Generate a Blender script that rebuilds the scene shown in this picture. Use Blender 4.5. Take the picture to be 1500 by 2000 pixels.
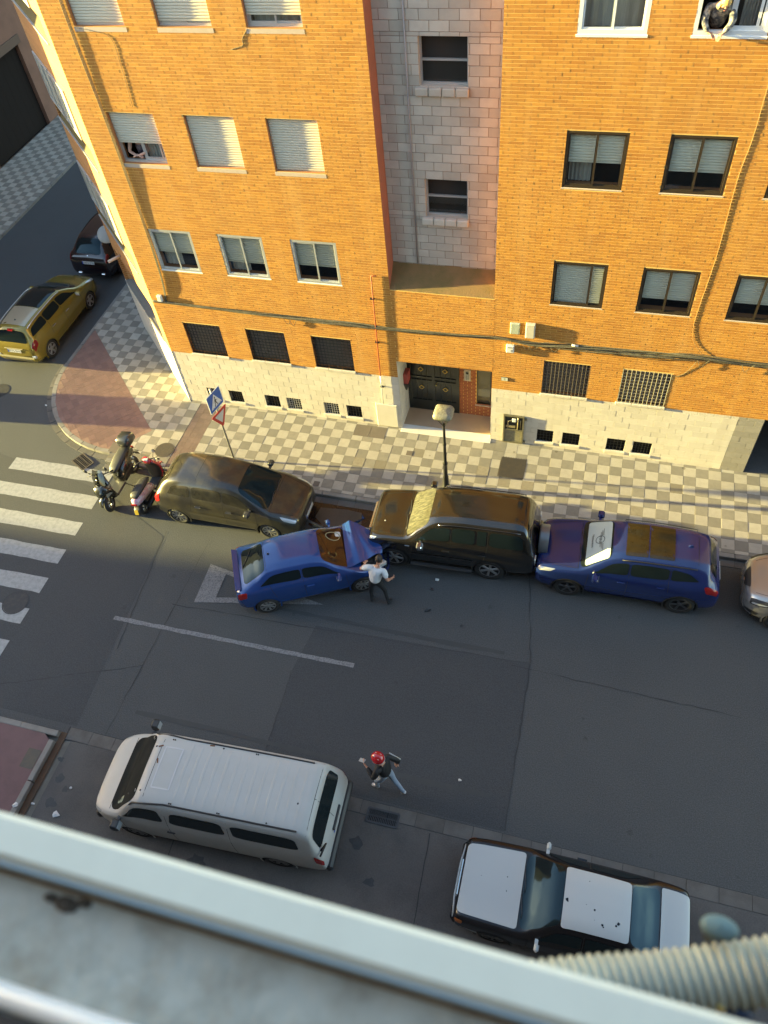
import bpy, bmesh, math, random
import numpy as np
from mathutils import Vector, Matrix
rnd = random.Random(7)
for o in list(bpy.data.objects): bpy.data.objects.remove(o)
scn = bpy.context.scene
COL = scn.collection
PI = math.pi
R = math.radians

# ---------------------------------------------------------------- camera
cam = bpy.data.cameras.new("camera"); camo = bpy.data.objects.new("camera", cam); COL.objects.link(camo)
CAM = Vector((5.06105, -15.59090, 16.66240))
yaw, pit, rol = -0.36924913, 0.89588554, -0.13732464
fw = Vector((math.sin(yaw)*math.cos(pit), math.cos(yaw)*math.cos(pit), -math.sin(pit)))
ri = Vector((math.cos(yaw), -math.sin(yaw), 0)); up = ri.cross(fw)
r2 = math.cos(rol)*ri + math.sin(rol)*up; u2 = -math.sin(rol)*ri + math.cos(rol)*up
camo.matrix_world = Matrix(((r2.x, u2.x, -fw.x, CAM.x), (r2.y, u2.y, -fw.y, CAM.y), (r2.z, u2.z, -fw.z, CAM.z), (0, 0, 0, 1)))
cam.sensor_fit = 'VERTICAL'; cam.sensor_height = 36.0; cam.sensor_width = 27.0; cam.lens = 27.0
cam.clip_start = 0.05; cam.clip_end = 3000
cam.dof.use_dof = True; cam.dof.focus_distance = 18.0; cam.dof.aperture_fstop = 3.2
scn.camera = camo
scn.render.resolution_x = 768; scn.render.resolution_y = 1024

# ---------------------------------------------------------------- light
SUN = Vector((1.0, 0.098, -0.118)).normalized()          # direction the sunlight travels
world = bpy.data.worlds.new("World"); scn.world = world; world.use_nodes = True
wn = world.node_tree.nodes; wl = world.node_tree.links
sky = wn.new('ShaderNodeTexSky'); sky.sky_type = 'NISHITA'; sky.sun_disc = False
sky.sun_elevation = math.asin(-SUN.z); sky.sun_rotation = math.atan2(-SUN.x, -SUN.y)
sky.altitude = 500; sky.air_density = 1.0; sky.dust_density = 1.6; sky.ozone_density = 1.0
wl.new(sky.outputs[0], wn['Background'].inputs[0]); wn['Background'].inputs[1].default_value = 0.13
sl = bpy.data.lights.new("sun", 'SUN'); slo = bpy.data.objects.new("sun", sl); COL.objects.link(slo)
sl.energy = 4.7; sl.angle = R(0.5); sl.color = (1.0, 0.84, 0.30)
slo.rotation_euler = SUN.to_track_quat('-Z', 'Y').to_euler()
scn.view_settings.view_transform = 'Standard'; scn.view_settings.look = 'None'
scn.view_settings.exposure = 3.0; scn.view_settings.gamma = 1.0
try: scn.view_settings.use_curve_mapping = False
except Exception: pass

# ---------------------------------------------------------------- materials
MATS = {}
def mat(name, col, rough=0.6, metal=0.0, spec=0.5, var=0.0, tint=None, nscale=6.0, dirt=0.0, dcol=(0.1,0.08,0.06), bump=0.0, bscale=40.0, coat=0.0, speck=0.0, sscale=120.0, emit=None, stretch=None, spots=None, streak=None, stint=None):
    """procedural principled: large blotches (dirt), per-piece variation (var), speckle, bump"""
    if name in MATS: return MATS[name]
    m = bpy.data.materials.new(name); m.use_nodes = True; nt = m.node_tree; n = nt.nodes; l = nt.links
    b = n['Principled BSDF']
    b.inputs['Roughness'].default_value = rough; b.inputs['Metallic'].default_value = metal
    b.inputs['Specular IOR Level'].default_value = spec
    if stint: b.inputs['Specular Tint'].default_value = (*stint, 1)
    if coat: b.inputs['Coat Weight'].default_value = coat; b.inputs['Coat Roughness'].default_value = 0.10
    rgb = n.new('ShaderNodeRGB'); rgb.outputs[0].default_value = (*col, 1); cur = rgb.outputs[0]
    tc = n.new('ShaderNodeNewGeometry')
    pos = tc.outputs['Position']
    if stretch:
        vm = n.new('ShaderNodeVectorMath'); vm.operation = 'MULTIPLY'; vm.inputs[1].default_value = stretch; l.new(pos, vm.inputs[0]); pos = vm.outputs[0]
    def mixc(fac, a, bcol, mode='MIX'):
        x = n.new('ShaderNodeMix'); x.data_type = 'RGBA'; x.blend_type = mode
        if isinstance(fac, float): x.inputs[0].default_value = fac
        else: l.new(fac, x.inputs[0])
        l.new(a, x.inputs[6])
        if isinstance(bcol, tuple): x.inputs[7].default_value = (*bcol, 1)
        else: l.new(bcol, x.inputs[7])
        return x.outputs[2]
    def noise(scale, detail=4.0, rgh=0.55):
        x = n.new('ShaderNodeTexNoise'); x.inputs['Scale'].default_value = scale; x.inputs['Detail'].default_value = detail; x.inputs['Roughness'].default_value = rgh
        l.new(pos, x.inputs['Vector']); return x.outputs['Fac']
    def ramp(src, a, bb):
        x = n.new('ShaderNodeMapRange'); x.inputs[1].default_value = a; x.inputs[2].default_value = bb; l.new(src, x.inputs[0]); return x.outputs[0]
    if var:
        at = n.new('ShaderNodeAttribute'); at.attribute_name = 'rnd'
        oi = n.new('ShaderNodeObjectInfo')
        ad = n.new('ShaderNodeMath'); ad.operation = 'ADD'; l.new(at.outputs['Fac'], ad.inputs[0]); l.new(oi.outputs['Random'], ad.inputs[1])
        fr = n.new('ShaderNodeMath'); fr.operation = 'FRACT'; l.new(ad.outputs[0], fr.inputs[0])
        t = tint or tuple(c*(1-var) for c in col)
        cur = mixc(fr.outputs[0], cur, t)
    if dirt:
        mm = n.new('ShaderNodeMath'); mm.operation = 'MULTIPLY'; mm.inputs[1].default_value = dirt
        l.new(ramp(noise(nscale, 6.0, 0.62), 0.42, 0.72), mm.inputs[0])
        cur = mixc(mm.outputs[0], cur, dcol)
    if spots:                       # small round stains: (scale, amount, colour)
        vo = n.new('ShaderNodeTexVoronoi'); vo.inputs['Scale'].default_value = spots[0]; vo.inputs['Randomness'].default_value = 1.0; l.new(pos, vo.inputs['Vector'])
        sp_ = n.new('ShaderNodeSeparateColor'); l.new(vo.outputs['Color'], sp_.inputs[0])
        rr = n.new('ShaderNodeMath'); rr.operation = 'MULTIPLY_ADD'; rr.inputs[1].default_value = .30; rr.inputs[2].default_value = -.14; l.new(sp_.outputs[0], rr.inputs[0])
        dd = n.new('ShaderNodeMath'); dd.operation = 'SUBTRACT'; l.new(rr.outputs[0], dd.inputs[0]); l.new(vo.outputs['Distance'], dd.inputs[1])
        nz = n.new('ShaderNodeMath'); nz.operation = 'MULTIPLY_ADD'; nz.inputs[1].default_value = .10; nz.inputs[2].default_value = -.05; l.new(noise(spots[0]*6, 3), nz.inputs[0])
        d2 = n.new('ShaderNodeMath'); d2.operation = 'ADD'; l.new(dd.outputs[0], d2.inputs[0]); l.new(nz.outputs[0], d2.inputs[1])
        mm = n.new('ShaderNodeMath'); mm.operation = 'MULTIPLY'; mm.inputs[1].default_value = spots[1]; l.new(ramp(d2.outputs[0], 0.0, 0.05), mm.inputs[0]); cur = mixc(mm.outputs[0], cur, spots[2])
    if streak:                      # weathering runs down the wall: (amount, colour)
        v2 = n.new('ShaderNodeVectorMath'); v2.operation = 'MULTIPLY'; v2.inputs[1].default_value = (2.6,2.6,.22); l.new(tc.outputs['Position'], v2.inputs[0])
        ns = n.new('ShaderNodeTexNoise'); ns.inputs['Scale'].default_value = 1.0; ns.inputs['Detail'].default_value = 6; ns.inputs['Roughness'].default_value = .6; l.new(v2.outputs[0], ns.inputs['Vector'])
        mm = n.new('ShaderNodeMath'); mm.operation = 'MULTIPLY'; mm.inputs[1].default_value = streak[0]; l.new(ramp(ns.outputs['Fac'], .50, .74), mm.inputs[0]); cur = mixc(mm.outputs[0], cur, streak[1])
    if speck:
        mm = n.new('ShaderNodeMath'); mm.operation = 'MULTIPLY'; mm.inputs[1].default_value = speck
        l.new(ramp(noise(sscale, 2.0), 0.35, 0.65), mm.inputs[0])
        cur = mixc(mm.outputs[0], cur, tuple(min(1.0, c*1.9+0.01) for c in col))
    l.new(cur, b.inputs['Base Color'])
    if bump:
        bp = n.new('ShaderNodeBump'); bp.inputs['Strength'].default_value = bump; bp.inputs['Distance'].default_value = 0.01
        l.new(noise(bscale, 3.0), bp.inputs['Height']); l.new(bp.outputs[0], b.inputs['Normal'])
    if emit: b.inputs['Emission Color'].default_value = (*col, 1); b.inputs['Emission Strength'].default_value = emit
    MATS[name] = m; return m

def glass_mat(name, tintc=(0.82,0.86,0.85), fac=0.35):
    if name in MATS: return MATS[name]
    m = bpy.data.materials.new(name); m.use_nodes = True; nt = m.node_tree; n = nt.nodes; l = nt.links
    n.remove(n['Principled BSDF'])
    tr = n.new('ShaderNodeBsdfTransparent'); tr.inputs[0].default_value = (*tintc, 1)
    gl = n.new('ShaderNodeBsdfGlossy'); gl.inputs['Roughness'].default_value = 0.03; gl.inputs[0].default_value = (0.9,0.95,1,1)
    fr = n.new('ShaderNodeLayerWeight'); fr.inputs[0].default_value = 0.5
    pw = n.new('ShaderNodeMath'); pw.operation = 'POWER'; pw.inputs[1].default_value = 4.0; l.new(fr.outputs['Facing'], pw.inputs[0])
    mm = n.new('ShaderNodeMath'); mm.operation = 'MULTIPLY_ADD'; mm.inputs[1].default_value = 0.8; mm.inputs[2].default_value = 0.03+fac*0.12
    l.new(pw.outputs[0], mm.inputs[0])
    mx = n.new('ShaderNodeMixShader'); l.new(mm.outputs[0], mx.inputs[0]); l.new(tr.outputs[0], mx.inputs[1]); l.new(gl.outputs[0], mx.inputs[2])
    l.new(mx.outputs[0], n['Material Output'].inputs[0]); MATS[name] = m; return m

def brickwall_mat(name, c1, c2, mortar, bw=0.25, bh=0.07, ms=0.008):
    """brick texture for walls seen at a slant or outside the frame; vertical axis z, horizontal x+y"""
    if name in MATS: return MATS[name]
    m = bpy.data.materials.new(name); m.use_nodes = True; nt = m.node_tree; n = nt.nodes; l = nt.links
    b = n['Principled BSDF']; b.inputs['Roughness'].default_value = 0.85
    g = n.new('ShaderNodeNewGeometry'); s = n.new('ShaderNodeSeparateXYZ'); l.new(g.outputs['Position'], s.inputs[0])
    a = n.new('ShaderNodeMath'); a.operation = 'ADD'; l.new(s.outputs[0], a.inputs[0]); l.new(s.outputs[1], a.inputs[1])
    c = n.new('ShaderNodeCombineXYZ'); l.new(a.outputs[0], c.inputs[0]); l.new(s.outputs[2], c.inputs[1])
    bt = n.new('ShaderNodeTexBrick'); l.new(c.outputs[0], bt.inputs['Vector'])
    bt.inputs['Color1'].default_value = (*c1, 1); bt.inputs['Color2'].default_value = (*c2, 1); bt.inputs['Mortar'].default_value = (*mortar, 1)
    bt.inputs['Scale'].default_value = 1.0; bt.inputs['Brick Width'].default_value = bw; bt.inputs['Row Height'].default_value = bh; bt.inputs['Mortar Size'].default_value = ms
    l.new(bt.outputs[0], b.inputs['Base Color']); MATS[name] = m; return m

# ---------------------------------------------------------------- mesh builder and objects
class MB:
    def __init__(s): s.v = []; s.f = []; s.mi = []; s.sm = []; s.r = []
    def face(s, pts, mi=0, smooth=False, r=0.0):
        i = len(s.v); s.v += [tuple(p) for p in pts]; s.f.append(tuple(range(i, i+len(pts)))); s.mi.append(mi); s.sm.append(smooth); s.r.append(r)
    def mesh(s, V, F, mi=0, smooth=False, r=0.0):
        i = len(s.v); s.v += [tuple(p) for p in V]
        for f in F: s.f.append(tuple(i+k for k in f)); s.mi.append(mi); s.sm.append(smooth); s.r.append(r)
    def box(s, x0, x1, y0, y1, z0, z1, mi=0, M=None, r=0.0, bev=0.0):
        if bev:
            b = min(bev, abs(x1-x0)*.45, abs(y1-y0)*.45, abs(z1-z0)*.45)
            V = []; idx = {}
            for sx in (0,1):
                for sy in (0,1):
                    for sz in (0,1):
                        P = ((x0,x1)[sx], (y0,y1)[sy], (z0,z1)[sz]); q = (1-2*sx, 1-2*sy, 1-2*sz)
                        for ax in range(3):
                            p = [P[k]+(0 if k == ax else q[k]*b) for k in range(3)]
                            idx[(sx,sy,sz,ax)] = len(V); V.append(p)
            F = []
            for ax in range(3):
                o = [k for k in range(3) if k != ax]
                for sd in (0,1):
                    q = []
                    for (a, c) in ((0,0),(1,0),(1,1),(0,1)):
                        k = [0,0,0]; k[ax] = sd; k[o[0]] = a; k[o[1]] = c; q.append(idx[(*k, ax)])
                    F.append(q)
                for a in (0,1):
                    for c in (0,1):
                        k0 = [0,0,0]; k1 = [0,0,0]; k1[ax] = 1
                        for k in (k0, k1): k[o[0]] = a; k[o[1]] = c
                        F.append([idx[(*k0, o[0])], idx[(*k1, o[0])], idx[(*k1, o[1])], idx[(*k0, o[1])]])
            for sx in (0,1):
                for sy in (0,1):
                    for sz in (0,1): F.append([idx[(sx,sy,sz,a)] for a in range(3)])
        else:
            V = [(x0,y0,z0),(x1,y0,z0),(x1,y1,z0),(x0,y1,z0),(x0,y0,z1),(x1,y0,z1),(x1,y1,z1),(x0,y1,z1)]
            F = [(0,3,2,1),(4,5,6,7),(0,1,5,4),(1,2,6,5),(2,3,7,6),(3,0,4,7)]
        if M is not None: V = [M @ Vector(p) for p in V]
        s.mesh(V, F, mi, False, r)
    def tube(s, pts, rad, n=8, mi=0, cap=True, smooth=True):
        pts = [Vector(p) for p in pts]; k = len(pts)
        rads = rad if isinstance(rad, (list, tuple)) else [rad]*k
        V = []; pn = None
        for i in range(k):
            t = (pts[min(i+1, k-1)]-pts[max(i-1, 0)]).normalized()
            if pn is None:
                a = Vector((0,0,1)) if abs(t.z) < 0.9 else Vector((1,0,0)); pn = t.cross(a).normalized()
            else:
                pn = (pn - t*pn.dot(t)); pn = pn.normalized() if pn.length > 1e-6 else t.orthogonal().normalized()
            q = t.cross(pn)
            for j in range(n): V.append(pts[i] + (pn*math.cos(2*PI*j/n)+q*math.sin(2*PI*j/n))*rads[i])
        F = [(i*n+j, i*n+(j+1)%n, (i+1)*n+(j+1)%n, (i+1)*n+j) for i in range(k-1) for j in range(n)]
        s.mesh(V, F, mi, smooth)
        if cap: s.mesh(V[:n], [tuple(reversed(range(n)))], mi); s.mesh(V[-n:], [tuple(range(n))], mi)
    def lathe(s, prof, n=24, M=None, mi=0, smooth=True, axis='Z', close=False):
        """prof: (radius, height) pairs turned about an axis"""
        V = []; k = len(prof)
        for (r, h) in prof:
            for j in range(n):
                a = 2*PI*j/n; c, d = r*math.cos(a), r*math.sin(a)
                p = (c, d, h) if axis == 'Z' else ((c, h, d) if axis == 'Y' else (h, c, d))
                V.append(M @ Vector(p) if M is not None else p)
        F = [(i*n+j, i*n+(j+1)%n, (i+1)*n+(j+1)%n, (i+1)*n+j) for i in range(k-1) for j in range(n)]
        s.mesh(V, F, mi, smooth)
    def prism(s, poly, z0, z1, mi=0, M=None, r=0.0, bottom=True):
        n = len(poly); V = [(p[0], p[1], z0) for p in poly]+[(p[0], p[1], z1) for p in poly]
        if M is not None: V = [M @ Vector(p) for p in V]
        F = [tuple(range(n, 2*n))] + [(i, (i+1)%n, n+(i+1)%n, n+i) for i in range(n)]
        if bottom: F.append(tuple(reversed(range(n))))
        s.mesh(V, F, mi, False, r)
    def data(s, name, mats):
        me = bpy.data.meshes.new(name); me.from_pydata(s.v, [], s.f)
        for m in (mats if isinstance(mats, (list, tuple)) else [mats]): me.materials.append(m)
        me.polygons.foreach_set('material_index', s.mi); me.polygons.foreach_set('use_smooth', s.sm)
        if any(s.r):
            at = me.attributes.new('rnd', 'FLOAT', 'FACE'); at.data.foreach_set('value', s.r)
        me.validate(); me.update()
        bm = bmesh.new(); bm.from_mesh(me)
        if any(s.sm): bmesh.ops.remove_doubles(bm, verts=bm.verts, dist=1e-5)
        bmesh.ops.recalc_face_normals(bm, faces=bm.faces); bm.to_mesh(me); bm.free()
        return me
    def build(s, name, mats, parent=None, loc=None, rotz=None):
        return link(name, s.data(name, mats), parent, loc, rotz)
def link(name, me, parent=None, loc=None, rotz=None):
    o = bpy.data.objects.new(name, me); COL.objects.link(o)
    if parent is not None: o.parent = parent
    if loc is not None: o.location = loc
    if rotz is not None: o.rotation_euler[2] = rotz
    return o
def tag(o, label=None, cat=None, group=None, kind=None):
    if label: o['label'] = label
    if cat: o['category'] = cat
    if group: o['group'] = group
    if kind: o['kind'] = kind
    return o
def thing(name, label, cat, loc=(0,0,0), rotz=0.0, group=None):
    o = bpy.data.objects.new(name, None); COL.objects.link(o); o.location = loc; o.rotation_euler[2] = rotz
    o.empty_display_size = 0.2
    return tag(o, label, cat, group)
def clip(poly, a, b, c):
    """keep the part of a convex polygon with a*x+b*y+c >= 0"""
    out = []
    for i in range(len(poly)):
        p, q = poly[i], poly[(i+1) % len(poly)]; dp = a*p[0]+b*p[1]+c; dq = a*q[0]+b*q[1]+c
        if dp >= 0: out.append(p)
        if dp*dq < 0:
            t = dp/(dp-dq); out.append((p[0]+(q[0]-p[0])*t, p[1]+(q[1]-p[1])*t))
    return out
def area(p): return abs(sum(p[i][0]*p[(i+1)%len(p)][1]-p[(i+1)%len(p)][0]*p[i][1] for i in range(len(p))))/2 if len(p) > 2 else 0
def catmull(pts, k=6):
    P = [Vector(p) for p in pts]; P = [P[0]*2-P[1]]+P+[P[-1]*2-P[-2]]; out = []
    for i in range(1, len(P)-2):
        for j in range(k):
            t = j/k; a, b, c, d = P[i-1], P[i], P[i+1], P[i+2]
            out.append(0.5*((2*b)+(c-a)*t+(2*a-5*b+4*c-d)*t*t+(3*b-a-3*c+d)*t**3))
    out.append(P[-2]); return out
def text_mb(mb, body, size, M, mi=0, depth=0.0):
    """letters as flat mesh faces placed by matrix M (x right, y up), centred"""
    cu = bpy.data.curves.new('lettering', 'FONT'); cu.body = body; cu.size = size; cu.align_x = 'CENTER'; cu.align_y = 'CENTER'
    o = bpy.data.objects.new('lettering', cu); COL.objects.link(o); bpy.context.view_layer.update()
    me = o.to_mesh(); V = [M @ v.co for v in me.vertices]; F = [tuple(p.vertices) for p in me.polygons]
    mb.mesh(V, F, mi); o.to_mesh_clear(); bpy.data.objects.remove(o); bpy.data.curves.remove(cu)
# ================================================================ GROUND
PZ = 0.12                                   # pavement level; the road is z = 0
m_asph = mat('asphalt', (0.053,0.055,0.056), 0.88, dirt=0.6, dcol=(0.040,0.042,0.044), nscale=0.55, speck=0.4, sscale=38, bump=0.6, bscale=45, spots=(1.9,.6,(.026,.027,.028)))
m_asph2 = mat('asphalt_newer', (0.037,0.039,0.042), 0.86, dirt=0.5, dcol=(0.045,0.047,0.048), nscale=0.9, speck=0.4, sscale=38, bump=0.6, bscale=45, spots=(1.6,.5,(.027,.028,.029)))
m_conc = mat('lane_concrete', (0.092,0.084,0.078), 0.85, dirt=0.65, dcol=(0.045,0.042,0.043), nscale=1.3, speck=0.2, sscale=40, bump=0.2, spots=(3.2,.8,(.022,.021,.022)))
m_gut = mat('gutter_concrete', (0.13,0.12,0.11), 0.85, var=0.3, dirt=0.6, dcol=(0.06,0.052,0.045), nscale=3, bump=0.3)
m_kerb = mat('kerb_concrete', (0.24,0.225,0.205), 0.85, var=0.25, dirt=0.5, dcol=(0.12,0.105,0.09), nscale=3, bump=0.3)
m_bed = mat('pavement_bed', (0.16,0.145,0.12), 0.9, dirt=0.5, dcol=(0.09,0.08,0.065), nscale=4, bump=0.3)
m_tl = mat('tile_light', (0.375,0.34,0.285), 0.75, var=0.3, tint=(0.32,0.285,0.235), dirt=0.45, dcol=(0.24,0.215,0.18), nscale=7, bump=0.25, bscale=25, speck=0.1, sscale=90, spots=(2.6,.7,(.13,.10,.07)))
m_td = mat('tile_grey', (0.235,0.21,0.172), 0.75, var=0.3, tint=(0.19,0.17,0.14), dirt=0.4, dcol=(0.13,0.12,0.10), nscale=7, bump=0.25, bscale=25, spots=(2.6,.7,(.09,.075,.055)))
m_tb = mat('tile_old', (0.26,0.225,0.17), 0.8, var=.4, dirt=.6, dcol=(.16,.13,.09), nscale=9, bump=.3, bscale=25)
m_red = mat('tile_red', (0.245,0.145,0.118), 0.8, var=0.2, dirt=0.35, dcol=(0.17,0.095,0.085), nscale=4, bump=0.2)
m_paint = mat('road_paint', (0.30,0.30,0.295), 0.7, dirt=0.75, dcol=(0.17,0.17,0.172), nscale=9, speck=0.06, sscale=60)
m_paint2 = mat('worn_road_paint', (0.20,0.20,0.205), 0.75, dirt=0.95, dcol=(0.06,0.06,0.064), nscale=26)
m_iron = mat('cast_iron', (0.085,0.072,0.058), 0.6, metal=0.3, dirt=0.5, dcol=(0.13,0.10,0.06), nscale=12, bump=0.3)
m_dark = mat('dark_hole', (0.006,0.006,0.007), 0.9)
m_joint = mat('tar_joint', (0.036,0.037,0.039), 0.9)

g = MB(); g.face([(-600,-600,-0.02),(600,-600,-0.02),(600,600,-0.02),(-600,600,-0.02)])
tag(g.build('ground', m_bed), kind='structure')
g = MB(); g.face([(-200,-11.0,0),(200,-11.0,0),(200,-2.9,0),(-200,-2.9,0)]); g.face([(-19.5,-2.9,0),(-12.3,-2.9,0),(-12.3,80,0),(-19.5,80,0)])
g.face([(-12.3,-2.9,0),(-8.0,-2.9,0),(-8.0,1.5,0),(-12.3,1.5,0)]); g.face([(-19.5,-60,0),(-8.2,-60,0),(-8.2,-11.0,0),(-19.5,-11.0,0)])
tag(g.build('road', m_asph), kind='structure')
g = MB()                                    # re-laid strips of asphalt, 4 mm sheets
g.face([(-.62,-10.8,.004),(-.68,-8.3,.004),(-.5,-7.0,.004),(4.84,-6.9,.004),(4.88,-10.8,.004)])
g.face([(-40,-10.8,.004),(-40,-3.2,.004),(-12.4,-3.2,.004),(-8.1,-4.0,.004),(-5.6,-5.2,.004),(-5.25,-10.8,.004)])
tag(g.build('road_patch', m_asph2), kind='structure')
g = MB()
def ribbon(mb, pts, w, z, mi=0, jit=0.0):
    P = [Vector((p[0], p[1])) for p in pts]; L = []; Q = []
    for i, p in enumerate(P):
        t = (P[min(i+1, len(P)-1)]-P[max(i-1, 0)]).normalized(); n = Vector((-t.y, t.x)); k = w*(1+rnd.uniform(-jit, jit))/2
        L.append((p.x+n.x*k, p.y+n.y*k, z)); Q.append((p.x-n.x*k, p.y-n.y*k, z))
    for i in range(len(P)-1): mb.face([L[i], Q[i], Q[i+1], L[i+1]], mi)
def wob(a, b, n, amp):
    return [(a[0]+(b[0]-a[0])*i/n+rnd.uniform(-amp, amp), a[1]+(b[1]-a[1])*i/n+rnd.uniform(-amp, amp)) for i in range(n+1)]
for a, b in (((-5.6,-5.0),(-5.25,-8.7)), ((-4.25,-5.0),(-4.45,-10.8)), ((4.3,-3.4),(4.84,-6.9)), ((4.84,-6.9),(4.88,-10.8)), ((-4.4,-7.2),(4.84,-6.9)), ((-0.68,-8.3),(-0.6,-10.7)), ((4.4,-7.04),(9.5,-7.2)), ((-8.1,-10.4),(-4.4,-9.0))):
    ribbon(g, wob(a, b, 24, 0.018), 0.016, 0.008, jit=0.7)
tag(g.build('road_joint', m_joint), kind='structure')
# crossing bars
for k in range(8):
    y0 = -3.27-0.972*k; y1 = y0-0.475; mb = MB()
    n = 14; top = [(-11.62+3.45*i/n, y0+rnd.uniform(-.012,.012)) for i in range(n+1)]; bot = [(-11.62+3.45*i/n, y1+rnd.uniform(-.012,.012)) for i in range(n+1)]
    if k > 0: top[0] = (-15.5, y0); bot[0] = (-15.5, y1)
    for i in range(n): mb.face([(*bot[i],.006),(*bot[i+1],.006),(*top[i+1],.006),(*top[i],.006)])
    tag(mb.build('crossing_bar', m_paint), kind='structure')
mb = MB(); ribbon(mb, wob((-5.75,-7.90),(0.76,-7.86),30,.008), 0.115, 0.012, jit=.12); tag(mb.build('lane_line', m_paint2), kind='structure')
mb = MB()                                   # give-way triangle outline on the lane
A, B, Cc = (-3.9,-5.80), (-3.86,-7.02), (-0.50,-6.38)
cen = ((A[0]+B[0]+Cc[0])/3-.2, (A[1]+B[1]+Cc[1])/3)
a2, b2, c2 = (-3.36,-6.02), (-3.34,-6.76), (-1.5,-6.39)
for q in ((A,B,b2,a2),(B,Cc,c2,b2),(Cc,A,a2,c2)): mb.face([(*p,.012) for p in q])
tag(mb.build('road_triangle', m_paint2), kind='structure')
# parking lane of concrete on the near side, its slab strip and bump-out
g = MB(); g.face([(-5.2,-14.2,.004),(40,-14.2,.004),(40,-11.15,.004),(-5.2,-11.15,.004)]); tag(g.build('parking_lane', m_conc), kind='structure')
strip = MB(); strip.face([(-5.4,-11.16,.001),(60,-11.16,.001),(60,-10.84,.001),(-5.4,-10.84,.001)]); strip_o = tag(strip.build('gutter', m_joint), kind='structure')
def slab_mesh(l, w, h, bev=.006):
    mb = MB(); mb.box(0, l, 0, w, 0, h, bev=bev); return mb
me = slab_mesh(.593,.29,.012,.004).data('gutter_slab', m_gut)
for i in range(27): link('gutter_slab', me, strip_o, (-5.35+i*.6, -11.145+rnd.uniform(-.004,.004), .002))
g = MB()
for x in (-1.9, 3.4, 6.6): ribbon(g, wob((x,-11.2),(x+.1,-14.1),10,.01), 0.018, 0.009)
tag(g.build('lane_joint', m_joint), kind='structure')

# ---------------------------------------------------------------- far pavement (in front of the brick building)
AX, AY, AR = -8.62, 0.98, 3.62             # corner kerb arc
def in_corner(x, y): return True
def arcpt(a, r): return (AX+r*math.cos(a), AY+r*math.sin(a))
NA = 14; ARC = [PI+(PI/2)*i/NA for i in range(NA+1)]
pv = MB()
poly = [arcpt(a, AR-.14) for a in ARC]+[(16,-2.83),(16,.35),(-7.07,.35),(-12.2,5.7),(-12.2,40),(AX-AR+.14,40)]
bed_z = PZ-.012
# pavement bed as strips so that every polygon stays convex
pv.prism([(AX,-2.83),(16,-2.83),(16,1.2),(AX,1.2)], -.02, bed_z)
for i in range(NA): pv.prism([(AX,1.2),arcpt(ARC[i],AR-.14),arcpt(ARC[i+1],AR-.14)], -.02, bed_z-.0005*(i%2))
pv.prism([(AX-AR+.14,.98),(AX,1.2),(AX,6),(AX-AR+.14,6)], -.02, bed_z-.001); pv.prism([(AX-AR+.14,6),(-10,6),(-10,40),(AX-AR+.14,40)], -.02, bed_z-.002)
pav = tag(pv.build('pavement', m_bed), kind='structure')
T = 0.327; G = .004
cpos = Vector(CAM)
lineA = (Vector((-11.95,2.66)), Vector((-7.72,-1.52)))        # edge of the red paving
dA = (lineA[1]-lineA[0]).normalized(); nA = Vector((-dA.y, dA.x))   # to the upper right
cA = -nA.dot(lineA[0])
pB0, pB1 = Vector((-7.72,-1.52)), Vector((-8.42,-2.35)); dB = (pB1-pB0).normalized(); nB = Vector((-dB.y, dB.x))
if nB.x < 0: nB = -nB
cB = -nB.dot(pB0)
chd = Vector((-.7071,.7071)).normalized(); chn = Vector((chd.y, -chd.x)); chn = chn if chn.x < 0 else -chn   # outward normal of the angled wall
def clip_all(p):
    """tile clipped to the open pavement; returns list of polygons"""
    p = clip(p, 0, 1, 2.825); p = clip(p, 1, 0, 12.16)
    for a in ARC[::2]: p = clip(p, -math.cos(a), -math.sin(a), math.cos(a)*AX+math.sin(a)*AY+(AR-.145)) if len(p) > 2 and sum(q[0] for q in p)/len(p) < AX+1.2 and sum(q[1] for q in p)/len(p) < 1.6 else p
    if len(p) < 3: return []
    cx = sum(q[0] for q in p)/len(p)
    cy = sum(q[1] for q in p)/len(p)
    if cx > -7.07 and p: p = clip(p, 0, -1, 0.0)
    elif cy > 3.25: p = clip(p, -1, 0, -10.33)
    else: p = clip(p, chn.x, chn.y, -(chn.x*-7.07+chn.y*0.0))
    if len(p) < 3: return []
    right = clip(p, nA.x, nA.y, cA); left = clip(clip(p, -nA.x, -nA.y, -cA), nB.x, nB.y, cB)
    return [q for q in (right, left) if len(q) > 2 and area(q) > 1e-3]
tact = (-6.63, -6.00, -2.83, -.02)         # ribbed strip by the crossing sign
hat = [(-1.42,-.43,-.575,-.09), (3.09,3.83,-1.37,-.62)]
pieces = []
for i in range(-45, 40):
    for j in range(-24, 9):
        x0 = 1.85+T*i; y0 = -.757-T*j*-1 if False else -.757+T*(-j)
        y1 = y0+T; x1 = x0+T
        if x1 < -12.6 or y1 < -2.9 or y0 > 6.4: continue
        if y0 > .05 and x0 > -7: continue
        if x0 > tact[0]-.1 and x1 < tact[1]+.1 and y1 < .2: continue
        if any(x0+.1 > h[0]-.05 and x1-.1 < h[1]+.05 and y0+.1 > h[2]-.05 and y1-.1 < h[3]+.05 for h in hat): continue
        for q in clip_all([(x0+G/2,y0+G/2),(x1-G/2,y0+G/2),(x1-G/2,y1-G/2),(x0+G/2,y1-G/2)]):
            light = (i+j) % 2 == 0
            if 2.7 < (x0+x1)/2 < 4.2 and (y0+y1)/2 > -.45: light = (i*7+j*3) % 3 > 0
            pieces.append((light, q, (sum(p[0] for p in q)/len(q), sum(p[1] for p in q)/len(q))))
pieces.sort(key=lambda t: (Vector((t[2][0], t[2][1], PZ))-cpos).length)
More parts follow.
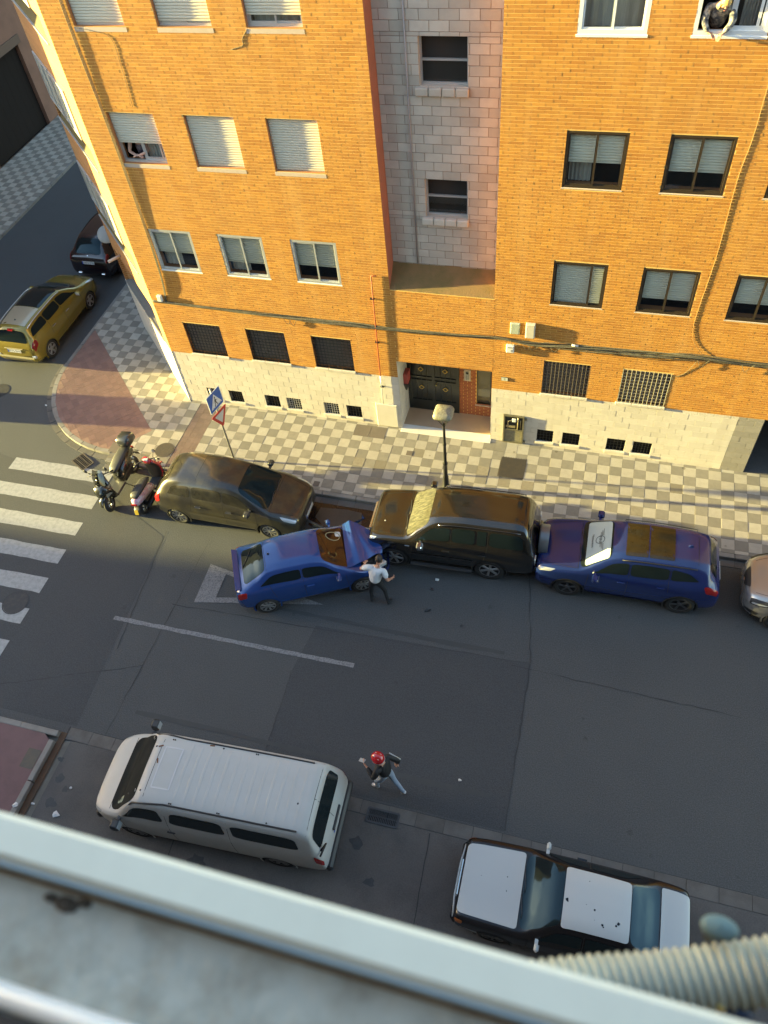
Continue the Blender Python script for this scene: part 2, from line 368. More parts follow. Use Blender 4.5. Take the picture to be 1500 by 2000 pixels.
rest = [MB(), MB()]; cache = {}
for n, (light, q, c) in enumerate(pieces):
    dz = rnd.uniform(-.0025, .0015); full = abs(area(q)-(T-G)**2) < 1e-4; m = m_tl if light else m_td
    if rnd.random() < .05: m = m_tb; full = False
    if n < 300:
        if full:
            if light not in cache:
                mb = MB(); h = (T-G)/2; mb.box(-h, h, -h, h, -.012, 0, bev=.004); cache[light] = mb.data('paving_tile', m)
            o = link('paving_tile', cache[light], pav, (c[0], c[1], PZ+dz)); o.rotation_euler = (rnd.uniform(-.004,.004), rnd.uniform(-.004,.004), rnd.choice((0, PI/2, PI))+rnd.uniform(-.004,.004))
        else:
            mb = MB(); mb.prism([(p[0]-c[0], p[1]-c[1]) for p in q], -.012, 0, bottom=False); mb.build('paving_tile', m, pav, (c[0], c[1], PZ+dz))
    else: rest[0 if light else 1].prism(q, PZ-.012, PZ+dz, r=rnd.random()+.001, bottom=False)
for mb, m in zip(rest, (m_tl, m_td)):
    if mb.f: tag(mb.build('paving_tile', m, pav), kind='stuff')
# red ribbed paving at the corner and the ribbed strip
def ribbed(size, ribs, m, name, dots=False):
    mb = MB(); h = size/2-.002; mb.box(-h, h, -h, h, -.012, -.004)
    st = size/ribs
    if dots:
        for a in range(ribs):
            for b in range(ribs):
                x, y = -size/2+st*(a+.5), -size/2+st*(b+.5); w = st*.3; mb.box(x-w, x+w, y-w, y+w, -.004, .001)
    else:
        for a in range(ribs): x = -size/2+st*(a+.5); mb.box(x-st*.3, x+st*.3, -h, h, -.004, 0.0)
    return mb.data(name, m)
rt = 0.2; me_red = ribbed(rt, 4, m_red, 'ribbed_tile'); n = 0; redrest = MB()
ang = math.atan2(dA.y, dA.x); ca, sa = math.cos(ang), math.sin(ang)
for i in range(-40, 40):
    for j in range(-40, 0):
        cx, cy = lineA[0].x+ca*(i+.5)*rt-sa*(j+.5)*rt, lineA[0].y+sa*(i+.5)*rt+ca*(j+.5)*rt
        if abs(cx+10) > 6 or abs(cy) > 5: continue
        sq = [(cx+ca*a*.098-sa*b*.098, cy+sa*a*.098+ca*b*.098) for a, b in ((-1,-1),(1,-1),(1,1),(-1,1))]
        p = clip(clip(sq, -nA.x, -nA.y, -cA), -nB.x, -nB.y, -cB)
        p = clip(p, 1, 0, 12.09) if len(p) > 2 else p
        p = clip(p, 0, -1, 2.75) if len(p) > 2 else p
        if len(p) > 2 and cy < AY+.3:
            for a in ARC[::2]: p = clip(p, -math.cos(a), -math.sin(a), math.cos(a)*AX+math.sin(a)*AY+(AR-.15)) if len(p) > 2 else p
        if len(p) < 3 or area(p) < .002: continue
        if cy > -(cx+14.6)*.55+.98 and cx < -11.9+.0: pass
        if abs(area(p)-.196**2) < 1e-4 and n < 290:
            link('ribbed_tile', me_red, pav, (cx, cy, PZ+rnd.uniform(-.002,.001)), ang); n += 1
        else:
            mb = MB(); mb.prism(p, PZ-.012, PZ-.001, bottom=False); mb.build('ribbed_tile', m_red, pav)
me_t = ribbed(.21, 6, mat('tile_brown', (0.24,0.165,0.135), 0.8, var=.2, dirt=.3, nscale=6), 'ribbed_tile', True)
for i in range(3):
    for j in range(13): link('ribbed_tile', me_t, pav, (tact[0]+.105+.21*i, tact[2]+.11+.211*j, PZ+rnd.uniform(-.002,.001)))
# kerb stones and gutter slabs: straight run, arc and side street
kst = []
me_k = MB(); me_k.box(0, .99, 0, .135, -.14, 0, bev=.012); me_k = me_k.data('kerb_stone', m_kerb)
me_g = slab_mesh(.495,.2,.012,.004).data('gutter_slab', m_gut)
for i in range(25): link('kerb_stone', me_k, pav, (AX+i*1.0, -2.967, PZ+rnd.uniform(-.003,.002)))
for i in range(48): link('gutter_slab', me_g, pav, (AX+i*.5, -3.185, .002))
na = 10
for i in range(na):
    a0 = PI+(PI/2)*(i+.02)/na; a1 = PI+(PI/2)*(i+.98)/na; mb = MB()
    drop = .06 if 4 <= i <= 7 else 0.0
    mb.prism([arcpt(a0,AR),arcpt((a0+a1)/2,AR+.004),arcpt(a1,AR),arcpt(a1,AR-.14),arcpt((a0+a1)/2,AR-.14),arcpt(a0,AR-.14)], -.02, PZ+rnd.uniform(-.003,.002)-drop*0)
    mb.build('kerb_stone', m_kerb, pav)
    mb = MB(); mb.prism([arcpt(a0,AR+.2),arcpt((a0+a1)/2,AR+.205),arcpt(a1,AR+.2),arcpt(a1,AR+.01),arcpt((a0+a1)/2,AR+.014),arcpt(a0,AR+.01)], -.02, .013); mb.build('gutter_slab', m_gut, pav)
me_k2 = MB(); me_k2.box(0, .135, 0, .99, -.14, 0, bev=.012); me_k2 = me_k2.data('kerb_stone', m_kerb)
for i in range(12): link('kerb_stone', me_k2, pav, (AX-AR, AY+i, PZ+rnd.uniform(-.003,.002)))
# pavement across the side street
fp = MB(); fp.prism([(-22.7,-2.5),(-19.48,-2.5),(-19.48,40),(-22.7,40)], -.02, bed_z); fpo = tag(fp.build('side_street_pavement', m_bed), kind='structure')
pieces = []
for i in range(10):
    for j in range(40):
        x0 = -22.66+T*i; y0 = 7.0+T*j; pieces.append(((i+j) % 2 == 0, x0+T/2, y0+T/2))
pieces.sort(key=lambda t: (Vector((t[1], t[2], PZ))-cpos).length)
rest = [MB(), MB()]
for n, (light, x, y) in enumerate(pieces):
    if n < 300: link('paving_tile', cache[light], fpo, (x, y, PZ+rnd.uniform(-.003,.002)))
    else:
        h = (T-G)/2; rest[0 if light else 1].box(x-h, x+h, y-h, y+h, PZ-.012, PZ, r=rnd.random()+.001)
for mb, m in zip(rest, (m_tl, m_td)): tag(mb.build('paving_tile', m, fpo), kind='stuff')
for i in range(20): link('kerb_stone', me_k2, fpo, (-19.48, 4+i, PZ))
# near-side bump-out with pink paving (bottom left)
m_pink = mat('pink_paving', (0.155,0.088,0.088), 0.85, dirt=.5, dcol=(0.10,.062,.062), nscale=3, bump=.3, bscale=15)
np_ = MB(); np_.prism([(-8.6,-16),(-5.66,-16),(-5.62,-11.3),(-5.9,-11.12),(-8.6,-11.12)], -.02, .11); npo = tag(np_.build('near_pavement', m_pink), kind='structure')
mb = MB(); mb.box(0, .13, 0, .97, -.13, 0, bev=.012); me_k3 = mb.data('kerb_stone', m_kerb)
for i in range(4): link('kerb_stone', me_k3, npo, (-5.66, -15.2+i*.99, .125))
for i in range(3): link('kerb_stone', me_k, npo, (-5.53-.99*(i+1), -11.16, .125))
mb = MB(); mb.box(-5.52, -5.36, -15.2, -11.0, .003, .01); tag(mb.build('rust_stain', mat('rust_dirt', (0.10,0.055,0.03), .9, dirt=.7, dcol=(.06,.045,.035), nscale=9), npo), kind='stuff')
mb = MB(); mb.box(-6.02, -5.68, -12.0, -11.55, .112, .116); mb.build('inspection_cover', m_iron, npo)
g = MB(); g.prism([(-5.66,-16),(60,-16),(60,-14.2),(-5.66,-14.2)], -.02, .12); tag(g.build('near_footway', m_bed), kind='structure')

# iron covers and drains
def cover_round(x, y, r, z, label, m=None, ribs=True):
    t = thing('manhole_cover', label, 'manhole cover', (x, y, z)); m = m or m_iron
    mb = MB(); mb.lathe([(r,0),(r,.006),(r*.93,.006),(r*.93,.002)], 40, smooth=False); mb.build('rim', m, t)
    mb = MB(); mb.lathe([(r*.92,.0015),(r*.92,.005)], 40, smooth=False); mb.face([(r*.92*math.cos(2*PI*k/40), r*.92*math.sin(2*PI*k/40), .005) for k in range(40)])
    if ribs:
        for k in range(-9, 10):
            h = math.sqrt(max(0, (r*.86)**2-(k*r*.09)**2)); 
            if h > .03:
                for q in range(int(h/.035)):
                    for s in (-1, 1): mb.box(k*r*.09-.012, k*r*.09+.012, s*(q*.035+.006), s*(q*.035+.026), .005, .009)
    mb.build('lid', m, t); return t
cover_round(-6.94,-2.21,.30,PZ,'round rusty manhole cover in the pavement behind the two scooters')
cover_round(-8.66,-8.05,.36,.006,'round dark manhole cover breaking two bars of the zebra crossing', mat('dark_iron',(.035,.036,.04),.6,metal=.3,dirt=.3,nscale=8), False)
cover_round(-13.95,-.62,.33,.002,'round manhole cover in the side street at the left picture edge', MATS['dark_iron'], False)
def grate(x0, x1, y0, y1, z, label, rows, bars, rot=0.0, m=None):
    t = thing('drain_grate', label, 'drain', ((x0+x1)/2, (y0+y1)/2, z), rot); m = m or m_iron; w, h = (x1-x0)/2, (y1-y0)/2
    mb = MB(); mb.box(-w, w, -h, h, 0, .002); mb.build('pit', m_dark, t)
    mb = MB()
    for s in (-1, 1): mb.box(-w, w, s*h-.02, s*h+.02, .002, .012); mb.box(s*w-.02, s*w+.02, -h, h, .002, .0121)
    for k in range(1, rows): mb.box(-w, w, -h+2*h*k/rows-.008, -h+2*h*k/rows+.008, .002, .0119)
    for k in range(1, bars): mb.box(-w+2*w*k/bars-.008, -w+2*w*k/bars+.008, -h, h, .002, .0115)
    mb.build('grating', m, t); return t
grate(2.02,2.69,-11.26,-10.98,.012,'rectangular iron drain grate in the road beside the red helmet walker',2,18, m=mat('grate_iron',(.055,.057,.062),.6,metal=.3))
grate(-9.68,-9.08,-3.26,-2.86,.012,'square slotted drain grate by the kerb at the first crossing bar',3,9,R(-28), m=mat('grate_iron2',(.075,.062,.05),.65,metal=.2,dirt=.6,nscale=10))
def sqcover(x0, x1, y0, y1, label, ribs, m, n=2):
    t = thing('access_cover', label, 'access cover', ((x0+x1)/2, (y0+y1)/2, PZ)); w, h = (x1-x0)/2, (y1-y0)/2
    mb = MB(); mb.box(-w, w, -h, h, -.012, -.002); mb.build('frame', m, t)
    for k in range(n):
        a = -w+2*w*k/n+.008; b = -w+2*w*(k+1)/n-.008; mb = MB(); mb.box(a, b, -h+.01, h-.01, -.002, .002)
        if ribs:
            c = int((b-a)/.036); d = int(2*h/.05)
            for i in range(c):
                for j in range(d): mb.box(a+.01+i*.036, a+.032+i*.036, -h+.02+j*.05+(i%2)*.02, -h+.045+j*.05+(i%2)*.02, .002, .006)
        mb.build('lid', m, t)
sqcover(-1.42,-.43,-.575,-.09,'pair of plain brown access covers against the white wall base',False,mat('cover_brown',(.13,.105,.085),.8,dirt=.5,nscale=9))
sqcover(3.09,3.83,-1.37,-.62,'square chequer plate access cover in the pavement right of the lamp post',True,m_iron,1)
sqcover(-8.72,-8.3,-2.6,-2.2,'small square cover under the top box of the scooter',False,MATS['cover_brown'],1)
for x, y in ((.45,-.98),(-1.9,-2.62)):
    mb = MB(); mb.box(-.09, .09, -.09, .09, 0, .004); tag(mb.build('valve_cover', MATS['cover_brown'], None, (x, y, PZ+.001)), 'tiny square valve cover set in the checkered pavement '+('near the doorway' if x > 0 else 'beside the nose of the dark minivan'), 'cover')

# tyre marks and oil drips
mk = MB()
for y, x0, x1, w in ((-6.75,-3.5,4.2,.10),(-10.15,-4.0,4.5,.10)):
    n = 26; ribbon(mk, [(x0+(x1-x0)*i/n, y+.02*math.sin(i*.23)+.006*math.sin(i*1.1)) for i in range(n+1)], w, .0085, jit=.35)
tag(mk.build('tyre_mark', mat('tyre_mark', (0.045,0.047,0.048), .8, dirt=.9, dcol=(.051,.053,.054), nscale=4)), kind='structure')
mk = MB()
for x, y, r in ((-1.2,-12.9,.22),(-.4,-13.1,.14),(2.4,-12.4,.12),(2.2,-13.0,.10),(1.95,-11.75,.16),(-5.0,-12.0,.12),(-4.75,-12.2,.09),(-4.9,-12.55,.14),(-5.2,-11.6,.09),(9.4,-12.6,.12)):
    n = 12; mk.face([(x+math.cos(2*PI*q/n)*r*rnd.uniform(.5,1.25), y+math.sin(2*PI*q/n)*r*.8*rnd.uniform(.5,1.25), .0105) for q in range(n)])
tag(mk.build('oil_drip', mat('oil_drip', (0.030,0.029,0.030), .55, dirt=.8, dcol=(.055,.052,.05), nscale=9)), kind='stuff')
# ================================================================ BRICK APARTMENT BUILDING
m_brick = mat('brick_orange', (0.50,0.225,0.034), 0.85, var=.4, tint=(0.38,0.15,0.022), dirt=.45, dcol=(0.36,0.17,0.045), nscale=.9, speck=.06, sscale=200, streak=(.40,(.56,.31,.10)))
m_mort = mat('mortar', (0.74,0.47,0.14), 0.9, dirt=.3, dcol=(0.42,.27,.12), nscale=2)
m_white = mat('white_block', (0.63,0.575,0.485), 0.8, var=.12, streak=(.35,(.44,.38,.30)), dirt=.3, dcol=(0.46,.40,.32), nscale=2.2, bump=.35, bscale=30)
m_whitej = mat('white_joint', (0.55,0.50,0.42), 0.9)
m_grey = mat('grey_block', (0.30,0.275,0.235), 0.85, var=.15, dirt=.4, dcol=(0.2,.18,.15), nscale=5, bump=.4, bscale=30)
m_cb = mat('concrete_block', (0.60,0.545,0.465), 0.88, var=.32, tint=(0.46,0.415,0.35), dirt=.3, dcol=(0.30,.25,.22), nscale=3, bump=.35, bscale=50)
m_cbj = mat('block_joint', (0.30,0.22,0.17), 0.9)
m_plaster = mat('red_plaster', (0.36,0.115,0.055), 0.85, dirt=.4, dcol=(.22,.08,.045), nscale=2, bump=.3, bscale=30)
m_ledge = mat('mossy_ledge', (0.19,0.115,0.045), 0.9, dirt=.9, dcol=(.10,.085,.025), nscale=2.2, bump=.4, bscale=30)
m_sill = mat('stone_sill', (0.50,0.40,0.32), 0.7, dirt=.3, dcol=(.38,.28,.2), nscale=6)
m_shut = mat('white_shutter', (0.58,0.54,0.43), 0.5, dirt=.15, dcol=(.5,.47,.4), nscale=3)
m_blind = mat('pale_blind', (0.78,0.73,0.60), 0.5, dirt=.2, dcol=(.6,.57,.5), nscale=5)
m_alu = mat('aluminium', (0.50,0.50,0.49), 0.4, metal=.4)
m_wfr = mat('white_frame', (0.74,0.74,0.74), 0.35)
m_brn = mat('brown_frame', (0.045,0.032,0.02), 0.28, coat=.3)
m_brn2 = mat('brown_slats', (0.13,0.105,0.085), 0.6, dirt=.3, nscale=5)
m_black = mat('black_iron', (0.016,0.016,0.018), 0.5)
m_grn = mat('green_black_door', (0.016,0.02,0.02), 0.3, coat=.3, dirt=.3, dcol=(.03,.03,.028), nscale=5)
m_brass = mat('brass', (0.62,0.46,0.16), 0.3, metal=.9)
m_glass = glass_mat('window_glass')
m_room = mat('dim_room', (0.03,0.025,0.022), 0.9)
m_curt = mat('net_curtain', (0.42,0.40,0.36), 0.9, dirt=.5, dcol=(.25,.24,.22), nscale=8, stretch=(6,6,.3))
BLD = thing('apartment_building', 'orange brick apartment block with white block base and recessed grey stair wall', 'building', (0,0,PZ))
ZT = 15.0
U = [(10.82,12.02),(7.87,9.06)]
LX = [(-6.38,-5.18),(-4.43,-3.21),(-2.46,-1.26)]
RX = [(3.98,5.19),(5.95,7.16),(7.92,9.12)]
holes = []
for a, b in LX:
    for z in U: holes.append((a, b, *z))
    holes.append((a, b, 4.92, 6.13)); holes.append((a+.04, b, 2.05, 3.16))
for a, b in RX:
    holes += [(a, b, 10.78, 12.02), (a, b, 7.87, 9.05), (a, b, 4.92, 6.10)]
for a, b in RX[:2]: holes.append((a, b-.02, 2.05, 3.16))
VL = [(-6.32,-5.84),(-5.57,-5.11),(-4.36,-3.88),(-3.64,-3.17),(-2.43,-1.96),(-1.71,-1.24)]
VR = [(3.98,4.44),(4.69,5.17),(5.91,6.41),(6.62,7.11)]
vents = [(a, b, .19, .65) for a, b in VL+VR]
ENT = (0.0,2.65,-.14,2.59); REC = (0.0,2.65,4.92,ZT+1); GAR = (9.6,13.4,-.14,2.0)
# brick backing (mortar plane) with openings
def wall(mb, x0, x1, z0, z1, hs, y=0.0, depth=.30, mi=0, mr=0):
    xs = sorted({x0, x1, *[min(max(v, x0), x1) for h in hs for v in h[:2]]}); zs = sorted({z0, z1, *[min(max(v, z0), z1) for h in hs for v in h[2:]]})
    for i in range(len(xs)-1):
        for j in range(len(zs)-1):
            cx, cz = (xs[i]+xs[i+1])/2, (zs[j]+zs[j+1])/2
            if any(h[0] < cx < h[1] and h[2] < cz < h[3] for h in hs): continue
            mb.face([(xs[i],y,zs[j]),(xs[i+1],y,zs[j]),(xs[i+1],y,zs[j+1]),(xs[i],y,zs[j+1])], mi)
    for h in hs:
        a, b, c, d = h
        if a > x1 or b < x0 or d < z0 or c > z1: continue
        d = min(d, z1); c = max(c, z0)
        e = y+depth
        mb.face([(a,y,c),(a,e,c),(a,e,d),(a,y,d)], mr); mb.face([(b,y,c),(b,y,d),(b,e,d),(b,e,c)], mr)
        mb.face([(a,y,c),(b,y,c),(b,e,c),(a,e,c)], mr); mb.face([(a,y,d),(a,e,d),(b,e,d),(b,y,d)], mr)
w = MB()
wall(w, -7.07, 17.0, 2.0, ZT, holes, mr=1)
# cut the stair recess and doorway out of that plane
w2 = MB()
for f, v0 in zip(w.f, w.mi):
    P = [w.v[k] for k in f]; cx = sum(p[0] for p in P)/4; cz = sum(p[2] for p in P)/4
    w2.face(P, v0)
w = MB(); wall(w, -7.07, 0.0, 2.0, ZT, [h for h in holes if h[1] < 0], mr=1); wall(w, 0.0, 2.65, 2.59, 4.92, []); wall(w, 2.65, 17.0, 2.0, ZT, [h for h in holes if h[0] > 2.6], mr=1)
m_reveal = mat('brick_reveal', (0.42,0.17,0.06), .9, dirt=.3, nscale=20, dcol=(.3,.16,.07), stretch=(.1,.1,2.5))
w.build('wall', [m_mort, m_reveal], BLD)
# bricks
BW, BH, GJ = .27, .07, .012
bricks = []
def courses(x0, x1, z0, z1, hs):
    k = 0; z = z0
    while z < z1-.02:
        zc = z+BH/2; cuts = sorted((max(h[0], x0), min(h[1], x1)) for h in hs if h[2]-.022 < zc < h[3]+.012 and h[1] > x0 and h[0] < x1)
        segs = []; cur = x0
        for a, b in cuts:
            if a > cur: segs.append((cur, a))
            cur = max(cur, b)
        if cur < x1: segs.append((cur, x1))
        kk = int(round(z/BH)); off = (kk % 2)*BW/2 + (kk % 3)*.012
        for a, b in segs:
            x = math.floor((a-off)/BW)*BW+off
            while x < b:
                p, q = max(x, a), min(x+BW, b)
                if q-p > .03: bricks.append((p+GJ/2 if p > a else p, q-GJ/2 if q < b else q, z+GJ/2, z+BH-GJ/2))
                x += BW
        z += BH; k += 1
courses(-7.07, 0.0, 2.003, ZT, [h for h in holes if h[1] < 0]); courses(0.0, 2.65, 2.59, 4.92, []); courses(2.65, 17.0, 2.003, ZT, [h for h in holes if h[0] > 2.6])
bricks = [b for b in bricks if b[0] < 12.0]
lc = Vector((CAM.x, CAM.y, CAM.z-PZ))
full = [b for b in bricks if abs((b[1]-b[0])-(BW-GJ)) < 1e-4 and b[3] < 11.25 and b[0] > -6.9 and b[1] < 9.0]
full.sort(key=lambda b: (Vector(((b[0]+b[1])/2, 0, b[2]))-lc).length); single = set(full[:300])
mb = MB(); mb.box(-(BW-GJ)/2, (BW-GJ)/2, -.0045, .002, -(BH-GJ)/2, (BH-GJ)/2); me_b = mb.data('brick', m_brick)
mb = MB()
for b in bricks:
    y = rnd.uniform(-.0009,.0009); t = rnd.uniform(-.0008,.0008)
    if b in single:
        o = link('brick', me_b, BLD, ((b[0]+b[1])/2, y, (b[2]+b[3])/2)); o.rotation_euler = (0, rnd.uniform(-.004,.004), rnd.uniform(-.006,.006))
    else:
        x0, x1, z0, z1 = b; f0, f1 = -.0045+y-t, -.0045+y+t; r = rnd.random()+.001
        V = [(x0,f0,z0),(x1,f1,z0),(x1,f1,z1),(x0,f0,z1),(x0,.002,z0),(x1,.002,z0),(x1,.002,z1),(x0,.002,z1)]
        mb.mesh(V, [(0,1,2,3),(0,4,5,1),(1,5,6,2),(2,6,7,3),(3,7,4,0)], 0, False, r)
tag(mb.build('brick', m_brick, BLD), kind='stuff')
# white block base
w = MB(); wall(w, -7.07, 0.0, -.14, 2.0, [h for h in vents if h[1] < 0], y=.012, depth=.2, mr=1); w.build('base_wall', [m_whitej, m_white, m_grey], BLD); w = MB(); wall(w, 2.65, 8.99, -.14, 2.0, [h for h in vents if h[0] > 0], y=.012, depth=.2, mr=1); wall(w, 8.99, 9.6, -.14, 2.0, [], y=.012, mi=2)
w.build('base_wall', [m_whitej, m_white, m_grey], BLD)
def blocks(x0, x1, z0, z1, hs, y, m, bw=.4, bh=.2, gv=.010, gh=.003, top=.1, name='block', limit=300, bev=.0, tx=0.0):
    out = []; z = z1; k = 0
    while z > z0+.01:
        h = top if (k == 0 and top) else bh; za = max(z0, z-h); zc = (za+z)/2; off = (k % 2)*bw/2+tx
        zz = sorted({za, z, *[v for q in hs for v in q[2:] if za+.02 < v < z-.02 and q[1] > x0 and q[0] < x1]})
        for j in range(len(zz)-1):
            zc = (zz[j]+zz[j+1])/2; cuts = sorted((max(q[0], x0), min(q[1], x1)) for q in hs if q[2] < zc < q[3] and q[1] > x0 and q[0] < x1); cur = x0; segs = []
            for a, b in cuts:
                if a > cur: segs.append((cur, a))
                cur = max(cur, b)
            if cur < x1: segs.append((cur, x1))
            for a, b in segs:
                x = math.floor((a-off)/bw)*bw+off
                while x < b:
                    p, q = max(x, a), min(x+bw, b)
                    if q-p > .025: out.append((p+(gv/2 if p > a else 0), q-(gv/2 if q < b else 0), zz[j]+gh/2, zz[j+1]-gh/2))
                    x += bw
        z = za; k += 1
    out.sort(key=lambda b: (Vector(((b[0]+b[1])/2, y, b[2]))-lc).length)
    return out
allb = [(b, m_white) for b in blocks(-7.07,0.0,-.02,2.0,vents,0,m_white)+blocks(2.65,8.99,-.02,2.0,vents,0,m_white)]+[(b, m_grey) for b in blocks(8.99,9.6,-.02,2.0,[],0,m_grey,gh=.006)]
allb.sort(key=lambda q: (Vector(((q[0][0]+q[0][1])/2, 0, q[0][2]))-lc).length)
rest = MB()
for n, (b, m) in enumerate(allb):
    y = rnd.uniform(-.0015,.0015)
    if n < 300:
        mb = MB(); mb.box(b[0]-(b[0]+b[1])/2, (b[1]-b[0])/2, 0, .02, -(b[3]-b[2])/2, (b[3]-b[2])/2, bev=.002); mb.build('block', m, BLD, ((b[0]+b[1])/2, y, (b[2]+b[3])/2))
    else: rest.box(b[0], b[1], y, y+.02, b[2], b[3], mi=0 if m is m_white else 1, r=rnd.random()+.001)
if rest.f: tag(rest.build('block', [m_white, m_grey], BLD), kind='stuff')
# stair recess
D = .5
w = MB()
RW = [(.89,1.90,9.59,10.52),(.90,1.89,6.68,7.62),(.89,1.90,12.5,13.45)]
wall(w, 0.0, 2.65, 5.2, ZT, RW, y=D+.01, depth=.22, mr=1); w.build('recess_wall', [m_cbj, m_cb], BLD)
for b in blocks(0.0,2.65,5.36,12.2,RW,D,m_cb,top=0,gv=.012,gh=.012,tx=.13):
    mb = MB(); mb.box(-(b[1]-b[0])/2, (b[1]-b[0])/2, 0, .02, -(b[3]-b[2])/2, (b[3]-b[2])/2, bev=.003); mb.build('concrete_block', m_cb, BLD, ((b[0]+b[1])/2, D+rnd.uniform(-.002,.002), (b[2]+b[3])/2))
w = MB(); w.box(-.012,0.0,.002,D,4.92,ZT); w.build('recess_side', m_plaster, BLD); w = MB(); w.box(2.65,2.662,.002,D,4.92,ZT); w.build('recess_side', m_reveal, BLD)
w = MB(); w.mesh([(0,-.004,4.925),(2.65,-.004,4.925),(2.65,D+.01,5.40),(0,D+.01,5.40)], [(0,1,2,3)]); w.build('ledge', m_ledge, BLD)
mb = MB(); mb.tube([(.64,D-.025,12.2),(.64,D-.025,5.43)], .018); mb.build('grey_pipe', mat('grey_pipe',(.30,.29,.30),.5), BLD)
for a, b, c, d in RW:
    mb = MB(); F = .04
    for q in ((a,b,c,c+F),(a,b,d-F*.5,d),(a,a+F,c+F,d-F*.5),(b-F,b,c+F,d-F*.5),(a+F,b-F,(c+d)/2-.02,(c+d)/2+.02)): mb.box(q[0],q[1],D+.12,D+.17,q[2],q[3])
    win = mb.build('window', m_alu, BLD)
    mb = MB(); mb.face([(a+F,D+.147,c+F),(b-F,D+.147,c+F),(b-F,D+.147,(c+d)/2-.02),(a+F,D+.147,(c+d)/2-.02)]); mb.build('pane', m_glass, win)
    mb = MB(); mb.box(a-.05,b+.05,D+.2,D+.9,c-.05,d+.05); mb.build('stair_dark', m_room, win)
    n = 4; sb = MB()
    for k in range(n):
        x0 = a-.09+(b-a+.12)*k/n; x1 = a-.09+(b-a+.12)*(k+1)/n
        sb.box(x0+.006, x1-.006, D-.09, D+.11, c-.17, c-.005, bev=.02)
    sb.build('sill', m_cb, win)
# doorway
w = MB(); w.box(-.012,0.0,.0,.9,-.1,2.59); w.build('porch_side', m_white, BLD); w = MB(); w.box(2.65,2.66,.0,.9,-.1,2.59); w.build('porch_side', m_white, BLD)
mb = MB()
for k in range(10): mb.box(.0,.006,.01,.895,.02+k*.2,.2+k*.2-.006)
mb.build('porch_block', m_white, BLD)
w = MB(); w.box(1.56,2.07,.9,1.0,0,2.6); w.box(2.07,2.50,.9,1.0,0,.46); w.box(2.50,2.66,.9,1.0,0,2.6); w.box(2.07,2.5,.9,1.0,1.9,2.6); w.build('porch_wall', m_mort, BLD)
mb = MB(); k = 0; z = .0
while z < 2.55:
    x = 1.56-(k % 2)*.12
    while x < 2.65:
        p, q = max(x,1.565), min(x+.24,2.64)
        for a, b in (((p, min(q,2.07)),(max(p,2.5),q)) if .46 < z+.03 < 1.9 else ((p,q),)):
            if b-a > .02: mb.box(a, b-.008 if b < 2.6 else b, .894, .905, z+.004, z+.066, r=rnd.random()+.001)
        x += .248
    z += .07; k += 1
tag(mb.build('porch_brick', mat('brick_red', (0.40,0.125,0.055), .85, var=.25, dirt=.3, dcol=(.28,.1,.05), nscale=3), BLD), kind='stuff')
fl = MB(); fl.box(-.0,2.65,.16,.9,-.1,.02); fl.build('porch_floor', mat('porch_tile',(.42,.29,.19),.25,dirt=.3,dcol=(.32,.21,.13),nscale=2), BLD)
fl = MB(); fl.box(-.02,2.68,-.17,.158,-.13,.018, bev=.008); fl.build('porch_step', mat('porch_marble',(.66,.61,.55),.35,dirt=.3,dcol=(.5,.45,.38),nscale=3), BLD)
mb = MB(); mb.box(.02,1.56,.9,.94,.02,2.59)
for a, b in ((.02,.12),(.74,.84),(1.46,1.56)): mb.box(a,b,.87,.9,.02,2.59)
for z0, z1 in ((.02,.42),(1.12,1.2),(1.28,1.34),(2.0,2.1)): mb.box(.12,.74,.872,.9,z0,z1); mb.box(.84,1.46,.872,.9,z0,z1)
for k in range(1, 4):
    for x in (.12+.62*k/4,.84+.62*k/4): mb.box(x-.008,x+.008,.875,.9,.42,2.59)
dr = mb.build('entrance_door', m_grn, BLD)
for x in (.43,1.15):
    for z in (.92,1.62):
        mb = MB()
        for k in range(4):
            M = Matrix.Translation((x,.866,z)) @ Matrix.Rotation(R(45+90*k),4,'Y'); mb.box(-.055,.055,-.008,.008,.045,.062, M=M)
        mb.build('brass_rosette', m_brass, dr)
mb = MB(); mb.tube([(.885,.87,1.12),(.885,.80,1.12)],.012); mb.lathe([(.001,-.02),(.028,-.012),(.03,.01),(.001,.02)],12,Matrix.Translation((.885,.80,1.12))); mb.build('door_handle', m_brass, dr)
mb = MB()
for q in ((2.07,2.50,.46,.50),(2.07,2.10,.50,1.9),(2.47,2.50,.50,1.9)): mb.box(q[0],q[1],.91,.96,q[2],q[3])
win = mb.build('window', m_brn, BLD); mb = MB(); mb.face([(2.10,.937,.5),(2.47,.937,.5),(2.47,.937,1.9),(2.10,.937,1.9)]); mb.build('pane', m_glass, win); mb = MB(); mb.box(2.05,2.52,1.01,1.02,.4,2.0); mb.build('curtain', mat('hall_wall',(.22,.17,.11),.8), win); mb = MB(); mb.box(2.04,2.53,.86,.91,.43,.458); mb.build('sill', m_sill, win)
mb = MB(); mb.box(1.70,1.90,.872,.894,1.35,1.78,bev=.006); ic = mb.build('intercom_frame', m_sill, BLD)
mb = MB(); mb.box(1.745,1.855,.86,.872,1.40,1.72); mb.box(1.76,1.84,.855,.86,1.62,1.70,1)
for k in range(5): mb.box(1.765,1.785,.855,.86,1.42+k*.035,1.44+k*.035,1); mb.box(1.815,1.835,.855,.86,1.42+k*.035,1.44+k*.035,1)
mb.build('intercom_panel', [m_alu, m_black], ic)
mb = MB(); mb.box(.008,.14,.45,.75,1.35,1.72,bev=.01); mbx = mb.build('leaflet_box', mat('leaflet_red',(.35,.06,.05),.5), BLD)
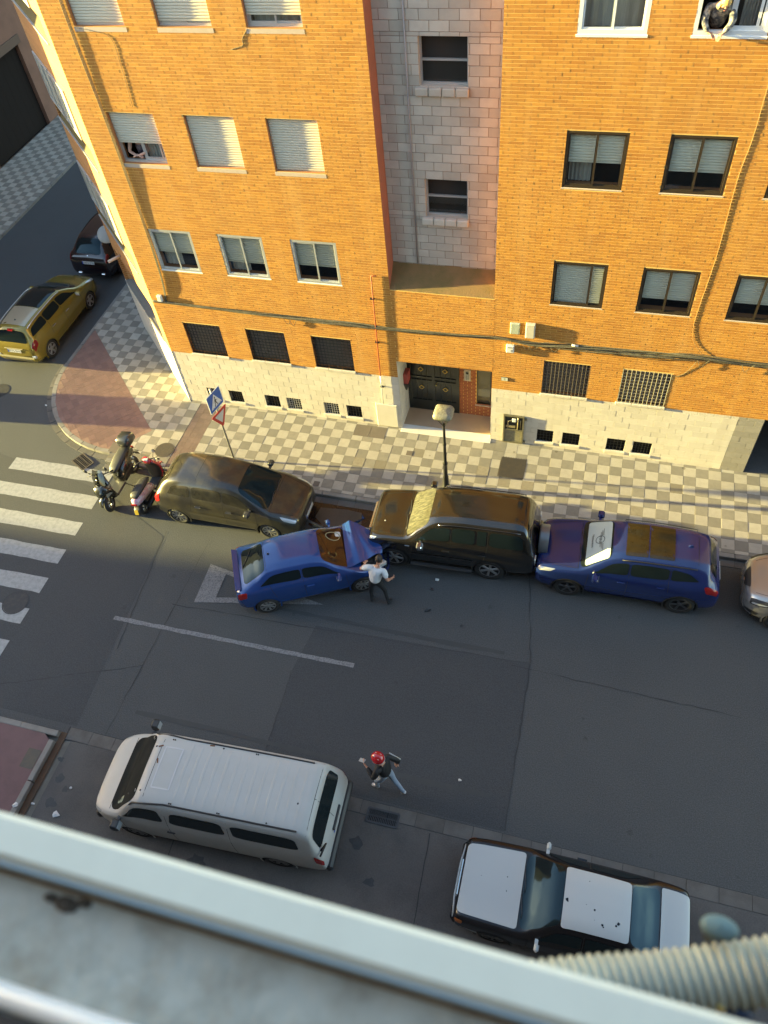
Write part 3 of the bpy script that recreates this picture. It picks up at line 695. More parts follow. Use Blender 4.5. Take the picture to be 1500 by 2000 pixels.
mb = MB(); V = [(.01,.43,1.36),(.01,.77,1.36),(.01,.6,.98),(.16,.43,1.36),(.16,.77,1.36),(.05,.6,.98)]; mb.mesh(V,[(0,1,2),(3,5,4),(0,3,4,1),(1,4,5,2),(2,5,3,0)]); mb.build('leaflet_tray', m_black, mbx)
mb = MB(); mb.box(2.90,3.08,-.022,-.004,2.34,2.46); pl = mb.build('number_plate_sign', m_black, BLD)
mb = MB(); mb.box(2.905,3.075,-.024,-.0225,2.345,2.455); text_mb(mb, "1", .1, Matrix.Translation((2.99,-.0255,2.40)) @ Matrix.Rotation(PI/2,4,'X'), 1); mb.build('street_number', [mat('plate_cream',(.55,.55,.45),.4), mat('plate_green',(.05,.16,.07),.5)], pl)

# ---- windows
def slats(mb, x0, x1, z0, z1, y, p=.056, d=.016):
    n = max(1, int(round((z1-z0)/p))); h = (z1-z0)/n
    for k in range(n):
        a = z0+k*h
        mb.mesh([(x0,y+d,a),(x1,y+d,a),(x1,y,a+h*.3),(x0,y,a+h*.3),(x1,y,a+h*.7),(x0,y,a+h*.7),(x1,y+d,a+h),(x0,y+d,a+h)], [(0,1,2,3),(3,2,4,5),(5,4,6,7)], 0)
def sash(mb, x0, x1, z0, z1, y, t=.045, dy=.03):
    for q in ((x0,x1,z0,z0+t),(x0,x1,z1-t,z1),(x0,x0+t,z0+t,z1-t),(x1-t,x1,z0+t,z1-t)): mb.box(q[0],q[1],y,y+dy,q[2],q[3])
def window(x0, x1, z0, z1, fm, y, fr=.05, shut=None, shy=None, sm=None, curtain=None, open_left=False, sill=None, off=0.0, room=True, band=None):
    mb = MB(); sash(mb, x0, x1, z0, z1, y, fr, .06); mid = (x0+x1)/2+off
    if not open_left: sash(mb, x0+fr, mid+.025, z0+fr, z1-fr, y+.012, .035, .02)
    else: sash(mb, mid-.05, x1-fr-.09, z0+fr, z1-fr, y+.038, .05, .02)
    sash(mb, mid-.025, x1-fr, z0+fr, z1-fr, y+.034, .035+(.03 if open_left else 0), .02)
    o = mb.build('window', fm, BLD)
    if not open_left: mb = MB(); mb.face([(x0+fr+.03,y+.022,z0+fr+.03),(mid,y+.022,z0+fr+.03),(mid,y+.022,z1-fr-.03),(x0+fr+.03,y+.022,z1-fr-.03)]); mb.build('pane', m_glass, o)
    mb = MB(); mb.face([(mid,y+.044,z0+fr+.03),(x1-fr-.03,y+.044,z0+fr+.03),(x1-fr-.03,y+.044,z1-fr-.03),(mid,y+.044,z1-fr-.03)]); mb.build('pane', m_glass, o)
    if shut is not None:
        s = MB(); slats(s, x0+.02, x1-.02, z0+(z1-z0)*(1-shut), z1-.005, shy); s.box(x0+.02, x1-.02, shy-.006, shy+.014, z0+(z1-z0)*(1-shut)-.03, z0+(z1-z0)*(1-shut)); s.build('shutter', sm or m_shut, o)
    if room:
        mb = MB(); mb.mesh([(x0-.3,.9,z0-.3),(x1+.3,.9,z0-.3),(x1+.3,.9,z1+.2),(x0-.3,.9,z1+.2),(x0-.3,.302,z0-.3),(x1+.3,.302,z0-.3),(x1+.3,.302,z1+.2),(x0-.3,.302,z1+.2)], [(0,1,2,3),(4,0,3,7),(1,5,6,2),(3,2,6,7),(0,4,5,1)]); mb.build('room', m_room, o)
    if curtain:
        mb = MB(); a, b = curtain; n = 26
        for k in range(n):
            xa, xb = a+(b-a)*k/n, a+(b-a)*(k+1)/n; ya, yb = .24+.012*math.sin(k*1.3), .24+.012*math.sin((k+1)*1.3)
            mb.face([(xa,ya,z0+.04),(xb,yb,z0+.04),(xb,yb,z1),(xa,ya,z1)])
        mb.build('curtain', m_curt, o)
    if sill:
        y0, hh, m = sill; mb = MB(); mb.mesh([(x0-.02,y0,z0-hh),(x1+.02,y0,z0-hh),(x1+.02,y0,z0-.012),(x0-.02,y0,z0-.012),(x1+.02,y+.005,z0+.004),(x0-.02,y+.005,z0+.004),(x1+.02,.0,z0-hh),(x0-.02,.0,z0-hh)], [(0,1,2,3),(3,2,4,5),(0,7,6,1),(1,6,4,2),(0,3,5,7)]); mb.build('sill', m, o)
    return o
SL = (-.008,.10,m_sill)
for k, (a, b) in enumerate(LX):
    window(a, b, *U[0], m_alu, .10, shut=(.93,.9,.80)[k], shy=.078, sill=SL, curtain=(a+.1,b-.1))
    window(a, b, *U[1], m_alu, .10, shut=(.58,.95,.955)[k], shy=.078, sill=SL, open_left=(k == 0), curtain=(a+.62,b-.15) if k == 0 else None)
    window(a+.005, b-.005, 4.925, 6.125, m_alu, .0, fr=.055, shut=(.55,.66,.6)[k], shy=.085, sill=(-.008,.03,m_wfr), curtain=(a+.1,a+.6) if k < 2 else None)
window(*RX[0], 10.78, 12.02, m_wfr, -.004, fr=.07, shut=.35, shy=.075, sill=(-.015,.05,m_wfr), curtain=(RX[0][0]+.08,RX[0][1]-.08))
window(*RX[1], 10.78, 12.02, m_wfr, -.004, fr=.07, sill=(-.015,.05,m_wfr), open_left=True, curtain=(RX[1][0]+.75,RX[1][1]-.2))
for k, (a, b) in enumerate(RX):
    window(a, b, 7.87, 9.05, m_brn, .0, fr=.05, shut=(.54,.62,.6)[k], shy=.085, sm=m_blind, sill=(-.010,.03,m_sill), curtain=(a+.1,a+.55) if k == 0 else None)
    window(a, b, 4.92, 6.10, m_brn, .0, fr=.05, shut=(1.0,.68,.62)[k], shy=.085, sm=m_blind, sill=(-.010,.03,m_sill), off=.25 if k == 0 else 0)
window(RX[2][0], RX[2][1], 10.78, 12.02, m_wfr, -.004, fr=.07, shut=.5, shy=.075, sill=(-.015,.05,m_wfr))
# barred ground floor windows
def grille(x0, x1, z0, z1, nv, nh, y, m, gold=False, back=m_brn2, name='barred_window', sillm=m_white):
    mb = MB(); slats(mb, x0, x1, z0, z1, y+.09, .06, .014); mb.box(x0, x1, y+.12, y+.13, z0, z1); o = mb.build(name, back, BLD)
    g = MB()
    for k in range(nv+1): x = x0+.015+(x1-x0-.03)*k/nv; g.box(x-.007,x+.007,y,y+.014,z0,z1)
    for k in range(nh+1): z = z0+.012+(z1-z0-.024)*k/nh; g.box(x0,x1,y+.014,y+.024,z-.006,z+.006)
    g.build('bars', m, o)
    if sillm:
        n = 3
        for k in range(n):
            s = MB(); a = x0-.03+(x1-x0+.06)*k/n; b = x0-.03+(x1-x0+.06)*(k+1)/n; s.box(a+.003,b-.003,-.045,.08,z0-.085,z0-.005,bev=.008); s.build('sill', sillm, o)
for a, b in LX: grille(a+.04, b, 2.055, 3.155, 11, 10, .03, m_black)
grille(RX[0][0], RX[0][1]-.02, 2.055, 3.155, 12, 10, .012, mat('bar_brown',(.20,.16,.11),.45)); grille(RX[1][0], RX[1][1]-.02, 2.055, 3.155, 11, 10, -.012, mat('bar_cream',(.50,.44,.30),.4))
for a, b, c, d in vents:
    o = MB(); o.box(a,b,.15,.16,c,d); o.box(a,b,.03,.15,c,c+.003); v = o.build('cellar_vent', m_dark, BLD); g = MB()
    n = rnd.choice((5,6))
    for k in range(n+1): x = a+.01+(b-a-.02)*k/n; g.box(x-.006,x+.006,.02,.032,c,d)
    for k in range(n): z = c+.01+(d-c-.02)*k/(n-1); g.box(a,b,.032,.042,z-.005,z+.005)
    g.build('bars', m_black if rnd.random() < .75 else m_alu, v)
    s = MB(); s.box(a-.03,b+.03,-.03,.03,c-.09,c-.006,bev=.006); s.build('sill', m_white, v)
# garage opening at the right end
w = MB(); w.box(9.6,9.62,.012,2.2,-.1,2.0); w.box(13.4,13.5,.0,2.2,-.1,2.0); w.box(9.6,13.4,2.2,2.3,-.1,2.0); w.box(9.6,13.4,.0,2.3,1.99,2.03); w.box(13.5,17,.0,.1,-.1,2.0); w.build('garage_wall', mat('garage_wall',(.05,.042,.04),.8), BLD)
w = MB(); w.box(9.62,13.4,.02,2.2,-.12,-.01); w.build('garage_ramp', m_conc, BLD)
# body of the building behind and around (roof, back, flanks)
w = MB(); w.mesh([(-7.07,0.001,ZT),(17,.001,ZT),(17,14,ZT),(-10.3,14,ZT),(-10.3,3.23,ZT)], [(0,1,2,3,4)]); w.mesh([(17,.001,-.1),(17,14,-.1),(17,14,ZT),(17,.001,ZT)], [(0,1,2,3)]); w.mesh([(17,14,-.1),(-10.3,14,-.1),(-10.3,14,ZT),(17,14,ZT)], [(0,1,2,3)])
m_bw = brickwall_mat('brick_far', (0.44,0.19,0.055), (0.36,0.15,0.04), (0.55,0.36,0.17))
w.build('flank', m_bw, BLD)
# angled corner wall with its projecting glazed bay
CM = Matrix(((chd.x, chn.x, 0, -7.07), (chd.y, chn.y, 0, 0), (0, 0, 1, 0), (0, 0, 0, 1)))     # s along wall, outward, up
CL = 4.57
m_bayb = m_bw; m_lg = mat('bay_ledge', (0.12,0.09,0.03), .9, dirt=.6, dcol=(.12,.10,.035), nscale=4)
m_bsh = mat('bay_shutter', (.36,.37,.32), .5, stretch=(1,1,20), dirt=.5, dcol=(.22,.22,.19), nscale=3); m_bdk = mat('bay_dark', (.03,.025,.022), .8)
b0, b1 = .62, CL-.1
cuts = [2.0, 3.25] + [v for f in range(4) for v in (4.40+2.95*f, 4.93+2.95*f, 6.12+2.95*f)]
w = MB(); w.box(0,b0,-.3,0.0,2.0,ZT, M=CM); w.box(b1,CL,-.3,0.0,2.0,ZT, M=CM); w.box(b0,b1,-.3,-.001,3.25,4.40, M=CM)
for f in range(3): w.box(b0,b1,-.3,-.001,6.12+2.95*f,7.35+2.95*f, M=CM)
w.build('corner_wall', m_bw, BLD)
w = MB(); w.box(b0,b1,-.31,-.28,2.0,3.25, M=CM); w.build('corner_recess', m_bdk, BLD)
for f in range(4):
    z0 = 4.40+2.95*f
    w = MB(); w.mesh([CM @ Vector(p) for p in ((b0,-.001,z0),(b1,-.001,z0),(b1,-.30,z0+.50),(b0,-.30,z0+.50))], [(0,1,2,3)]); lg = w.build('corner_ledge', m_lg, BLD)
    w = MB(); w.box(b0,b1,-.02,.03,z0-.03,z0+.012, M=CM); w.build('ledge_rim', m_alu, lg)
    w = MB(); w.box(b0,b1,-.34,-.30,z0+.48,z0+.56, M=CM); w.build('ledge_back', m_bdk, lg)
    for a, c in ((1.35,2.85),(2.95,b1)):
        w = MB(); w.box(a,c,-.01,.035,z0+.53,z0+.60, M=CM); w.box(a,c,-.01,.035,z0+1.66,z0+1.72, M=CM)
        for s in (a, (a+c)/2-.03, c-.06): w.box(s,s+.06,-.01,.034,z0+.60,z0+1.66, M=CM)
        fr_ = w.build('window', m_alu, BLD)
        w = MB(); w.box(a+.05,c-.05,-.008,.012,z0+.60,z0+1.66, M=CM); w.build('shutter', m_bsh, fr_)
    w = MB(); w.box(b0,1.35,-.3,-.001,z0+.53,z0+1.72, M=CM); w.box(1.35,b1,-.3,-.012,z0+.53,z0+1.72, M=CM); w.build('corner_pier', m_bw, BLD)
w = MB(); w.box(0,CL,-.3,.012,-.12,2.0, M=CM); w.build('corner_base', m_white, BLD)
w = MB(); w.box(b0+.3,b1,-.012,-.002,2.0,2.02, M=CM); w.box(b0,b1,-.3,.03,1.985,2.012, M=CM); w.build('base_coping', m_grey, BLD)
w = MB(); w.box(-10.3,-10.0,3.23,14,-.12,ZT); w.build('side_wall', m_bw, BLD)
# building across the side street
OB = thing('brown_building', 'dark brown building with garage door across the shaded side street', 'building', (0,0,PZ))
m_ob = mat('brown_render', (0.22,0.115,0.075), .9, dirt=.4, dcol=(.11,.06,.04), nscale=1.5)
w = MB(); w.box(-34,-22.7,.0,13.1,-.12,16); w.box(-34,-22.7,13.1,17.6,3.6,16); w.box(-34,-22.7,17.6,40,-.12,16); w.build('wall', m_ob, OB)
w = MB(); w.box(-22.95,-22.9,13.1,17.6,-.1,3.6); 
for k in range(9): w.box(-22.9,-22.897,13.12+k*.5,13.60+k*.5,-.08,3.5)
w.build('garage_door', mat('dark_garage_door',(.014,.010,.008),.85,spec=.2), OB)
w = MB(); w.box(-22.72,-22.62,12.9,17.8,3.6,3.95); w.build('lintel', mat('lintel',(.12,.075,.05),.8), OB)
w = MB(); w.box(-22.71,-22.66,18.6,19.4,1.2,2.6); w.build('window', m_black, OB)
# ================================================================ VEHICLES
def pchip(x, y, xi):
    x = np.asarray(x, float); y = np.asarray(y, float); h = np.diff(x); d = np.diff(y)/h; m = np.zeros_like(y)
    for i in range(1, len(x)-1):
        if d[i-1]*d[i] > 0:
            w1 = 2*h[i]+h[i-1]; w2 = h[i]+2*h[i-1]; m[i] = (w1+w2)/(w1/d[i-1]+w2/d[i])
    m[0] = d[0]; m[-1] = d[-1]; i = np.clip(np.searchsorted(x, xi)-1, 0, len(h)-1); t = (xi-x[i])/h[i]
    return (2*t**3-3*t**2+1)*y[i]+(t**3-2*t**2+t)*h[i]*m[i]+(-2*t**3+3*t**2)*y[i+1]+(t**3-t**2)*h[i]*m[i+1]
TS = np.array([0.0]+[k+d for k in range(1,7) for d in (-.3,-.15,0,.15,.3)]+[7.0])
class Loft:
    """car shell: stations along x, half cross-section as a rounded polyline with corners 1..6 (sill, side, belt, roof edge, roof)"""
    def __init__(s, keys, step=.05, crown=.012):
        K = sorted(keys); X = np.array([k[0] for k in K]); xs = []
        for i in range(len(X)-1):
            d = max(X[i+1]-X[i], abs(K[i+1][4]-K[i][4])*.8); n = max(2, int(math.ceil(d/step))); xs += list(np.linspace(X[i], X[i+1], n, endpoint=False))
        s.xs = np.array(xs+[X[-1]]); C = [pchip(X, [k[j] for k in K], s.xs) for j in range(1, 6)]
        rows = []
        for zb, zs, ws, zr, wr in zip(*C):
            dr = min(.07, max(.012, .3*(zr-zs))); zr = max(zr, zs+.02)
            P = np.array([(0,zb),(ws-.10,zb),(ws-.012,zb+.12),(ws,zb+.55*(zs-zb)),(ws-.03,zs),(wr,zr-dr),(wr*.62,zr-crown),(0,zr)])
            out = [P[0]]
            for k in range(1, 7):
                a = P[k]+(P[k-1]-P[k])*.3; b = P[k]+(P[k+1]-P[k])*.3
                for t in (0,.25,.5,.75,1): out.append((1-t)**2*a+2*t*(1-t)*P[k]+t*t*b)
            out.append(P[7]); rows.append(out)
        s.P = np.array(rows); s.L0, s.L1 = X[0], X[-1]
    def raw(s, x, t):
        x = min(max(x, s.L0), s.L1); i = min(max(int(np.searchsorted(s.xs, x))-1, 0), len(s.xs)-2); a = (x-s.xs[i])/(s.xs[i+1]-s.xs[i])
        t = min(max(t, 0), 7); j = min(max(int(np.searchsorted(TS, t))-1, 0), len(TS)-2); b = (t-TS[j])/(TS[j+1]-TS[j])
        y, z = (s.P[i,j]*(1-a)+s.P[i+1,j]*a)*(1-b)+(s.P[i,j+1]*(1-a)+s.P[i+1,j+1]*a)*b
        return Vector((x, y, z))
    def pt(s, x, t, side=1, off=0.0):
        p = s.raw(x, t)
        if off:
            e = .03; dx = s.raw(x+e, t)-s.raw(x-e, t); dt = s.raw(x, t+.12)-s.raw(x, t-.12)
            if t > 6.88: dt = Vector((0,-1,0))
            n = dx.cross(dt); n = n.normalized() if n.length > 1e-9 else Vector((0,0,1))
            if n.dot(Vector((0, p.y+.02, p.z-.6))) < 0 and t > 2: n = -n
            p = p+n*off
        return Vector((p.x, p.y*side, p.z))
    def tz(s, x, z):
        ts = np.linspace(2, 5, 31); zz = np.array([s.raw(x, t).z for t in ts]); return float(np.interp(z, zz, ts))
    def shell(s, mb, wheels, ra, mi=0, zr=.31):
        nx, nt = s.P.shape[:2]; V = []; F = []; cut = set()
        for sd in (1, -1):
            base = len(V)
            for i in range(nx):
                for j in range(nt): V.append(Vector((s.xs[i], sd*s.P[i,j,0], s.P[i,j,1])))
            for i in range(nx-1):
                for j in range(nt-1):
                    q = [base+i*nt+j, base+(i+1)*nt+j, base+(i+1)*nt+j+1, base+i*nt+j+1]
                    c = sum((V[k] for k in q), Vector())/4
                    if any(math.hypot(c.x-w, c.z-zr) < ra for w in wheels) and TS[j] < 4.1 and TS[j] > 1.0: cut |= set(q); continue
                    F.append(q if sd > 0 else q[::-1])
            for i, rv in ((0, 1), (nx-1, 0)):
                c = len(V); V.append(Vector((s.xs[i]+(.0 if i else 0), 0, (s.P[i,0,1]+s.P[i,-1,1])/2)))
                for j in range(nt-1):
                    q = [c, base+i*nt+j, base+i*nt+j+1]; F.append(q)
        used = {k for f in F for k in f}
        for k in cut & used:
            v = V[k]
            for w in wheels:
                d = math.hypot(v.x-w, v.z-zr)
                if abs(d-ra) < .07 and d > 1e-3: v.x = w+(v.x-w)*ra/d; v.z = max(zr+(v.z-zr)*ra/d, .12)
        mb.mesh(V, F, mi, True)
    def patch(s, mb, poly, mode='side', side=1, off=.004, mi=0, rnd_=.22, te=5.12, seg=5, rings=4):
        n = len(poly); out = []
        for i in range(n):
            p0, p1, p2 = [np.array(poly[(i+k) % n], float) for k in (-1,0,1)]
            a = p1+(p0-p1)*rnd_; b = p1+(p2-p1)*rnd_
            for t in (0,.25,.5,.75,1): out.append((1-t)**2*a+2*t*(1-t)*p1+t*t*b)
            nx_ = np.array(poly[(i+2) % n], float); e = p2+(p1-p2)*rnd_
            for k in range(1, seg): out.append(b+(e-b)*k/seg)
        c = np.mean(np.array(poly, float), axis=0); V = []
        def ev(q):
            if mode == 'side': return s.pt(q[0], q[1], side, off)
            w = q[1]; return s.pt(q[0], 7-abs(w)*(7-te), 1 if w >= 0 else -1, off)
        V.append(ev(c)); m = len(out)
        for r in range(1, rings+1):
            for q in out: V.append(ev(c+(q-c)*r/rings))
        F = [(0, 1+k, 1+(k+1) % m) for k in range(m)]
        for r in range(rings-1):
            for k in range(m): F.append((1+r*m+k, 1+(r+1)*m+k, 1+(r+1)*m+(k+1) % m, 1+r*m+(k+1) % m))
        mb.mesh(V, F, mi, True)
    def line(s, mb, pts, mode='side', side=1, w=.010, off=.0025, mi=0, te=5.12):
        P = []
        for i in range(len(pts)-1):
            a, b = np.array(pts[i], float), np.array(pts[i+1], float); n = 8
            for k in range(n+(i == len(pts)-2)): P.append(a+(b-a)*k/n)
        Q = [s.pt(p[0], p[1], side, off) if mode == 'side' else s.pt(p[0], 7-abs(p[1])*(7-te), 1 if p[1] >= 0 else -1, off) for p in P]
        L = []
        for i, p in enumerate(Q):
            t = (Q[min(i+1, len(Q)-1)]-Q[max(i-1, 0)]).normalized(); nn = Vector((0, side, .35)) if mode == 'side' else Vector((0,0,1))
            b = t.cross(nn).normalized()*w/2; L.append((p+b, p-b))
        for i in range(len(L)-1): mb.face([L[i][0], L[i][1], L[i+1][1], L[i+1][0]], mi)
m_tyre = mat('tyre', (0.018,0.018,0.019), .75, dirt=.3, dcol=(.035,.033,.03), nscale=12)
m_rim = mat('alloy', (0.42,0.42,0.43), .3, metal=.7)
m_rimd = mat('alloy_dark', (0.14,0.14,0.145), .3, metal=.7)
m_plast = mat('black_plastic', (0.022,0.022,0.024), .5)
m_cargl = mat('car_glass', (0.009,0.014,0.016), .05, spec=.34, stint=(.55,.85,1.0))
m_lamp = mat('lamp_clear', (0.45,0.47,0.48), .1, spec=.7, metal=.3)
m_tail = mat('lamp_red', (0.30,0.012,0.012), .12, spec=.6)
m_plate = mat('number_plate', (0.6,0.6,0.57), .4)
m_gap = mat('panel_gap', (0.004,0.004,0.004), .8)
m_chrome = mat('chrome', (0.7,0.7,0.7), .12, metal=1)
_wh = {}
def wheel(parent, x, y, r=.31, wd=.2, spokes=7, side=1, rim=None, tw=.5, deep=True):
    rim = rim or m_rim; key = (r, wd, spokes, rim.name)
    if key not in _wh:
        t = MB(); h = wd/2; ri_ = r*.66
        t.lathe([(ri_,-h*.8),(ri_+.03,-h),(r-.03,-h),(r-.006,-h*.75),(r,-h*.4),(r,h*.4),(r-.006,h*.75),(r-.03,h),(ri_+.03,h),(ri_,h*.8)], 36, axis='Y')
        b = MB(); b.lathe([(ri_+.004,h*.8),(ri_-.012,h*.82),(ri_-.03,h*.3),(.001,h*.2)], 36, axis='Y', mi=1)
        b.lathe([(ri_+.006,h*.78),(ri_+.004,h*.86),(ri_-.015,h*.84)], 36, axis='Y')
        b.lathe([(.055,h*.2),(.055,h*.72),(.045,h*.8),(.001,h*.8)], 16, axis='Y')
        for k in range(spokes):
            M = Matrix.Rotation(2*PI*k/spokes, 4, 'Y'); w = tw*.05*7/spokes
            V = [(-w*.9,h*.55,.04),(w*.9,h*.55,.04),(w*1.2,h*.6,ri_-.012),(-w*1.2,h*.6,ri_-.012),(-w*.7,h*.78,.04),(w*.7,h*.78,.04),(w*.9,h*.84,ri_-.012),(-w*.9,h*.84,ri_-.012)]
            b.mesh([M @ Vector(v) for v in V], [(4,5,6,7),(0,4,7,3),(1,2,6,5),(2,3,7,6)])
        _wh[key] = (t.data('wheel', m_tyre), b.data('rim', [rim, m_plast]))
    a, b = _wh[key]; o = link('wheel', a, parent, (x, y*side, r)); o.rotation_euler = (0, rnd.uniform(0, 6), 0 if side > 0 else PI)
    link('rim', b, o); return o
def fender(lf, mb, mbin, xw, zr, ra, side, lip=.03, off=.006):
    n = 22; A = [PI*1.12-(PI*1.24)*k/n for k in range(n+1)]; L = []
    for a in A:
        row = []
        for rr in (ra-.012, ra+lip):
            x, z = xw+math.cos(a)*rr, zr+math.sin(a)*rr; x = min(max(x, lf.L0+.02), lf.L1-.02); t = lf.tz(x, z); y = lf.raw(x, t).y+off; row.append(Vector((x, y*side, z)))
        row.insert(0, Vector((row[0].x, row[0].y-.22*side, row[0].z))) ; L.append(row)
    for k in range(n):
        mb.face([L[k][1], L[k][2], L[k+1][2], L[k+1][1]], 0, True); mbin.face([L[k][0], L[k][1], L[k+1][1], L[k+1][0]], 0, True)
    c = Vector((xw, L[0][0].y, zr))
    for k in range(n): mbin.face([L[k][0], L[k+1][0], c])
def vehicle(root, lf, paint, wheels, ra=.36, r=.31, spokes=7, rim=None, track=None, lipm=None, tw=.5, wd=.2, zlow=None):
    mb = MB(); lf.shell(mb, wheels, ra, 0, r); o = mb.build('body', paint, root)
    for s in (1, -1):
        for w in wheels: lip, inn = MB(), MB(); fender(lf, lip, inn, w, r, ra, s); la = lip.build('wheel_arch', lipm or paint, root); inn.build('wheel_well', m_gap, la)
    ws = max(lf.P[:,:,0].max(axis=1)); yt = (track or ws-.015)-wd/2
    for s in (1, -1):
        for w in wheels: wheel(root, w, yt, r, wd, spokes, s, rim, tw)
    mb = MB(); mb.box(lf.L0+.25, lf.L1-.25, -ws+.2, ws-.2, .17, .3); mb.build('underbody', m_gap, root)
    return o
def glass(root, lf, name, poly, mode='side', side=1, m=None, off=.005, te=5.12, r=.2):
    mb = MB(); lf.patch(mb, poly, mode, side, off, te=te, rnd_=r); return mb.build(name, m or m_cargl, root)
def mirror(root, lf, x, z, side, m, size=(.09,.2,.13), out=.12):
    y = lf.raw(x, lf.tz(x, z)).y; mb = MB(); a, b, c = size
    mb.box(x-a, x+a*.7, y+.03+out*.3, y+.03+out*.3+b, z-.02, z-.02+c, bev=.035); mb.box(x-.03, x+.03, y-.02, y+.1, z-.02, z+.03)
    if side < 0: mb.v = [(p[0], -p[1], p[2]) for p in mb.v]
    o = mb.build('mirror', m, root); g = MB(); g.box(x-a-.004, x-a-.001, (y+.03+out*.3+.025)*side, (y+out*.3+b+.005)*side, z, z+c-.035); g.build('mirror_glass', m_lamp, o)
def handle(root, lf, x, z, side, m):
    y = lf.raw(x, lf.tz(x, z)).y; mb = MB(); mb.box(x-.09, x+.09, (y-.005)*side, (y+.028)*side, z-.014, z+.014, bev=.008); mb.build('door_handle', m, root)
def plate(root, x, z, face, txt, m=None, w=.26, h=.055, tilt=0.0, col=None):
    M = Matrix.Translation((x, 0, z)) @ Matrix.Rotation(PI/2*(1 if face > 0 else -1), 4, 'Z') @ Matrix.Rotation(PI/2-tilt, 4, 'X')
    mb = MB(); mb.box(-w, w, -h, h, 0, .012, 0, M); mb.box(-w, -w+.045, -h, h, .0125, .0135, 1, M)
    if txt: text_mb(mb, txt, h*2.1, M @ Matrix.Translation((.02, 0, .0145)), 2)
    return mb.build('number_plate', [m or m_plate, mat('plate_blue',(.02,.06,.35),.4), m_plast], root)
def rails(root, lf, x0, x1, t, m, h=.045, rad=.016):
    for s in (1, -1):
        pts = [lf.pt(x0, t, s, .0)]+[lf.pt(x0+(x1-x0)*k/8, t, s, h) for k in range(9) if 0 < k < 8 or True]+[lf.pt(x1, t, s, .0)]
        mb = MB(); mb.tube(pts, rad, 6); mb.build('roof_rail', m, root)
def wipers(root, lf, x0, m, te=5.12, w=((.62,.05),(.05,-.5)), dx=.13):
    for a, b in w:
        mb = MB(); P = [lf.pt(x0+dx*abs(k/4-.2)*.6, 7-abs(a+(b-a)*k/4)*(7-te), 1 if a+(b-a)*k/4 >= 0 else -1, .014) for k in range(5)]
        mb.tube(P, .009, 5); mb.build('wiper', m, root)
def gaps(root, lf, side_lines, top_lines):
    for L in side_lines:
        for s in (1, -1): mb = MB(); lf.line(mb, L, 'side', s); mb.build('panel_gap', m_gap, root)
    for L in top_lines: mb = MB(); lf.line(mb, L, 'top'); mb.build('panel_gap', m_gap, root)

# ---- dark minivan parked behind the crashed car
t = thing('parked_minivan', 'dusty black minivan with rounded roof parked nose to the crash, next to the scooters', 'minivan', (-3.80,-3.83,0), 0.0)
lf = Loft([(2.15,.36,.50,.42,.56,.30),(2.11,.24,.62,.62,.72,.48),(1.96,.2,.74,.76,.83,.62),(1.6,.2,.86,.82,.95,.66),(1.3,.2,.93,.845,1.03,.70),(.9,.2,.96,.85,1.26,.66),(.45,.2,.97,.85,1.51,.58),(.15,.2,.98,.85,1.585,.565),(-.5,.2,1.0,.85,1.64,.57),(-1.2,.2,1.02,.845,1.62,.565),(-1.6,.2,1.04,.83,1.53,.55),(-1.83,.22,1.05,.81,1.36,.555),(-2.0,.24,1.0,.78,1.1,.60),(-2.1,.27,.86,.73,.93,.58),(-2.15,.36,.66,.62,.74,.45)])
p_mv = mat('paint_dusty_black', (0.018,0.016,0.014), .3, spec=.5, coat=.6, dirt=.55, dcol=(.10,.085,.035), nscale=2.5, speck=.3, sscale=60)
m_dgl = mat('dusty_glass', (0.022,0.02,0.015), .12, spec=.6, dirt=.5, dcol=(.06,.055,.035), nscale=5)
vehicle(t, lf, p_mv, (1.25,-1.48), .355, .31, 9, m_rim)
glass(t, lf, 'windscreen', [(1.27,.96),(1.27,-.96),(.45,-.93),(.45,.93)], 'top', m=m_cargl)
glass(t, lf, 'rear_window', [(-1.6,.86),(-1.6,-.86),(-1.98,-.84),(-1.98,.84)], 'top', m=m_dgl)
for s in (1,-1):
    glass(t, lf, 'side_window', [(1.0,4.3),(.52,4.82),(.05,4.86),(.05,4.28)], 'side', s, m_dgl)
    glass(t, lf, 'side_window', [(0.0,4.28),(0.0,4.86),(-.85,4.86),(-.85,4.28)], 'side', s, m_dgl)
    glass(t, lf, 'side_window', [(-.92,4.28),(-.92,4.86),(-1.45,4.8),(-1.62,4.32)], 'side', s, m_dgl)
    mb = MB(); lf.patch(mb, [(2.03,4.0),(2.03,4.75),(1.6,4.7),(1.72,4.05)], 'side', s, .006); mb.build('headlight', m_lamp, t)
    mb = MB(); lf.patch(mb, [(-2.08,3.4),(-2.08,4.6),(-1.86,4.4),(-1.9,3.5)], 'side', s, .006); mb.build('taillight', m_tail, t)
    mirror(t, lf, .82, 1.04, s, m_plast); handle(t, lf, .18, .9, s, p_mv); handle(t, lf, -.72, .92, s, p_mv)
    mb = MB(); lf.patch(mb, [(.95,2.75),(.95,3.05),(-1.05,3.05),(-1.05,2.75)], 'side', s, .012); mb.build('side_moulding', mat('moulding',(.05,.045,.035),.4), t)
gaps(t, lf, [[(.98,4.2),(.95,2.0)],[(.03,4.9),(.03,4.2),(.03,2.0)],[(-.88,4.9),(-.88,4.2),(-.98,3.2)]], [[(1.32,1),(1.32,-1)],[(1.32,.98),(2.0,.85)],[(1.32,-.98),(2.0,-.85)],[(-.75,1),(-.75,-1)]])
wipers(t, lf, 1.24, m_plast); plate(t, 2.15, .46, 1, '')
mb = MB(); mb.box(2.12,2.17,-.35,.35,.58,.66,bev=.02); mb.build('grille', m_plast, t)
mb = MB(); mb.lathe([(.001,1.62),(.012,1.62),(.006,1.66),(.003,1.8)],6,Matrix.Translation((-1.35,0,0))); mb.build('aerial', m_plast, t)
MINIVAN = t

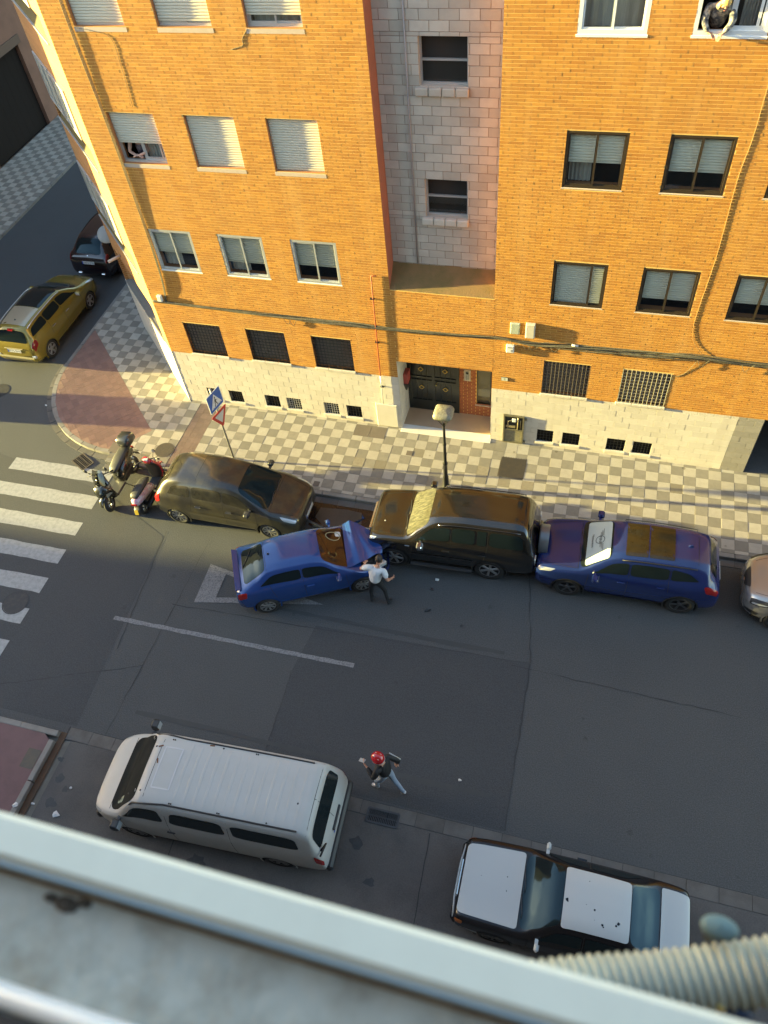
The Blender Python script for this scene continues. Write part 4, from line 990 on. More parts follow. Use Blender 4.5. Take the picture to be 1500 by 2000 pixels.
# ---- black off-roader with spare wheel
t = thing('parked_offroader', 'big black off road wagon with spare wheel on its tail, struck at the front', 'car', (2.42,-3.92,0), PI+.035)
lf = Loft([(2.13,.5,.72,.66,.86,.50),(2.10,.36,.9,.80,1.02,.66),(1.98,.33,1.02,.86,1.10,.74),(1.6,.33,1.08,.885,1.16,.765),(1.17,.33,1.11,.895,1.2,.78),(.85,.33,1.12,.90,1.46,.72),(.52,.33,1.13,.90,1.70,.64),(.3,.33,1.13,.90,1.78,.61),(-.4,.33,1.13,.90,1.85,.60),(-1.5,.33,1.13,.89,1.85,.595),(-1.78,.34,1.13,.88,1.81,.585),(-1.95,.35,1.13,.865,1.6,.60),(-2.06,.38,1.1,.84,1.2,.66),(-2.11,.42,.95,.79,1.02,.64),(-2.14,.5,.76,.7,.85,.5)])
p_bk = mat('paint_black', (0.010,0.009,0.008), .13, spec=.5, coat=1.0, dirt=.4, dcol=(.030,.024,.015), nscale=3, stretch=(1,5,1))
vehicle(t, lf, p_bk, (1.45,-1.02), .43, .385, 6, m_rim, lipm=p_bk, wd=.25)
glass(t, lf, 'windscreen', [(1.12,.95),(1.12,-.95),(.54,-.93),(.54,.93)], 'top', m=mat('streaked_screen',(.05,.05,.035),.15,spec=.6,dirt=.7,dcol=(.16,.15,.10),nscale=6,stretch=(1,4,1)))  # windscreen with pale streaks over the glass colour
for s in (1,-1):
    glass(t, lf, 'side_window', [(.92,4.28),(.5,4.82),(.0,4.85),(.0,4.26)], 'side', s)
    glass(t, lf, 'side_window', [(-.06,4.26),(-.06,4.85),(-.62,4.85),(-.62,4.26)], 'side', s)
    glass(t, lf, 'side_window', [(-.68,4.26),(-.68,4.85),(-.9,4.85),(-.9,4.26)], 'side', s, r=.1)
    glass(t, lf, 'side_window', [(-.98,4.26),(-.98,4.85),(-1.75,4.83),(-1.82,4.26)], 'side', s)
    mb = MB(); lf.patch(mb, [(2.08,4.15),(2.08,4.75),(1.86,4.72),(1.92,4.15)], 'side', s, .008); mb.build('headlight', m_lamp, t)
    mb = MB(); mb.box(-2.13,-1.96,s*.70-.09,s*.70+.09,.74,1.0,bev=.02); mb.build('taillight', m_lamp, t)
    mirror(t, lf, .72, 1.17, s, m_chrome if s > 0 else p_bk, (.09,.2,.16)); handle(t, lf, .08, 1.0, s, p_bk); handle(t, lf, -.82, 1.0, s, p_bk)
    mb = MB(); mb.box(1.0,1.12,s*.885,s*.905,1.0,1.03); mb.build('badge', m_chrome, t)
    mb = MB(); mb.box(-.58,1.0,s*.88,s*.99,.33,.38,bev=.02); mb.build('running_board', m_plast, t)
    mb = MB(); lf.patch(mb, [(1.0,2.8),(1.0,3.0),(-.6,3.0),(-.6,2.8)], 'side', s, .012); mb.build('side_moulding', m_plast, t)
gaps(t, lf, [[(.95,4.2),(.98,2.0)],[(-.03,4.9),(-.03,2.0)],[(-.94,4.9),(-.94,4.2),(-.86,3.2)]], [[(1.2,1),(1.2,-1)],[(1.2,.98),(2.02,.8)],[(1.2,-.98),(2.02,-.8)],[(-1.76,1),(-1.76,-1)]])
rails(t, lf, .3, -1.7, 5.0, p_bk, .03); wipers(t, lf, 1.13, m_plast)
mb = MB(); mb.box(2.02,2.2,-.8,.8,.46,.68,bev=.06); mb.build('bumper', p_bk, t); mb = MB(); mb.box(-2.2,-2.02,-.78,.78,.46,.66,bev=.05); mb.build('bumper', p_bk, t)
mb = MB(); mb.box(2.08,2.15,-.45,.45,.74,.98,bev=.02)
for k in range(4): mb.box(2.15,2.165,-.43,.43,.76+k*.055,.785+k*.055)
mb.build('grille', m_chrome, t)
sp = wheel(t, -2.27, .12, .37, .22, 6, 1, m_rim); sp.name = 'spare_wheel'; sp.location = (-2.27, .12, .98); sp.rotation_euler = (0, 0, PI/2)
mb = MB(); mb.lathe([(.385,-.11),(.395,-.08),(.395,.09),(.38,.12),(.30,.125)],36,Matrix.Translation((-2.27,.12,.98)),axis='X'); mb.build('spare_cover_ring', mat('cover_grey',(.16,.165,.17),.3,metal=.4), t)
mb = MB(); mb.box(-2.37,-2.20,-.13,.37,.80,.9,bev=.02); mb.build('spare_cover_trim', m_chrome, t)
for c in ((1.75,-.25),): mb = MB(); mb.lathe([(.02,0),(.001,.012)],8,Matrix.Translation(lf.pt(c[0],6.4,1,.002))); mb.build('bird_dropping', m_plate, t)
OFFROAD = t

# ---- blue compact SUV with sunshade
t = thing('parked_suv', 'deep blue parked SUV with glass roof and white sunshade behind its windscreen', 'car', (6.70,-3.96,0), PI+.015)
lf = Loft([(2.13,.4,.62,.6,.78,.42),(2.09,.26,.78,.76,.92,.60),(1.95,.23,.88,.84,.985,.70),(1.6,.22,.94,.875,1.03,.74),(1.1,.22,.98,.885,1.09,.77),(.75,.22,.99,.885,1.3,.70),(.38,.22,1.0,.885,1.50,.62),(.1,.22,1.0,.885,1.565,.60),(-.6,.22,1.02,.885,1.60,.595),(-1.3,.22,1.05,.88,1.58,.58),(-1.75,.23,1.07,.86,1.49,.56),(-1.9,.24,1.06,.845,1.3,.58),(-2.03,.28,1.0,.82,1.08,.62),(-2.11,.32,.86,.78,.95,.58),(-2.14,.42,.7,.68,.8,.45)])
p_bl = mat('paint_deep_blue', (0.008,0.019,0.10), .25, metal=.0, spec=.4, coat=.7)
vehicle(t, lf, p_bl, (1.30,-1.34), .385, .345, 5, m_rimd, lipm=m_plast, wd=.22, tw=.35)
ws = glass(t, lf, 'windscreen', [(1.08,.97),(1.08,-.97),(.40,-.93),(.40,.93)], 'top')
mb = MB(); lf.patch(mb, [(.97,.92),(.97,-.86),(.44,-.86),(.44,.90)], 'top', 1, .010, rnd_=.1); ss = mb.build('sunshade', mat('sunshade',(.40,.48,.47),.3,coat=.3,dirt=.2,dcol=(.34,.42,.42),nscale=4), ws)
def on_screen(x, w): return lf.pt(x, 7-abs(w)*1.88, 1 if w >= 0 else -1, .0145)
p0 = on_screen(.72, .0); ex = (on_screen(.72, -.3)-on_screen(.72, .3)).normalized(); ey = (on_screen(.6, 0)-on_screen(.84, 0)).normalized(); ez = ex.cross(ey)
def SM(dx, dy): return Matrix(((-ex.x,ey.x,-ez.x,p0.x+ey.x*dy-ex.x*dx),(-ex.y,ey.y,-ez.y,p0.y+ey.y*dy-ex.y*dx),(-ex.z,ey.z,-ez.z,p0.z+ey.z*dy-ex.z*dx),(0,0,0,1)))
mb = MB(); text_mb(mb, "MINI", .10, SM(0,.04))
n = 28
for k in range(n):
    a, b = 2*PI*k/n, 2*PI*(k+1)/n; M = SM(0,.04); mb.face([M @ Vector((math.cos(q)*r,math.sin(q)*r,0)) for q, r in ((a,.105),(b,.105),(b,.118),(a,.118))])
for s in (-1,1):
    for j, (y, l) in enumerate(((.075,.20),(.04,.16),(.005,.11))):
        M = SM(0,.04); mb.face([M @ Vector((s*x,yy,0)) for x, yy in ((.115,y-.006),(.12+l,y-.002),(.12+l,y+.008),(.115,y+.006))])
text_mb(mb, "Momentum", .085, SM(.0,-.155)); mb.build('sunshade_print', m_plast, ss)
for nm, q in (('sunroof',[(.10,.80),(.10,-.80),(-.40,-.80),(-.40,.80)]),('sunroof',[(-.43,.80),(-.43,-.80),(-.99,-.78),(-.99,.78)])): glass(t, lf, nm, q, 'top', r=.06, m=mat('roof_glass',(.020,.015,.007),.14,spec=.5,dirt=.4,dcol=(.045,.034,.015),nscale=3))  # golden facade reflection put into the roof glass colour
glass(t, lf, 'rear_window', [(-1.8,.84),(-1.8,-.84),(-2.0,-.8),(-2.0,.8)], 'top')
for s in (1,-1):
    glass(t, lf, 'side_window', [(.82,4.3),(.38,4.82),(-.02,4.86),(-.02,4.27)], 'side', s)
    glass(t, lf, 'side_window', [(-.07,4.27),(-.07,4.86),(-.92,4.84),(-.92,4.3)], 'side', s)
    glass(t, lf, 'side_window', [(-.97,4.3),(-.97,4.84),(-1.35,4.74),(-1.62,4.4)], 'side', s)
    mb = MB(); lf.patch(mb, [(2.05,4.0),(2.05,4.7),(1.62,4.6),(1.75,4.05)], 'side', s, .006); mb.build('headlight', m_lamp, t)
    mb = MB(); lf.patch(mb, [(-2.05,3.6),(-2.07,4.3),(-1.72,4.2),(-1.8,3.7)], 'side', s, .007); mb.build('taillight', m_tail, t)
    mirror(t, lf, .72, 1.05, s, p_bl); handle(t, lf, .1, .93, s, p_bl); handle(t, lf, -.8, .95, s, p_bl)
    mb = MB(); lf.patch(mb, [(1.0,1.8),(1.0,2.15),(-1.0,2.15),(-1.0,1.8)], 'side', s, .012); mb.build('sill_trim', m_plast, t)
gaps(t, lf, [[(.86,4.2),(.92,2.2)],[(-.045,4.9),(-.045,2.2)],[(-.94,4.9),(-.94,4.2),(-.98,3.4)]], [[(1.12,1),(1.12,-1)],[(1.12,.98),(1.98,.84)],[(1.12,-.98),(1.98,-.84)],[(-1.52,1),(-1.52,-1)]])
rails(t, lf, .15, -1.5, 5.05, m_plast, .03, .013)
mb = MB(); mb.box(2.07,2.15,-.30,-.03,.62,.82,bev=.03); mb.box(2.07,2.15,.03,.30,.62,.82,bev=.03); mb.build('grille', m_plast, t)
mb = MB(); mb.mesh([(-1.28,-.025,1.58),(-1.28,.025,1.58),(-1.40,.02,1.575),(-1.40,-.02,1.575),(-1.37,0,1.64),(-1.32,0,1.62)],[(0,1,5),(1,2,4,5),(2,3,4),(3,0,5,4)]); mb.build('aerial_fin', p_bl, t)
plate(t, -2.14, .78, -1, ''); wipers(t, lf, 1.06, m_plast)

# ---- crashed blue hatchback
hd = math.atan2(.452,.892)
t = thing('crashed_car', 'bright blue older hatchback with crumpled bonnet slewed out into the lane', 'car', (-.975,-5.565,0), hd)
lf = Loft([(1.83,.34,.48,.42,.56,.3),(1.80,.24,.56,.58,.64,.45),(1.66,.2,.64,.70,.70,.56),(1.3,.2,.72,.79,.78,.62),(.98,.2,.86,.82,.93,.70),(.7,.2,.88,.825,1.08,.66),(.24,.2,.9,.83,1.345,.555),(0,.2,.9,.83,1.385,.545),(-.6,.2,.92,.83,1.39,.54),(-1.1,.2,.93,.82,1.335,.53),(-1.45,.21,.94,.81,1.16,.57),(-1.78,.23,.94,.79,.99,.64),(-1.9,.26,.88,.75,.95,.63),(-1.98,.3,.74,.68,.84,.56),(-2.0,.38,.6,.6,.66,.45)])
p_cr = mat('paint_bright_blue', (0.011,0.050,0.21), .2, metal=.15, spec=.5, coat=.8, dirt=.15, dcol=(.06,.08,.2), nscale=2)
vehicle(t, lf, p_cr, (1.16,-1.30), .335, .295, 8, m_rim, wd=.185, track=.83)
m_inn = mat('car_inside_brown', (0.035,0.014,0.008), .06, spec=.6)
ws = glass(t, lf, 'windscreen', [(.96,.95),(.96,-.95),(.27,-.92),(.27,.92)], 'top', m=m_inn)
mb = MB()
cw = lf.pt(.70,7-.45*1.88,1,.008); 
ring = [lf.pt(.66+.17*math.cos(a), 7-abs(.42+.20*math.sin(a))*1.88, 1, .007) for a in [2*PI*k/24 for k in range(25)]]
mb.tube(ring, .013, 5); mb.build('steering_wheel', mat('wheel_tan',(.30,.26,.14),.5), ws)
mb = MB(); lf.patch(mb, [(.86,.66),(.86,.40),(.72,.40),(.72,.66)], 'top', 1, .007); mb.build('paper_sheet', m_plate, ws)
glass(t, lf, 'rear_window', [(-1.13,.84),(-1.13,-.84),(-1.72,-.86),(-1.72,.86)], 'top')
for s in (1,-1):
    glass(t, lf, 'side_window', [(.72,4.3),(.30,4.80),(-.25,4.86),(-.25,4.28)], 'side', s)
    glass(t, lf, 'side_window', [(-.30,4.28),(-.30,4.86),(-1.0,4.84),(-1.38,4.36)], 'side', s)
    mb = MB(); lf.patch(mb, [(-1.93,3.4),(-1.93,4.3),(-1.68,4.2),(-1.72,3.5)], 'side', s, .006); mb.build('taillight', m_tail, t)
    handle(t, lf, -.12, .8, s, p_cr); mirror(t, lf, .62, .92, s, p_cr, (.07,.16,.1))
gaps(t, lf, [[(.78,4.2),(.82,2.0)],[(-.27,4.9),(-.27,2.0)],[(-1.1,4.3),(-1.0,3.0)]], [[(-1.1,1),(-1.1,-1)]])
mb = MB(); mb.mesh([(-1.82,-.62,1.0),(-1.82,.62,1.0),(-1.95,.64,1.045),(-1.95,-.64,1.045),(-1.93,.66,1.0),(-1.93,-.66,1.0)],[(0,1,2,3),(3,2,4,5),(0,3,5),(1,4,2)]); mb.build('spoiler', p_cr, t)
mb = MB(); mb.tube([lf.pt(-1.7,7,1,.015), lf.pt(-1.55,7-.3*1.88,1,.02), lf.pt(-1.45,7-.62*1.88,1,.016)], .01, 5); mb.build('wiper', m_plast, t)
wipers(t, lf, .93, m_plast, w=((.75,.1),(.1,-.35)), dx=.3)
mb = MB(); mb.lathe([(.012,0),(.03,.012),(.001,.05)],10,Matrix.Translation((-1.0,0,1.36))); mb.build('aerial_base', m_plast, t)
plate(t, -2.0, .62, -1, '')
# crumpled bonnet: bent sheet lifted at its hinge edge and skewed to the far side
mb = MB(); nu, nv = 18, 16
HR, HL, NL, NR = Vector((.96,.70,1.06)), Vector((.86,-.67,.965)), Vector((1.77,-.36,.86)), Vector((1.78,.14,.90))
def hood(u, v):
    """u 0 hinge..1 nose, v -1 far side..1 near side: a torn, folded sheet"""
    b = (v+1)/2; p = HR.lerp(HL, b).lerp(NR.lerp(NL, b), u)
    fold = math.exp(-((u-.26-.10*b)/.09)**2)
    p.z += .075*fold*(1.1-.75*b) + .04*math.exp(-((u-.62-.18*v)/.12)**2) + .03*math.sin(6*u+3.1*v)*u + .03*(1-v*v)
    if u < .2: p.z -= (.2-u)*.30*(1-b)
    p.y += (.20*math.sin(PI*u))*(1-b); p.x += .05*math.sin(2.6*v)*u
    return p
V = [hood(i/nu, -1+2*j/nv) for i in range(nu+1) for j in range(nv+1)]
V2 = [v-Vector((0,0,.018)) for v in V]; N = len(V)
F = [(i*(nv+1)+j, (i+1)*(nv+1)+j, (i+1)*(nv+1)+j+1, i*(nv+1)+j+1) for i in range(nu) for j in range(nv)]
mb.mesh(V, F, 0, True); mb.mesh(V2, [f[::-1] for f in F], 0, True); mb.build('bonnet', p_cr, t)
mb = MB(); mb.box(1.05,1.72,-.66,.5,.70,.80,bev=.03)                # exposed engine bay
for k in range(16): x, y = rnd.uniform(1.1,1.7), rnd.uniform(-.62,-.1); a = rnd.uniform(.03,.09); mb.box(x-a,x+a,y-a*.7,y+a*.7,.76,.80+rnd.uniform(0,.05),bev=.012)
mb.build('engine', m_gap, t)
mb = MB(); mb.box(-.14,.14,-.10,.10,-.06,.07,bev=.03); o = mb.build('headlight', m_lamp, t, (1.70,-.58,.72)); o.rotation_euler = (-.3,.3,.5)
mb = MB(); P = [(1.42,-.80,.5),(1.68,-.76,.46),(1.88,-.56,.5),(1.95,-.1,.47),(1.84,.35,.5),(1.72,.62,.42)]
for a, b in zip(P, P[1:]):
    a, b = Vector(a), Vector(b); n = Vector((b.y-a.y, a.x-b.x, 0)).normalized()*.05; mb.mesh([a,b,b+n+Vector((0,0,.16)),a+n+Vector((0,0,.16)),a-n*.6,b-n*.6,b+n,a+n],[(0,1,2,3),(4,5,1,0),(3,2,6,7),(4,7,6,5)])
mb.build('bumper', mat('bumper_blue_dark',(.012,.02,.10),.35,coat=.4), t)
mb = MB()
for k in range(14):
    x, y = rnd.uniform(1.5,1.9), rnd.uniform(-.6,.5); M = Matrix.Translation((x,y,rnd.uniform(.35,.62))) @ Matrix.Rotation(rnd.uniform(0,6),4,Vector((rnd.random(),rnd.random(),rnd.random()+.1)).normalized()); mb.box(-.1,.1,-.05,.05,-.006,.006,M=M)
mb.build('torn_metal', m_plast, t)
mb = MB(); V = [(1.22,.84,.62),(1.50,.98,.62),(1.58,.84,.86),(1.26,.80,.84),(1.54,1.0,.84)]; mb.mesh(V+[Vector(v)+Vector((.0,.02,-.01)) for v in V],[(0,1,2,3),(1,4,2),(5,8,7,6),(6,7,9)]); mb.build('bent_wing', p_cr, t)

# ---- white minibus seen from above
t = thing('parked_van', 'long white passenger van with ribbed roof parked below the balcony', 'van', (-.98,-11.70,0), PI+.05)
lf = Loft([(2.55,.36,.62,.52,.76,.36),(2.50,.26,.82,.70,.94,.55),(2.36,.24,.95,.82,1.04,.69),(2.04,.24,1.06,.91,1.16,.80),(1.86,.24,1.10,.93,1.22,.82),(1.6,.24,1.13,.94,1.55,.79),(1.32,.24,1.15,.945,1.83,.745),(1.1,.24,1.16,.945,1.92,.735),(.3,.24,1.17,.945,1.955,.73),(-1.4,.24,1.17,.945,1.955,.73),(-2.15,.24,1.17,.94,1.94,.725),(-2.32,.25,1.17,.935,1.87,.73),(-2.42,.27,1.14,.925,1.5,.79),(-2.50,.3,1.05,.915,1.17,.82),(-2.55,.36,.85,.88,.95,.78),(-2.57,.42,.7,.8,.8,.65)])
p_wh = mat('paint_white', (0.43,0.435,0.425), .5, spec=.3, coat=.0, dirt=.35, dcol=(.38,.37,.34), nscale=3)
vehicle(t, lf, p_wh, (1.62,-1.52), .37, .32, 6, mat('steel_rim',(.2,.2,.2),.5,metal=.5), lipm=p_wh, tw=.7)
glass(t, lf, 'windscreen', [(2.02,1.0),(2.02,-1.0),(1.27,-.94),(1.27,.94)], 'top', m=mat('van_screen',(.016,.019,.02),.6,spec=.02,dirt=.4,dcol=(.035,.037,.036),nscale=3))
mb = MB(); lf.patch(mb, [(1.86,.78),(1.86,.58),(1.66,.58),(1.66,.78)], 'top', 1, .008); mb.build('sticker', mat('sticker',(.2,.26,.22),.5), t)
glass(t, lf, 'rear_window', [(-2.36,.88),(-2.36,-.88),(-2.485,-.9),(-2.485,.9)], 'top')
for s in (1,-1):
    glass(t, lf, 'side_window', [(1.70,4.3),(1.35,4.80),(.78,4.82),(.70,4.27)], 'side', s)
    glass(t, lf, 'side_window', [(.58,4.27),(.50,4.80),(-.55,4.80),(-.62,4.27)], 'side', s)
    glass(t, lf, 'side_window', [(-.78,4.27),(-.74,4.80),(-2.05,4.78),(-2.12,4.27)], 'side', s)
    mb = MB(); lf.patch(mb, [(2.48,3.9),(2.48,4.6),(2.2,4.6),(2.25,3.95)], 'side', s, .006); mb.build('headlight', m_lamp, t)
    mirror(t, lf, 1.72, 1.16, s, m_plast, (.1,.2,.2), .16); handle(t, lf, .62, 1.0, s, m_plast)
    mb = MB(); mb.tube([lf.pt(1.38,5.05,s,.012)]+[lf.pt(1.3-3.4*k/10,5.25 if k > 1 else 5.15,s,.012) for k in range(11)], .017, 6); mb.build('roof_gutter', m_plast, t)
    mb = MB(); lf.patch(mb, [(-2.54,3.3),(-2.54,4.2),(-2.38,4.1),(-2.40,3.4)], 'side', s, .007); mb.build('taillight', m_tail, t)
for k in range(13):
    mb = MB()
    x = .45-k*.205
    P = [lf.pt(x, 7-abs(w)*1.62, 1 if w >= 0 else -1, .004) for w in np.linspace(-.92,.92,9)]; Q = [lf.pt(x-.045, 7-abs(w)*1.62, 1 if w >= 0 else -1, .004) for w in np.linspace(-.92,.92,9)]
    P0 = [lf.pt(x+.018, 7-abs(w)*1.62, 1 if w >= 0 else -1, -.004) for w in np.linspace(-.92,.92,9)]; Q0 = [lf.pt(x-.063, 7-abs(w)*1.62, 1 if w >= 0 else -1, -.004) for w in np.linspace(-.92,.92,9)]
    for j in range(8):
        for a, b in ((P0,P),(P,Q),(Q,Q0)): mb.face([a[j],a[j+1],b[j+1],b[j]])
    mb.build('roof_rib', p_wh, t)
mb = MB(); ho = [(.98,.46),(.98,-.52),(.60,-.52),(.60,.46),(.98,.46)]; lf.line(mb, ho, 'top', w=.03, off=.006); mb.build('roof_hatch', mat('paint_white_dull',(.52,.52,.52),.5), t)
mb = MB()
for x, y in ((1.2,-.5),(1.18,.58),(-2.0,.2),(-.2,-.83),(1.5,.62)): mb.lathe([(.022,.0),(.001,.012)],7,Matrix.Translation(lf.pt(x,7-abs(y)*1.88,1 if y > 0 else -1,.002)))
for x, y in ((.9,-.86),(.86,-.86),(-.9,-.88),(-.94,-.88),(.5,.9),(.46,.9),(-.5,.9),(-.54,.9),(-1.5,.9)): mb.lathe([(.016,.0),(.016,.012),(.001,.014)],6,Matrix.Translation(lf.pt(x,7-abs(y)*1.8,1 if y > 0 else -1,.004)))
mb.build('roof_plug', m_plast, t)
mb = MB()
for x, y, a in ((1.1,-.52,.4),(1.05,-.15,1.9),(.05,-.86,.1)): mb.box(-.05,.05,-.014,.014,0,.003,M=Matrix.Translation(lf.pt(x,7-abs(y)*1.88,-1,.003)) @ Matrix.Rotation(a,4,'Z'))
mb.build('rust_spot', mat('rust',(.16,.06,.02),.9), t)
gaps(t, lf, [[(.64,4.9),(.60,2.0)],[(1.74,4.2),(1.72,2.2)],[(-.68,4.9),(-.70,2.0)]], [[(2.02,1),(2.02,-1)],[(-2.28,1),(-2.28,-1)],[(1.08,1),(1.08,-1)],[(-2.28,.02),(-2.56,.02)]])
mb = MB(); mb.box(-2.66,-2.5,-.9,.9,.36,.56,bev=.05); mb.build('bumper', m_plast, t); mb = MB(); mb.box(2.42,2.6,-.8,.8,.34,.56,bev=.06); mb.build('bumper', m_plast, t)
mb = MB(); mb.box(-2.6,-2.55,-.25,.25,.86,.93,bev=.01); mb.build('tail_handle', m_plast, t); plate(t, -2.565, .78, -1, '')
mb = MB(); mb.tube([(-2.49,.75,1.2),(-2.56,.6,1.22),(-2.52,.86,1.25)], .02, 6); mb.build('wiper', m_plast, t)

# ---- saloon with white top panels
t = thing('parked_saloon', 'old black saloon car with white bonnet, white roof and white boot lid', 'car', (6.30,-12.03,0), PI)
lf = Loft([(2.10,.4,.62,.6,.74,.5),(2.07,.28,.72,.74,.82,.62),(1.95,.24,.80,.79,.87,.68),(1.4,.22,.86,.825,.925,.70),(.86,.22,.89,.835,.965,.71),(.6,.22,.9,.835,1.14,.66),(.25,.22,.91,.835,1.34,.565),(.0,.22,.92,.835,1.385,.545),(-.4,.22,.92,.835,1.395,.54),(-.9,.22,.92,.83,1.36,.535),(-1.2,.22,.92,.825,1.2,.59),(-1.55,.22,.92,.815,1.0,.68),(-1.8,.24,.9,.80,.975,.69),(-2.0,.27,.84,.77,.94,.67),(-2.06,.32,.72,.72,.86,.6),(-2.08,.4,.6,.64,.7,.5)])
p_sb = mat('paint_black_clean', (0.008,0.008,0.010), .25, spec=.3, coat=.35)
p_sw = mat('wrap_white', (0.42,0.44,0.44), .45, dirt=.12, dcol=(.40,.42,.44), nscale=4)
vehicle(t, lf, p_sb, (1.32,-1.28), .35, .31, 8, m_rimd)
glass(t, lf, 'windscreen', [(.90,.96),(.90,-.96),(.20,-.92),(.20,.92)], 'top'); glass(t, lf, 'rear_window', [(-.98,.90),(-.98,-.90),(-1.5,-.94),(-1.5,.94)], 'top')
for nm, q in (('bonnet',[(2.04,.95),(2.04,-.95),(.93,-1.0),(.93,1.0)]),('roof_panel',[(.19,.96),(.19,-.96),(-.96,-.96),(-.96,.96)]),('boot_lid',[(-1.53,1.0),(-1.53,-1.0),(-2.03,-.95),(-2.03,.95)])):
    mb = MB(); lf.patch(mb, q, 'top', 1, .013, rnd_=.07, seg=12, te=5.12, rings=9); o = mb.build(nm, p_sw, t)
    spots = {'bonnet':((1.2,.1,.01),(1.22,-.2,.01),(1.7,-.1,.006)),'roof_panel':((.12,.08,.035),(-.35,.18,.018),(-.76,.38,.03),(-.73,.45,.022),(-.5,.52,.02),(-.52,.58,.015),(-.2,.1,.007),(-.22,-.55,.008),(-.36,.44,.006)),'boot_lid':()}[nm]
    if spots:
        s_ = MB()
        for x, w, r in spots:
            c = lf.pt(x, 7-abs(w)*1.88, 1 if w >= 0 else -1, .0145); n = 9; P = [c+Vector((math.cos(2*PI*k/n)*r*rnd.uniform(.6,1.3), math.sin(2*PI*k/n)*r*rnd.uniform(.6,1.3), 0)) for k in range(n)]; s_.face(P)
        s_.build('peeled_spot', p_sb, o)
for s in (1,-1):
    glass(t, lf, 'side_window', [(.62,4.3),(.25,4.8),(-.2,4.86),(-.2,4.27)], 'side', s)
    glass(t, lf, 'side_window', [(-.26,4.27),(-.26,4.86),(-.85,4.84),(-1.2,4.35)], 'side', s)
    mb = MB(); lf.patch(mb, [(2.06,3.6),(2.06,4.3),(1.9,4.25),(1.92,3.6)], 'side', s, .006); mb.build('headlight', mat('lamp_amber',(.25,.08,.02),.2), t)
    mirror(t, lf, .55, .96, s, p_sw, (.05,.15,.09), .06); handle(t, lf, -.1, .82, s, p_sb)
mb = MB(); mb.box(2.05,2.12,-.34,.34,.58,.78,bev=.02); mb.build('grille', m_chrome, t)
mb = MB(); mb.tube([(1.62,.80,.5),(1.95,.76,.5),(2.1,.66,.52),(2.14,.3,.52),(2.14,-.3,.52),(2.1,-.66,.52),(1.95,-.76,.5),(1.62,-.8,.5)],.028,6); mb.build('bumper_trim', mat('trim_grey',(.35,.36,.36),.3,metal=.4), t)
mb = MB(); mb.box(2.0,2.16,-.74,.74,.34,.56,bev=.07); mb.box(-2.14,-1.98,-.74,.74,.34,.56,bev=.07); mb.build('bumper', p_sb, t)
mb = MB(); mb.lathe([(.032,0),(.032,.006),(.001,.012)],14,Matrix.Translation((2.045,.0,.815))); mb.build('emblem', m_chrome, t)
wipers(t, lf, .86, m_plast)
mb = MB(); mb.box(-.3,-.1,.30,.48,.75,.95,bev=.05); mb.build('green_bag', mat('bag_green',(.05,.25,.02),.6), t)
gaps(t, lf, [[(-.23,4.9),(-.23,2.0)],[(.70,4.2),(.74,2.0)]], [])

# ---- silver car nose at the right edge
t = thing('parked_silver_car', 'silver car nose at the right picture edge behind the deep blue SUV', 'car', (11.55,-3.98,0), PI-.02)
lf = Loft([(2.12,.34,.46,.34,.58,.22),(2.09,.24,.58,.52,.72,.36),(1.98,.2,.68,.68,.82,.52),(1.75,.2,.76,.79,.90,.62),(1.3,.2,.86,.86,1.0,.70),(.95,.2,.93,.88,1.08,.74),(.5,.2,.95,.885,1.3,.66),(.05,.2,.96,.885,1.46,.60),(-.5,.2,.97,.885,1.5,.59),(-1.3,.2,1.0,.87,1.44,.57),(-1.8,.22,1.0,.84,1.2,.6),(-2.05,.26,.9,.78,.98,.6),(-2.12,.36,.7,.64,.78,.45)])
p_si = mat('paint_silver', (0.42,0.40,0.37), .25, metal=.6, coat=.7)
vehicle(t, lf, p_si, (1.28,-1.35), .36, .32, 10, m_rim)
glass(t, lf, 'windscreen', [(1.0,.96),(1.0,-.96),(.1,-.92),(.1,.92)], 'top'); glass(t, lf, 'rear_window', [(-1.5,.86),(-1.5,-.86),(-1.95,-.86),(-1.95,.86)], 'top')
for s in (1,-1):
    glass(t, lf, 'side_window', [(.6,4.3),(.1,4.82),(-1.2,4.82),(-1.5,4.3)], 'side', s)
    mb = MB(); lf.patch(mb, [(2.0,3.8),(1.98,4.75),(1.5,4.55),(1.62,3.9)], 'side', s, .006); h_ = mb.build('headlight', m_plast, t)
    mb = MB(); lf.patch(mb, [(1.96,3.95),(1.94,4.2),(1.62,4.15),(1.66,4.0)], 'side', s, .010); mb.build('lamp_strip', m_lamp, h_)
    mb = MB(); lf.patch(mb, [(2.05,2.2),(2.05,3.0),(1.75,2.9),(1.8,2.2)], 'side', s, .006); mb.build('air_intake', m_plast, t); mirror(t, lf, .7, 1.02, s, p_si)
mb = MB(); lf.patch(mb, [(2.11,.5),(2.11,-.5),(2.0,-.55),(2.0,.55)], 'top', 1, .006); mb.build('grille', m_plast, t); gaps(t, lf, [[(-.3,4.9),(-.3,2.0)]], [[(1.05,1),(1.05,-1)],[(1.05,.98),(1.9,.8)],[(1.05,-.98),(1.9,-.8)]])
mb = MB(); mb.box(2.08,2.125,-.05,.05,.6,.66,bev=.01); mb.build('emblem', m_chrome, t)

